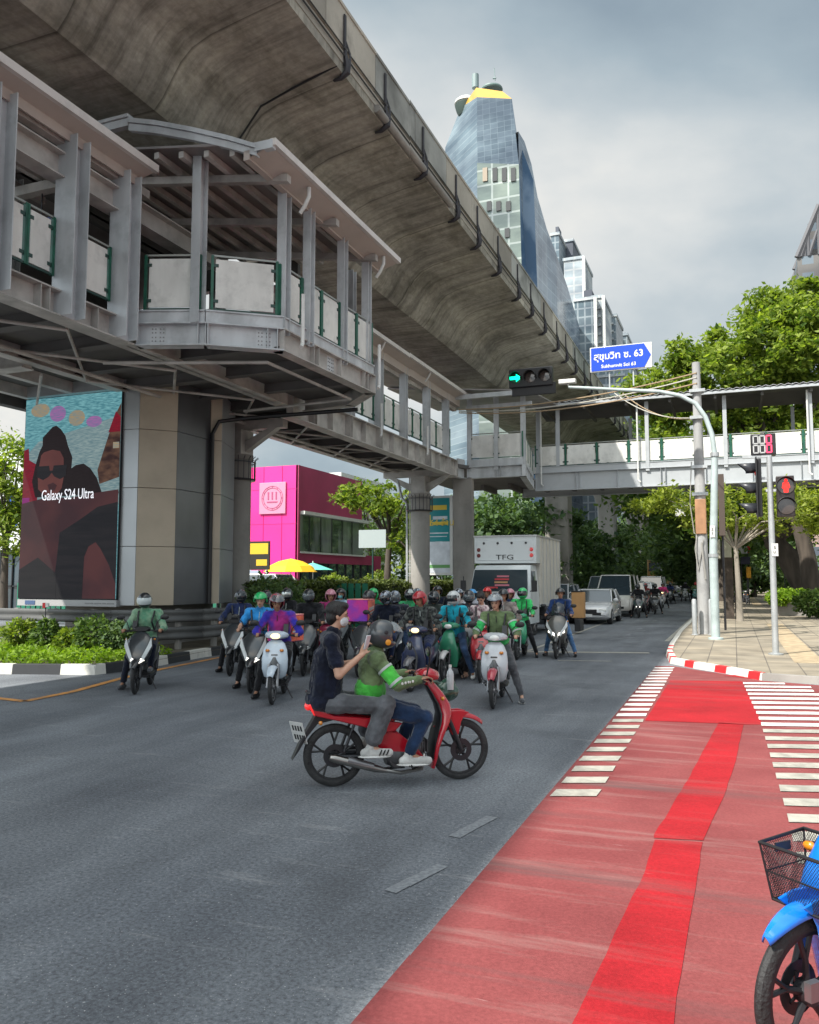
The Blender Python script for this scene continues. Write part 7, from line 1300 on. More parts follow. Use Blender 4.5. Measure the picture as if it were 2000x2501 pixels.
# ------------------------------------------------------------------ the underbone motorbikes (red one crossing, blue one at the corner)
def underbone(lab, fc, ang, col, basket=False, near=True):
    wb = 1.2; H_ = V(math.cos(ang), math.sin(ang), 0); loc = Vector(fc)-H_*wb/2; t = thing('motorbike', lab, 'motorbike', (loc.x, loc.y, .002), ang); C_ = paint(col, .2, 1.0)
    r = .285; wheel(t, .6, r, .042, BLACK if not basket else DMET, 5, True, 'front_wheel', 48); wheel(t, -.6, r, .046, BLACK, 5, True, 'rear_wheel', 48)
    b = MB()
    for s_ in (-1, 1): b.tube([(.6, s_*.07, r), (.50, s_*.07, .52), (.43, s_*.065, .66)], [.018, .02, .024], 8)
    b.build('fork', DMET, t)
    b = MB(); b.box((.655, .07, .33), (.06, .03, .07)); b.build('brake_caliper', ALU, t)
    arc_fender(t, .60, r+.012, r+.052, .058, 46, 142, C_, taper=.35)
    b = MB()
    for s_ in (-1, 1): b.prism([(.38, .60), (.47, .655), (.60, .655), (.68, .635), (.63, .60), (.60, .55), (.575, .44), (.545, .40), (.48, .50)], lambda u, v, w: (u, w, v), s_*.05, s_*.062)
    b.build('fender_side', C_, t, bevel=.006)
    rg = [(.14, .31, .018, .13), (.22, .325, .024, .155), (.34, .345, .032, .165), (.46, .385, .045, .165), (.55, .425, .055, .15), (.63, .445, .065, .125), (.72, .425, .070, .105), (.82, .365, .066, .09), (.90, .305, .055, .08), (.95, .275, .04, .06)]
    b = MB(); b.loft([sup(x_, 0, hx_, hy_, z_, 20) for z_, x_, hx_, hy_ in rg]); b.build('leg_shield', C_, t, ang=60)
    b = MB(); b.loft([sup(x_-hx_*.75, 0, hx_*.4, hy_*.86, z_, 16) for z_, x_, hx_, hy_ in rg[1:-1]]); b.build('inner_shield', BLACK, t, ang=60)
    b = MB(); b.loft([supx(.17, 0, .99, .08, .03), supx(.22, 0, 1.0, .13, .05), supx(.30, 0, 1.0, .13, .06), supx(.37, 0, .985, .085, .045)]); o = b.build('handlebar_cowl', C_, t, ang=60); b = MB(); b.ell((.372, 0, .985), (.02, .07, .04), 14, 8); b.build('headlight', LAMPG, o)
    grips(t, .21 if not basket else .10, .985, .32 if not basket else .25)
    if not basket: mirrors(t, .22, 1.0, .33, DMET, .23)
    for s_ in (-1, 1):
        b = MB(); b.ell((.40, s_*.12, .78), (.02, .03, .02), 10, 6); b.build('indicator', AMBER, t)
        b = MB(); b.prism([(-.20, .34), (-.22, .44), (-.10, .50), (.0, .47), (.16, .33), (.26, .2), (.20, .16), (.06, .27)], lambda u, v, w: (u, w, v), s_*.075, s_*.10); b.build('body_panel', C_, t, bevel=.01)
        b = MB(); b.prism([(.02, .57), (-.3, .63), (-.62, .66), (-.84, .755), (-.80, .66), (-.55, .60), (-.28, .53), (-.20, .48), (-.05, .50)], lambda u, v, w: (u, w*(1-.35*max(0, -u-.3)), v), s_*.10, s_*.14); b.build('side_panel', C_, t, bevel=.012)
    b = MB(); b.loft([supx(.06, 0, .60, .06, .03), supx(-.02, 0, .645, .11, .04), supx(-.2, 0, .665, .13, .045), supx(-.42, 0, .70, .125, .045), supx(-.66, 0, .745, .11, .04), supx(-.80, 0, .775, .07, .025)]); b.build('seat', BLACKM, t, ang=60)
    b = MB(); b.ell((-.845, 0, .735), (.035, .085, .04), 14, 8); b.prism([(-.86, .76), (-.78, .78), (-.70, .725), (-.80, .66)], lambda u, v, w: (u, w, v), -.115, .115); b.build('tail_light', mat('lit_tail_lamp', (.75, .02, .02), .2, coat=1, emit=.5), t, bevel=.006)
    b = MB(); b.tube([(-.56, .1, .80), (-.72, .1, .845), (-.86, .06, .86), (-.86, -.06, .86), (-.72, -.1, .845), (-.56, -.1, .80)], .011, 8); b.build('grab_rail', DMET, t)
    b = MB(); b.loft([supx(-.12, 0, .27, .10, .09), supx(.0, 0, .24, .12, .10), supx(.1, 0, .26, .10, .08), supx(.24, 0, .33, .06, .055)]); 
    for k in range(5): b.box((.16+.025*k, 0, .30+.01*k), (.008, .15, .12))
    b.lathe([(.001, .10), (.075, .10), (.09, .07), (.09, -.07), (.075, -.115), (.001, -.115)], 20, Matrix.Translation((-.02, 0, .235)) @ RY); b.build('engine', mat('engine_metal', (.10, .10, .105), .45, metal=.7, var=.3, vscale=12), t, ang=40)
    b = MB()
    for s_ in (-1, 1): b.tube([(-.1, s_*.075, .27), (-.6, s_*.085, r)], .018, 8)
    b.build('swing_arm', DMET, t); b = MB()
    for s_ in (-1, 1):
        b.tube([(-.52, s_*.10, .33), (-.42, s_*.105, .60)], .014, 8)
        b.tube([(-.42+.10*(-k/40), s_*.105+.022*math.cos(k*1.1), .60-.27*(k/40)+.0) for k in range(0, 38)], .006, 5)
    b.build('rear_shock', DMET, t)
    b = MB(); b.tube([(.24, -.05, .27), (.2, -.10, .14), (0, -.13, .12), (-.16, -.14, .155)], .018, 8); b.tube([(-.14, -.145, .15), (-.24, -.15, .175), (-.62, -.16, .285), (-.66, -.16, .295)], [.02, .034, .038, .026], 14); o = b.build('exhaust', mat('exhaust_metal', (.35, .33, .31), .28, metal=1, var=.2, vscale=6), t)
    b = MB(); b.tube([(-.26, -.152, .195), (-.50, -.160, .265)], [.031, .036], 14); b.build('heat_shield', ALU, o)
    b = MB(); b.prism([(-.15, .30), (-.56, .36), (-.66, .30), (-.58, .25), (-.2, .23)], lambda u, v, w: (u, w, v), .085, .115); b.build('chain_case', BLACK, t, bevel=.01)
    b = MB()
    for s_ in (-1, 1): b.tube([(.06, s_*.09, .195), (.07, s_*.25, .20)], .014, 8); b.tube([(-.22, s_*.09, .30), (-.25, s_*.21, .30)], .013, 8)
    b.tube([(.02, .1, .2), (.1, .14, .11), (-.16, .15, .1)], .012, 6); b.tube([(.1, -.13, .15), (.22, -.16, .2)], .01, 6); b.build('foot_pegs', BLACKM, t)
    b = MB(); b.prism([(-.55, .62), (-.78, .66), (-.92, .42), (-.99, .26), (-.93, .34), (-.86, .46), (-.76, .58)], lambda u, v, w: (u, w, v), -.06, .06); b.build('rear_mudguard', BLACK, t, bevel=.005)
    plate(t, -.93, .50, -20, yaw=R(38))
    b = MB(); b.tube([(-.7, .1, .6), (-.75, .17, .61)], .006, 5); b.ell((-.75, .19, .61), (.02, .025, .02), 8, 6); b.ell((-.75, -.19, .61), (.02, .025, .02), 8, 6); b.build('indicator', AMBER, t)
    if basket:
        k_ = thing('basket', None, None); k_.parent = t
        WIRE = mat('basket_wire', (.02, .02, .022), .5, metal=.4)
        c8 = lambda z: (.05*(z-.80)/.24)
        def corner(sx, sy, z): f_ = (z-.66)/.22; hx_, hy_ = .105+.03*f_, .125+.03*f_; return V(.52+sx*hx_, sy*hy_, z-.06+(.02*f_ if sx < 0 else 0))
        b = MB(); rim = [corner(1, 1, .88), corner(1, -1, .88), corner(-1, -1, .88), corner(-1, 1, .88), corner(1, 1, .88)]; b.tube(rim, .008, 8); low = [corner(1, 1, .66), corner(1, -1, .66), corner(-1, -1, .66), corner(-1, 1, .66), corner(1, 1, .66)]; b.tube(low, .006, 6)
        for z_ in (.77,): b.tube([corner(1, 1, z_), corner(1, -1, z_), corner(-1, -1, z_), corner(-1, 1, z_), corner(1, 1, z_)], .004, 5)
        for s_ in ((1, 1), (1, -1), (-1, -1), (-1, 1)): b.tube([corner(*s_, .66), corner(*s_, .88)], .005, 5)
        b.tube([(.46, .05, .72), (.38, .05, .86)], .01, 6); b.tube([(.46, -.05, .72), (.38, -.05, .86)], .01, 6); b.build('basket_frame', WIRE, k_)
        for (sa, sb) in (((1, 1), (1, -1)), ((1, -1), (-1, -1)), ((-1, -1), (-1, 1)), ((-1, 1), (1, 1))):
            b = MB(); n_ = 26; w_ = .0012
            for q in range(-14, n_+1):
                for sg in (1, -1):
                    pts = []
                    for e_ in range(9):
                        z_ = (.66)+.22*e_/8; u_ = q/n_+(e_/8)*.52*1 if sg > 0 else (n_-q)/n_-(e_/8)*.52
                        if 0 <= u_ <= 1: pts.append(corner(*sa, z_).lerp(corner(*sb, z_), u_))
                    if len(pts) > 1: b.tube(pts, w_, 3, caps=False)
            b.build('basket_mesh', WIRE, k_, smooth=False)
        b = MB(); n_ = 18
        for q in range(n_+1): u_ = q/n_; b.tube([corner(-1, 1, .66).lerp(corner(-1, -1, .66), u_), corner(1, 1, .66).lerp(corner(1, -1, .66), u_)], .0013, 3); b.tube([corner(1, 1, .66).lerp(corner(-1, 1, .66), u_), corner(1, -1, .66).lerp(corner(-1, -1, .66), u_)], .0013, 3)
        b.build('basket_floor', WIRE, k_, smooth=False)
        for key in ('label', 'category'):
            if key in k_.keys(): del k_[key]
        for s_ in (1, -1): b = MB(); b.box((.53, s_*.146, .79), (.09, .006, .035)); b.build('basket_badge', BLACK, k_); b = MB(); b.box((.53, s_*.150, .79), (.05, .004, .014)); b.build('basket_badge_plate', mat('badge_grey', (.4, .4, .4), .4), k_)
    return t
pF, pR = G(1122, 1904), G(815, 1922); angm = math.atan2(pF.y-pR.y, pF.x-pR.x)
rb = underbone('glossy red underbone motorbike crossing the road with two people on it', pF, angm, (.42, .008, .02))
bb = underbone('bright blue underbone motorbike with a black mesh basket, cut off at the bottom right corner', G(1978, 2612), math.atan2(-.745, -.663), (.005, .16, .62), basket=True)
# pillion passenger and driver, posed on the red motorbike
Jp = dict(pel=V(-.67, 0, .80), che=V(-.65, 0, 1.16), nec=V(-.61, 0, 1.41), hea=V(-.57, 0, 1.56), shL=V(-.64, .185, 1.335), shR=V(-.66, -.195, 1.335), elL=V(-.58, .26, 1.06), elR=V(-.60, -.27, 1.04), haL=V(-.35, .16, 1.12), haR=V(-.38, -.20, 1.21),
          hiL=V(-.64, .10, .77), hiR=V(-.64, -.10, .77), knL=V(-.18, .22, .74), knR=V(-.16, -.22, .75), anL=V(-.28, .20, .38), anR=V(-.30, -.21, .38), toL=V(-.12, .22, .33), toR=V(-.13, -.23, .33), yaw=-.1, tilt=.12)
P1 = person('person in a dark navy shirt and white mask riding pillion on the red motorbike', tuple(rb.location), angm, Jp, dict(top=DNAVY, topname='shirt', bare_arms=True, loose=True, legs=cloth((.10, .105, .115)), shoe=WSHOE, sole=mat('sole_white', (.6, .6, .58), .6), hair=True, mask=MASKW), SKIN2, .009, hands=dict(R=(V(.35, .15, .9), V(-.6, -.5, .3), .9), L=(V(.7, -.4, .5), V(-.3, .3, .8), .9)))
b = MB(); b.prism([(-.78, .74), (-.72, .66), (-.45, .66), (-.44, .88), (-.76, .90)], lambda u, v, w: (u, w, v), -.165, .165); me = b.mesh('shirt_tail', DNAVY); 
ph = thing('phone', 'pale smartphone held up in the passenger hand', 'phone', tuple(rel(rb, -.335, -.225, 1.325)), angm-.75); b = MB(); b.box((0, 0, 0), (.012, .070, .135), M=Matrix.Rotation(R(15), 3, 'Y')); b.build('body', mat('phone_pale', (.55, .57, .6), .25, coat=1), ph, bevel=.006); b = MB(); b.box((-.008, 0, 0), (.002, .062, .122), M=Matrix.Rotation(R(15), 3, 'Y')); b.build('display', DGLASS, ph)
b = MB()
for s_ in (-1, 1):
    for k in range(3): b.box((-.215+.032*k, s_*(.258 if s_ > 0 else .268)-.0*s_, .338), (.010, .006, .055), M=Matrix.Rotation(R(25), 3, 'Y'))
b.build('shoe_stripes', BLACK, P1)
Jd = dict(pel=V(-.27, 0, .77), che=V(-.25, 0, 1.05), nec=V(-.20, 0, 1.23), hea=V(-.15, 0, 1.365), shL=V(-.23, .185, 1.16), shR=V(-.23, -.185, 1.16), elL=V(-.06, .29, .95), elR=V(-.06, -.29, .94), haL=V(.17, .275, .985), haR=V(.17, -.275, .985),
          hiL=V(-.25, .09, .74), hiR=V(-.25, -.09, .74), knL=V(.20, .20, .62), knR=V(.21, -.20, .62), anL=V(.06, .19, .30), anR=V(.06, -.20, .30), toL=V(.23, .20, .24), toR=V(.23, -.22, .24), yaw=.0, tilt=.22)
P2 = person('person in a green jacket with lime sleeves and black full helmet driving the red motorbike', tuple(rb.location), angm, Jd, dict(top=OLIVE, top2=cloth((.07, .46, .06)), legs=cloth((.012, .03, .075)), shoe=WSHOE, sole=bpy.data.materials['sole_white'], helmet=('full', paint((.05, .055, .06)), CLV, None, True), stripe=REFL), SKIN, .009)
b = MB(); M_ = Matrix.Translation(Jd['hea']) @ Matrix.Rotation(.22, 4, 'Y')
for s_ in (-1, 1): b.lathe([(.001, .004), (.024, .003), (.028, 0)], 16, M_ @ Matrix.Translation((.045, s_*.122, -.045)) @ Matrix.Rotation(R(-90*s_), 4, 'X'))
b.build('orange_helmet_emblem', mat('helmet_orange', (.7, .28, .02), .4), P2)
b = MB()
for s_ in (-1, 1):
    pA, pB_ = Jd['elR' if s_ < 0 else 'elL'], Jd['haR' if s_ < 0 else 'haL']
    for k in range(4): p_ = pA.lerp(pB_, .12+.13*k)+V(0, s_*.060, .012); b.ell(p_, (.011, .004, .013), 8, 6)
b.build('sleeve_print', WHITE, P2)
bg = thing('plastic_bag', 'dark green plastic bag hanging from the red motorbike handlebar', 'bag', tuple(rel(rb, .58, .40, .77)), angm); b = MB(); b.ell((0, 0, 0), (.13, .10, .10), 14, 10); b.ell((.02, 0, .06), (.08, .07, .08), 12, 8); cap(b, V(-.03, 0, .07), V(-.20, -.04, .12), .03, .012); cap(b, V(-.20, -.04, .12), V(-.36, -.09, .19), .012, .01); me = blob(b, .012, 'bag', 1, .03); me.materials.append(mat('bag_film', (.02, .07, .045), .25, coat=.6, alpha=.93)); inst('bag', me, bg)
bt = thing('water_bottle', 'clear plastic bottle sticking out of the dark green bag', 'bottle', tuple(rel(rb, .60, .32, .80)), angm); b = MB(); b.lathe([(.001, 0), (.036, 0), (.037, .15), (.03, .18), (.014, .205), (.014, .23), (.001, .23)], 16); b.build('body', mat('bottle_plastic', (.55, .6, .62), .15, alpha=.75, coat=1), bt); b = MB(); b.lathe([(.016, .222), (.016, .245), (.001, .246)], 12); b.build('bottle_cap', WHITE, bt)
# person and figure on the footbridge
Jw = dict(pel=V(0, 0, .95), che=V(0, 0, 1.25), nec=V(.01, 0, 1.46), hea=V(.03, 0, 1.6), shL=V(0, .18, 1.39), shR=V(0, -.18, 1.39), elL=V(-.05, .22, 1.1), elR=V(.08, -.22, 1.1), haL=V(.05, .22, .87), haR=V(.25, -.2, .95), hiL=V(0, .09, .93), hiR=V(0, -.09, .93), knL=V(.1, .09, .5), knR=V(-.02, -.09, .5), anL=V(.02, .09, .1), anR=V(-.2, -.09, .14), toL=V(.16, .09, .04), toR=V(-.06, -.09, .05), yaw=0, tilt=.1)
q_ = GY(1420, 1100, 43.2); person('person in a white shirt walking across the footbridge', (q_.x, 43.2, 7.16), PI, Jw, dict(top=cloth((.5, .5, .52)), topname='shirt', legs=BLK, bare_arms=True, hair=True), SKIN2, .025)
q_ = GY(1460, 1100, 43.8); person('person in dark clothes on the footbridge just right of the white shirt person', (q_.x, 43.8, 7.16), 0, Jw, dict(top=BLK, legs=BLK, hair=True), SKIN, .025)
# ================================================================== truck, cars
def carwheel(root, x, y, r, w, s_):
    key = ('car', r, w)
    if key not in _wh:
        t_ = MB(); t_.lathe([(r*.62, -w/2), (r*.95, -w/2), (r, -w*.36), (r, w*.36), (r*.95, w/2), (r*.62, w/2)], 24, RY, closed=True); h_ = MB(); h_.lathe([(.001, -w*.42), (r*.2, -w*.45), (r*.3, -w*.36), (r*.6, -w*.40), (r*.63, -w*.3), (r*.63, w*.3), (.001, w*.3)], 20, RY)
        for k in range(5): a = k*2*PI/5; h_.tube([(0, -w*.42, 0), (r*.6*math.cos(a), -w*.42, r*.6*math.sin(a))], .03, 6)
        _wh[key] = (t_.mesh('tyre', TREAD), h_.mesh('wheel', ALU))
    h = inst('wheel', _wh[key][1], root, (x, y, r), (0, 0, 0 if s_ < 0 else PI)); inst('tyre', _wh[key][0], h)
def car(lab, fc, ang, kind, col, group='cars queued at the lights', lit=False):
    H_ = V(math.cos(ang), math.sin(ang), 0); D = dict(sedan=(4.5, .88, 1.45), pickup=(5.1, .92, 1.78), van=(4.9, .94, 2.15), suv=(4.6, .92, 1.7))[kind]; Ln, hw, ht = D; loc = Vector(fc)-H_*Ln/2; t = thing('car' if kind != 'van' else 'van', lab, 'car' if kind != 'van' else 'van', (loc.x, loc.y, .01), ang, group)
    C_ = paint(col, .25, 1); L2_ = Ln/2
    if kind == 'sedan': st = [(-L2_, .62, .8, .35), (-L2_+.1, .92, .86, .25), (-1.5, 1.0, 1, .22), (-.2, .96, 1, .22), (1.0, .93, 1, .22), (1.9, .80, .97, .22), (L2_-.08, .66, .86, .28), (L2_, .52, .76, .34)]; gl = [(-1.75, .98, -1.15, 1.42), (1.15, .93, .35, 1.43)]
    elif kind == 'van': st = [(-L2_, 1.1, .9, .4), (-L2_+.06, 1.25, .96, .3), (0, 1.22, 1, .28), (1.6, 1.15, 1, .28), (2.15, 1.02, .98, .28), (L2_-.05, .85, .92, .3), (L2_, .6, .85, .36)]; gl = [(-L2_+.05, 1.22, -L2_+.2, 2.1), (1.95, 1.10, 1.05, 2.1)]
    elif kind == 'pickup': st = [(-L2_, 1.0, .92, .5), (-L2_+.05, 1.08, .95, .45), (-.5, 1.08, 1, .4), (.9, 1.12, 1, .38), (1.9, 1.06, .98, .38), (L2_-.08, .96, .92, .42), (L2_, .7, .86, .46)]; gl = [(-.7, 1.08, -.5, 1.72), (1.25, 1.1, .55, 1.74)]
    else: st = [(-L2_, .9, .88, .42), (-L2_+.06, 1.02, .94, .36), (0, 1.05, 1, .32), (1.1, 1.02, 1, .32), (1.9, .94, .97, .32), (L2_-.06, .82, .9, .36), (L2_, .6, .82, .4)]; gl = [(-2.0, 1.04, -1.75, 1.64), (1.3, 1.02, .5, 1.66)]
    b = MB(); b.loft([[V(x_, hw*k_*q, z_) for q, z_ in ((-1, zb_+.06), (-1, zt_-.14), (-.94, zt_-.03), (-.8, zt_), (.8, zt_), (.94, zt_-.03), (1, zt_-.14), (1, zb_+.06), (.9, zb_), (-.9, zb_))] for x_, zt_, k_, zb_ in st]); b.build('body', C_, t, ang=35)
    (xr0, zr0, xr1, zr1), (xf0, zf0, xf1, zf1) = gl; k = .78
    b = MB(); b.add([V(xr0, -hw*.93, zr0-.03), V(xr0, hw*.93, zr0-.03), V(xf0, hw*.93, zf0-.03), V(xf0, -hw*.93, zf0-.03), V(xr1, -hw*k, zr1), V(xr1, hw*k, zr1), V(xf1, hw*k, zf1), V(xf1, -hw*k, zf1)], [(0, 3, 2, 1), (4, 5, 6, 7), (0, 1, 5, 4), (2, 3, 7, 6), (1, 2, 6, 5), (3, 0, 4, 7)]); b.build('glasshouse', WINDG, t, smooth=False, bevel=.03)
    b = MB(); b.loft([[V(xr1-.1, -hw*(k-.03), zr1-.02), V(xr1-.1, hw*(k-.03), zr1-.02), V(xr1-.08, hw*(k-.06), zr1+.03), V(xr1-.08, -hw*(k-.06), zr1+.03)], [V((xr1+xf1)/2, -hw*(k+.02), zf1-.02), V((xr1+xf1)/2, hw*(k+.02), zf1-.02), V((xr1+xf1)/2, hw*(k-.06), zf1+.055), V((xr1+xf1)/2, -hw*(k-.06), zf1+.055)], [V(xf1+.06, -hw*(k), zf1-.02), V(xf1+.06, hw*(k), zf1-.02), V(xf1+.04, hw*(k-.06), zf1+.02), V(xf1+.04, -hw*(k-.06), zf1+.02)]])
    for s_ in (-1, 1):
        b.tube([(xf0-.02, s_*hw*.93, zf0), (xf1, s_*hw*k, zf1)], .035, 6); b.tube([(xr0+.02, s_*hw*.93, zr0), (xr1, s_*hw*k, zr1)], .045, 6)
        xm = (xr0+xf1)/2; b.tube([(xm, s_*hw*.94, (zr0+zf0)/2), (xm, s_*hw*k, zf1)], .03, 6)
    b.build('roof', C_, t, smooth=False)
    for s_ in (-1, 1):
        b = MB(); zf = st[-1][1]+.06; b.box((L2_-.10, s_*hw*.66, zf+.02), (.14, hw*.36, .13)); b.build('headlight', LEDW if lit else LAMPG, t, bevel=.03)
        b = MB(); b.ell((xf0-.15, s_*(hw+.10), zf0+.08), (.06, .11, .08), 10, 8); b.build('door_mirror', C_, t)
        b = MB(); b.box((-L2_+.04, s_*hw*.7, st[1][1]-.2), (.1, hw*.25, .18)); b.build('tail_light', REDL, t)
        for x_ in (-Ln*.29, Ln*.31): carwheel(t, x_, s_*(hw-.10), .33 if kind in ('sedan', 'suv') else .37, .2, s_)
    b = MB(); b.box((L2_-.02, 0, zf-.02), (.08, hw*.8, .14)); b.box((L2_-.02, 0, st[-1][3]+.10), (.06, hw*1.2, .12)); b.build('grille', BLACK, t, bevel=.01)
    b = MB(); b.box((L2_+.03, 0, zf-.2), (.02, .34, .12)); b.build('licence_plate', WHITE, t); b = MB(); b.box((L2_+.02, 0, zf+.02), (.03, .16, .06)); b.build('emblem', CHROME, t)
    return t
def GQ(px, py, k=.89): g = G(px, py)*k; g.z = 0; return g
car('silver sedan first in line behind the rider with the windscreen', GQ(1436, 1514), DN, 'sedan', (.55, .56, .57))
car('beige silver van right behind the first sedan', GQ(1482, 1502)+V(-.1, 2.6, 0), DN, 'van', (.56, .54, .5))
car('silver pickup truck third in the queue of cars', GQ(1532, 1490)+V(-.2, 1.5, 0), DN, 'pickup', (.46, .48, .49))
car('dark grey car in the lane beside the truck, mostly hidden by it', V(-8.9, 38.5, 0), DN, 'sedan', (.03, .035, .04))
for px_, Y_, kd_, c_, lb_ in ((1555, 57, 'suv', (.62, .63, .64), 'white car fourth in the queue behind the row of scooters'), (1585, 66, 'van', (.5, .5, .48), 'pale van fifth in the queue behind the row of scooters'), (1612, 76, 'sedan', (.55, .55, .55), 'white sedan in front of the distant orange bus'), (1640, 90, 'suv', (.4, .42, .45), 'silver car right of the distant orange bus'), (1674, 100, 'van', (.66, .68, .68), 'white van far away in the open gap of the road'), (1692, 118, 'suv', (.6, .6, .62), 'farthest white car near the thick concrete pole'), (1500, 70, 'suv', (.5, .5, .5), 'white car far down the left lane'), (1460, 60, 'van', (.3, .31, .33), 'grey van in the left lane behind the truck')):
    car(lb_, V(GY(px_, 1400, Y_).x, Y_, 0), DN, kd_, c_)
car('silver car behind the rider with the windscreen, next to the truck flank', V(-7.55, 34.5, 0), DN, 'suv', (.2, .21, .23))
car('white van seen over the hedge beyond the median', GY(570, 1416, 32)+V(4.0, 0, -GY(570, 1416, 32).z), 0.0, 'van', (.62, .63, .62), group='vehicles on the other carriageway')
# distant orange bus
t = thing('orange_bus', 'distant orange topped bus rising above the cars and motorbikes', 'bus', (GY(1611, 1400, 88).x, 88, 0), DN); z1_ = GY(1611, 1366, 88).z; z0_ = GY(1611, 1395, 88).z
OR = paint((.42, .22, .06)); b = MB(); b.bm((-9, -1.25, .5), (0, 1.25, z1_)); b.build('body', OR, t, bevel=.12); b = MB(); b.bm((0, -1.1, z0_), (.03, 1.1, z1_-.35)); b.build('windscreen', WINDG, t, bevel=.01)
b = MB(); b.bm((-8.5, 1.25, z0_), (-.6, 1.27, z1_-.5)); b.build('side_windows', WINDG, t); b = MB(); b.bm((.02, -.9, z1_-.28), (.05, .9, z1_-.08)); b.build('route_board', BLACK, t)
for s_ in (-1, 1): carwheel(t, -1.6, s_*1.1, .48, .25, s_); b = MB(); b.bm((0, s_*.8-.2, .9), (.04, s_*.8+.2, 1.1)); b.build('headlight', LAMPG, t)
# white box truck
tp = G(1160, 1556); tr = G(1308, 1556); wt = 2.12; cx = -7.38; yf_ = 26.9
t = thing('box_truck', 'white box truck waiting at the front of the queue behind the scooters', 'truck', (cx, yf_, 0), DN)
TW = mat('truck_white', (.56, .60, .61), .35, coat=.4, dirt=.35, dscale=1.5); TB = mat('truck_box_side', (.50, .48, .43), .5, var=.12, vscale=2, stretch=(3, 1, .3), dirt=.4, dscale=2)
hwt = wt/2; zt_ = GY(1160, 1314, yf_+1.2).z
b = MB(); b.bm((-4.9, -hwt-.04, .95), (-1.35, hwt+.04, zt_)); b.build('cargo_box', TB, t, bevel=.02)
b = MB(); b.bm((-1.35, -hwt-.045, 2.45), (-.75, hwt+.045, zt_+.0)); b.bm((-.76, -hwt+.05, 2.55), (-.735, hwt-.05, zt_-.12)); b.build('box_front', TW, t, bevel=.02)
b = MB(); b.bm((-4.9, -hwt-.07, zt_), (-.72, hwt+.07, zt_+.05)); b.bm((-4.9, hwt+.03, .95), (-1.3, hwt+.07, 1.05)); 
for x_ in np.arange(-4.8, -1.4, .6): b.bm((x_, hwt+.03, 1.0), (x_+.05, hwt+.065, zt_))
b.build('box_trim', mat('trim_alu', (.45, .46, .46), .4, metal=.4), t, smooth=False)
b = MB(); rg = []
for z_, xf_, w_ in ((.42, .0, 1.0), (.7, .06, 1.0), (1.25, .06, 1.0), (1.45, .03, .99), (2.2, -.22, .94), (2.38, -.42, .9)):
    rg.append([V(-1.3, -hwt*w_, z_), V(xf_-.12, -hwt*w_, z_), V(xf_, -hwt*w_+.14, z_), V(xf_, hwt*w_-.14, z_), V(xf_-.12, hwt*w_, z_), V(-1.3, hwt*w_, z_)])
b.loft(rg); b.build('cab', TW, t, ang=30)
b = MB(); b.add([V(.052, -hwt*.93, 1.50), V(.052, hwt*.93, 1.50), V(-.19, hwt*.87, 2.22), V(-.19, -hwt*.87, 2.22)], [(0, 1, 2, 3)]); o = b.build('windscreen', WINDG, t, smooth=False); s2 = o.modifiers.new('s', 'SOLIDIFY'); s2.thickness = .02; s2.offset = 0
b = MB()
for s_ in (-1, 1): b.add([V(-.95, s_*(hwt+.004), 1.48), V(-.22, s_*(hwt*.985+.004), 1.48), V(-.40, s_*(hwt*.945+.012), 2.18), V(-.92, s_*(hwt*.945+.012), 2.18)], [(0, 1, 2, 3)])
b.build('side_window', WINDG, t, smooth=False)
b = MB()
for k, (y_, z_, w_) in enumerate([(-.15, 2.0, .42), (-.12, 1.9, .5), (-.1, 1.8, .46), (-.14, 1.7, .5), (.2, 1.62, .4)]): b.box((.052-(z_-1.5)*.336+.022, -y_*1.0-.05, z_), (.008, w_, .06), mi=k % 3, M=Matrix.Rotation(R(-18), 3, 'Y'))
b.build('dashboard_stickers', [mat('sticker_pink', (.45, .14, .18), .4), mat('sticker_red', (.42, .03, .04), .4), mat('sticker_tan', (.4, .22, .1), .4)], t, smooth=False)
b = MB(); b.bm((.02, -hwt, .42), (.13, hwt, .72)); b.build('bumper', TW, t, bevel=.03); b = MB(); b.bm((.13, -.5, .50), (.14, .5, .66)); b.bm((.062, -.72, .98), (.075, .72, 1.16)); b.build('grille', BLACK, t)
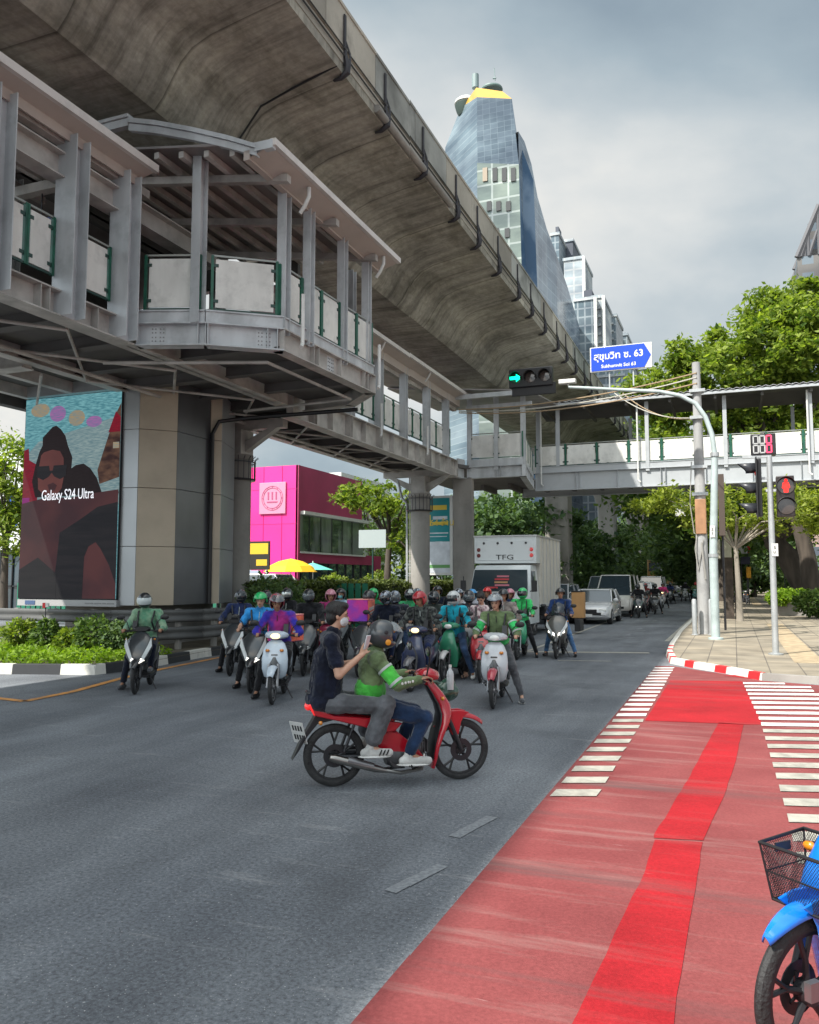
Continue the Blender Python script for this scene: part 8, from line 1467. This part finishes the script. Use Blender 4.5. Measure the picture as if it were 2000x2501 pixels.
for s_ in (-1, 1):
    b = MB(); b.bm((.055, s_*.62, .80), (.085, s_*.98, 1.0)); b.build('headlight', LAMPG, t, bevel=.02); b = MB(); b.bm((.13, s_*.7, .52), (.145, s_*.95, .64)); b.build('fog_lamp', LAMPG, t, bevel=.01)
    b = MB(); b.tube([(.0, s_*hwt, 1.5), (.16, s_*(hwt+.16), 1.55), (.16, s_*(hwt+.16), 2.0)], .018, 6); b.bm((.13, s_*(hwt+.08), 1.5), (.18, s_*(hwt+.26), 1.86)); b.build('side_mirror', BLACK, t)
    carwheel(t, -.72, s_*(hwt-.14), .38, .24, s_); carwheel(t, -3.9, s_*(hwt-.16), .38, .3, s_)
    for k in range(2): b = MB(); b.lathe([(.001, .03), (.06, .025), (.07, 0)], 14, Matrix.Translation((-.73, s_*(hwt-.12-.0*k), zt_-.45-.2*k)) @ Matrix.Rotation(R(90), 4, 'Y')); b.build('marker_lamp', REDL if s_ > 0 else mat('dark_red_lens', (.12, .01, .01), .3), t)
b = MB()
for y_ in (-.75, -.25, .25, .75): b.lathe([(.001, .04), (.035, .035), (.045, 0)], 12, Matrix.Translation((-.73, y_, zt_-.22)) @ Matrix.Rotation(R(90), 4, 'Y'))
b.build('roof_lamps', DMET, t)
MT = Matrix.Translation((-.728, 0, zt_-.72)) @ Matrix.Rotation(R(90), 4, 'Z') @ Matrix.Rotation(R(90), 4, 'X')
text('TFG', .24, BLACK, MT, t, sx=1.5); b = MB()
for s_ in (-1, 1): b.tube([(.02, s_*.3, 1.46), (.05, s_*.3-.45, 1.60), (-.03, s_*.3-.3, 1.75)], .012, 5)
b.build('wipers', BLACK, t); b = MB(); b.bm((-4.8, -.9, .55), (-.9, .9, .95)); b.build('chassis', BLACK, t)
b = MB(); b.bm((-4.8, hwt*.5, .5), (-1.6, hwt, .62)); b.build('side_guard', DMET, t)
b = MB(); b.box((-2.2, hwt-.02, .7), (.5, .3, .42)); b.build('fuel_tank', DMET, t, bevel=.03)
# tan wooden board seen between rider and sedan
q_ = G(1414, 1548); t = thing('tan_crate', 'tall tan orange crate strapped on a bike behind the rider with the windscreen', 'crate', (q_.x, q_.y, 0)); b = MB(); b.bm((-.22, -.2, .55), (.2, .2, 1.45)); b.build('shell', mat('tan_board', (.42, .23, .09), .7, var=.1, vscale=2), t, bevel=.02); b = MB(); b.bm((-.2, -.22, 1.452), (.18, .22, 1.5)); b.build('lid', BLACK, t, bevel=.02); b = MB(); b.bm((-.1, -.35, .1), (.1, .35, .54)); b.build('rack', BLACK, t, bevel=.02)
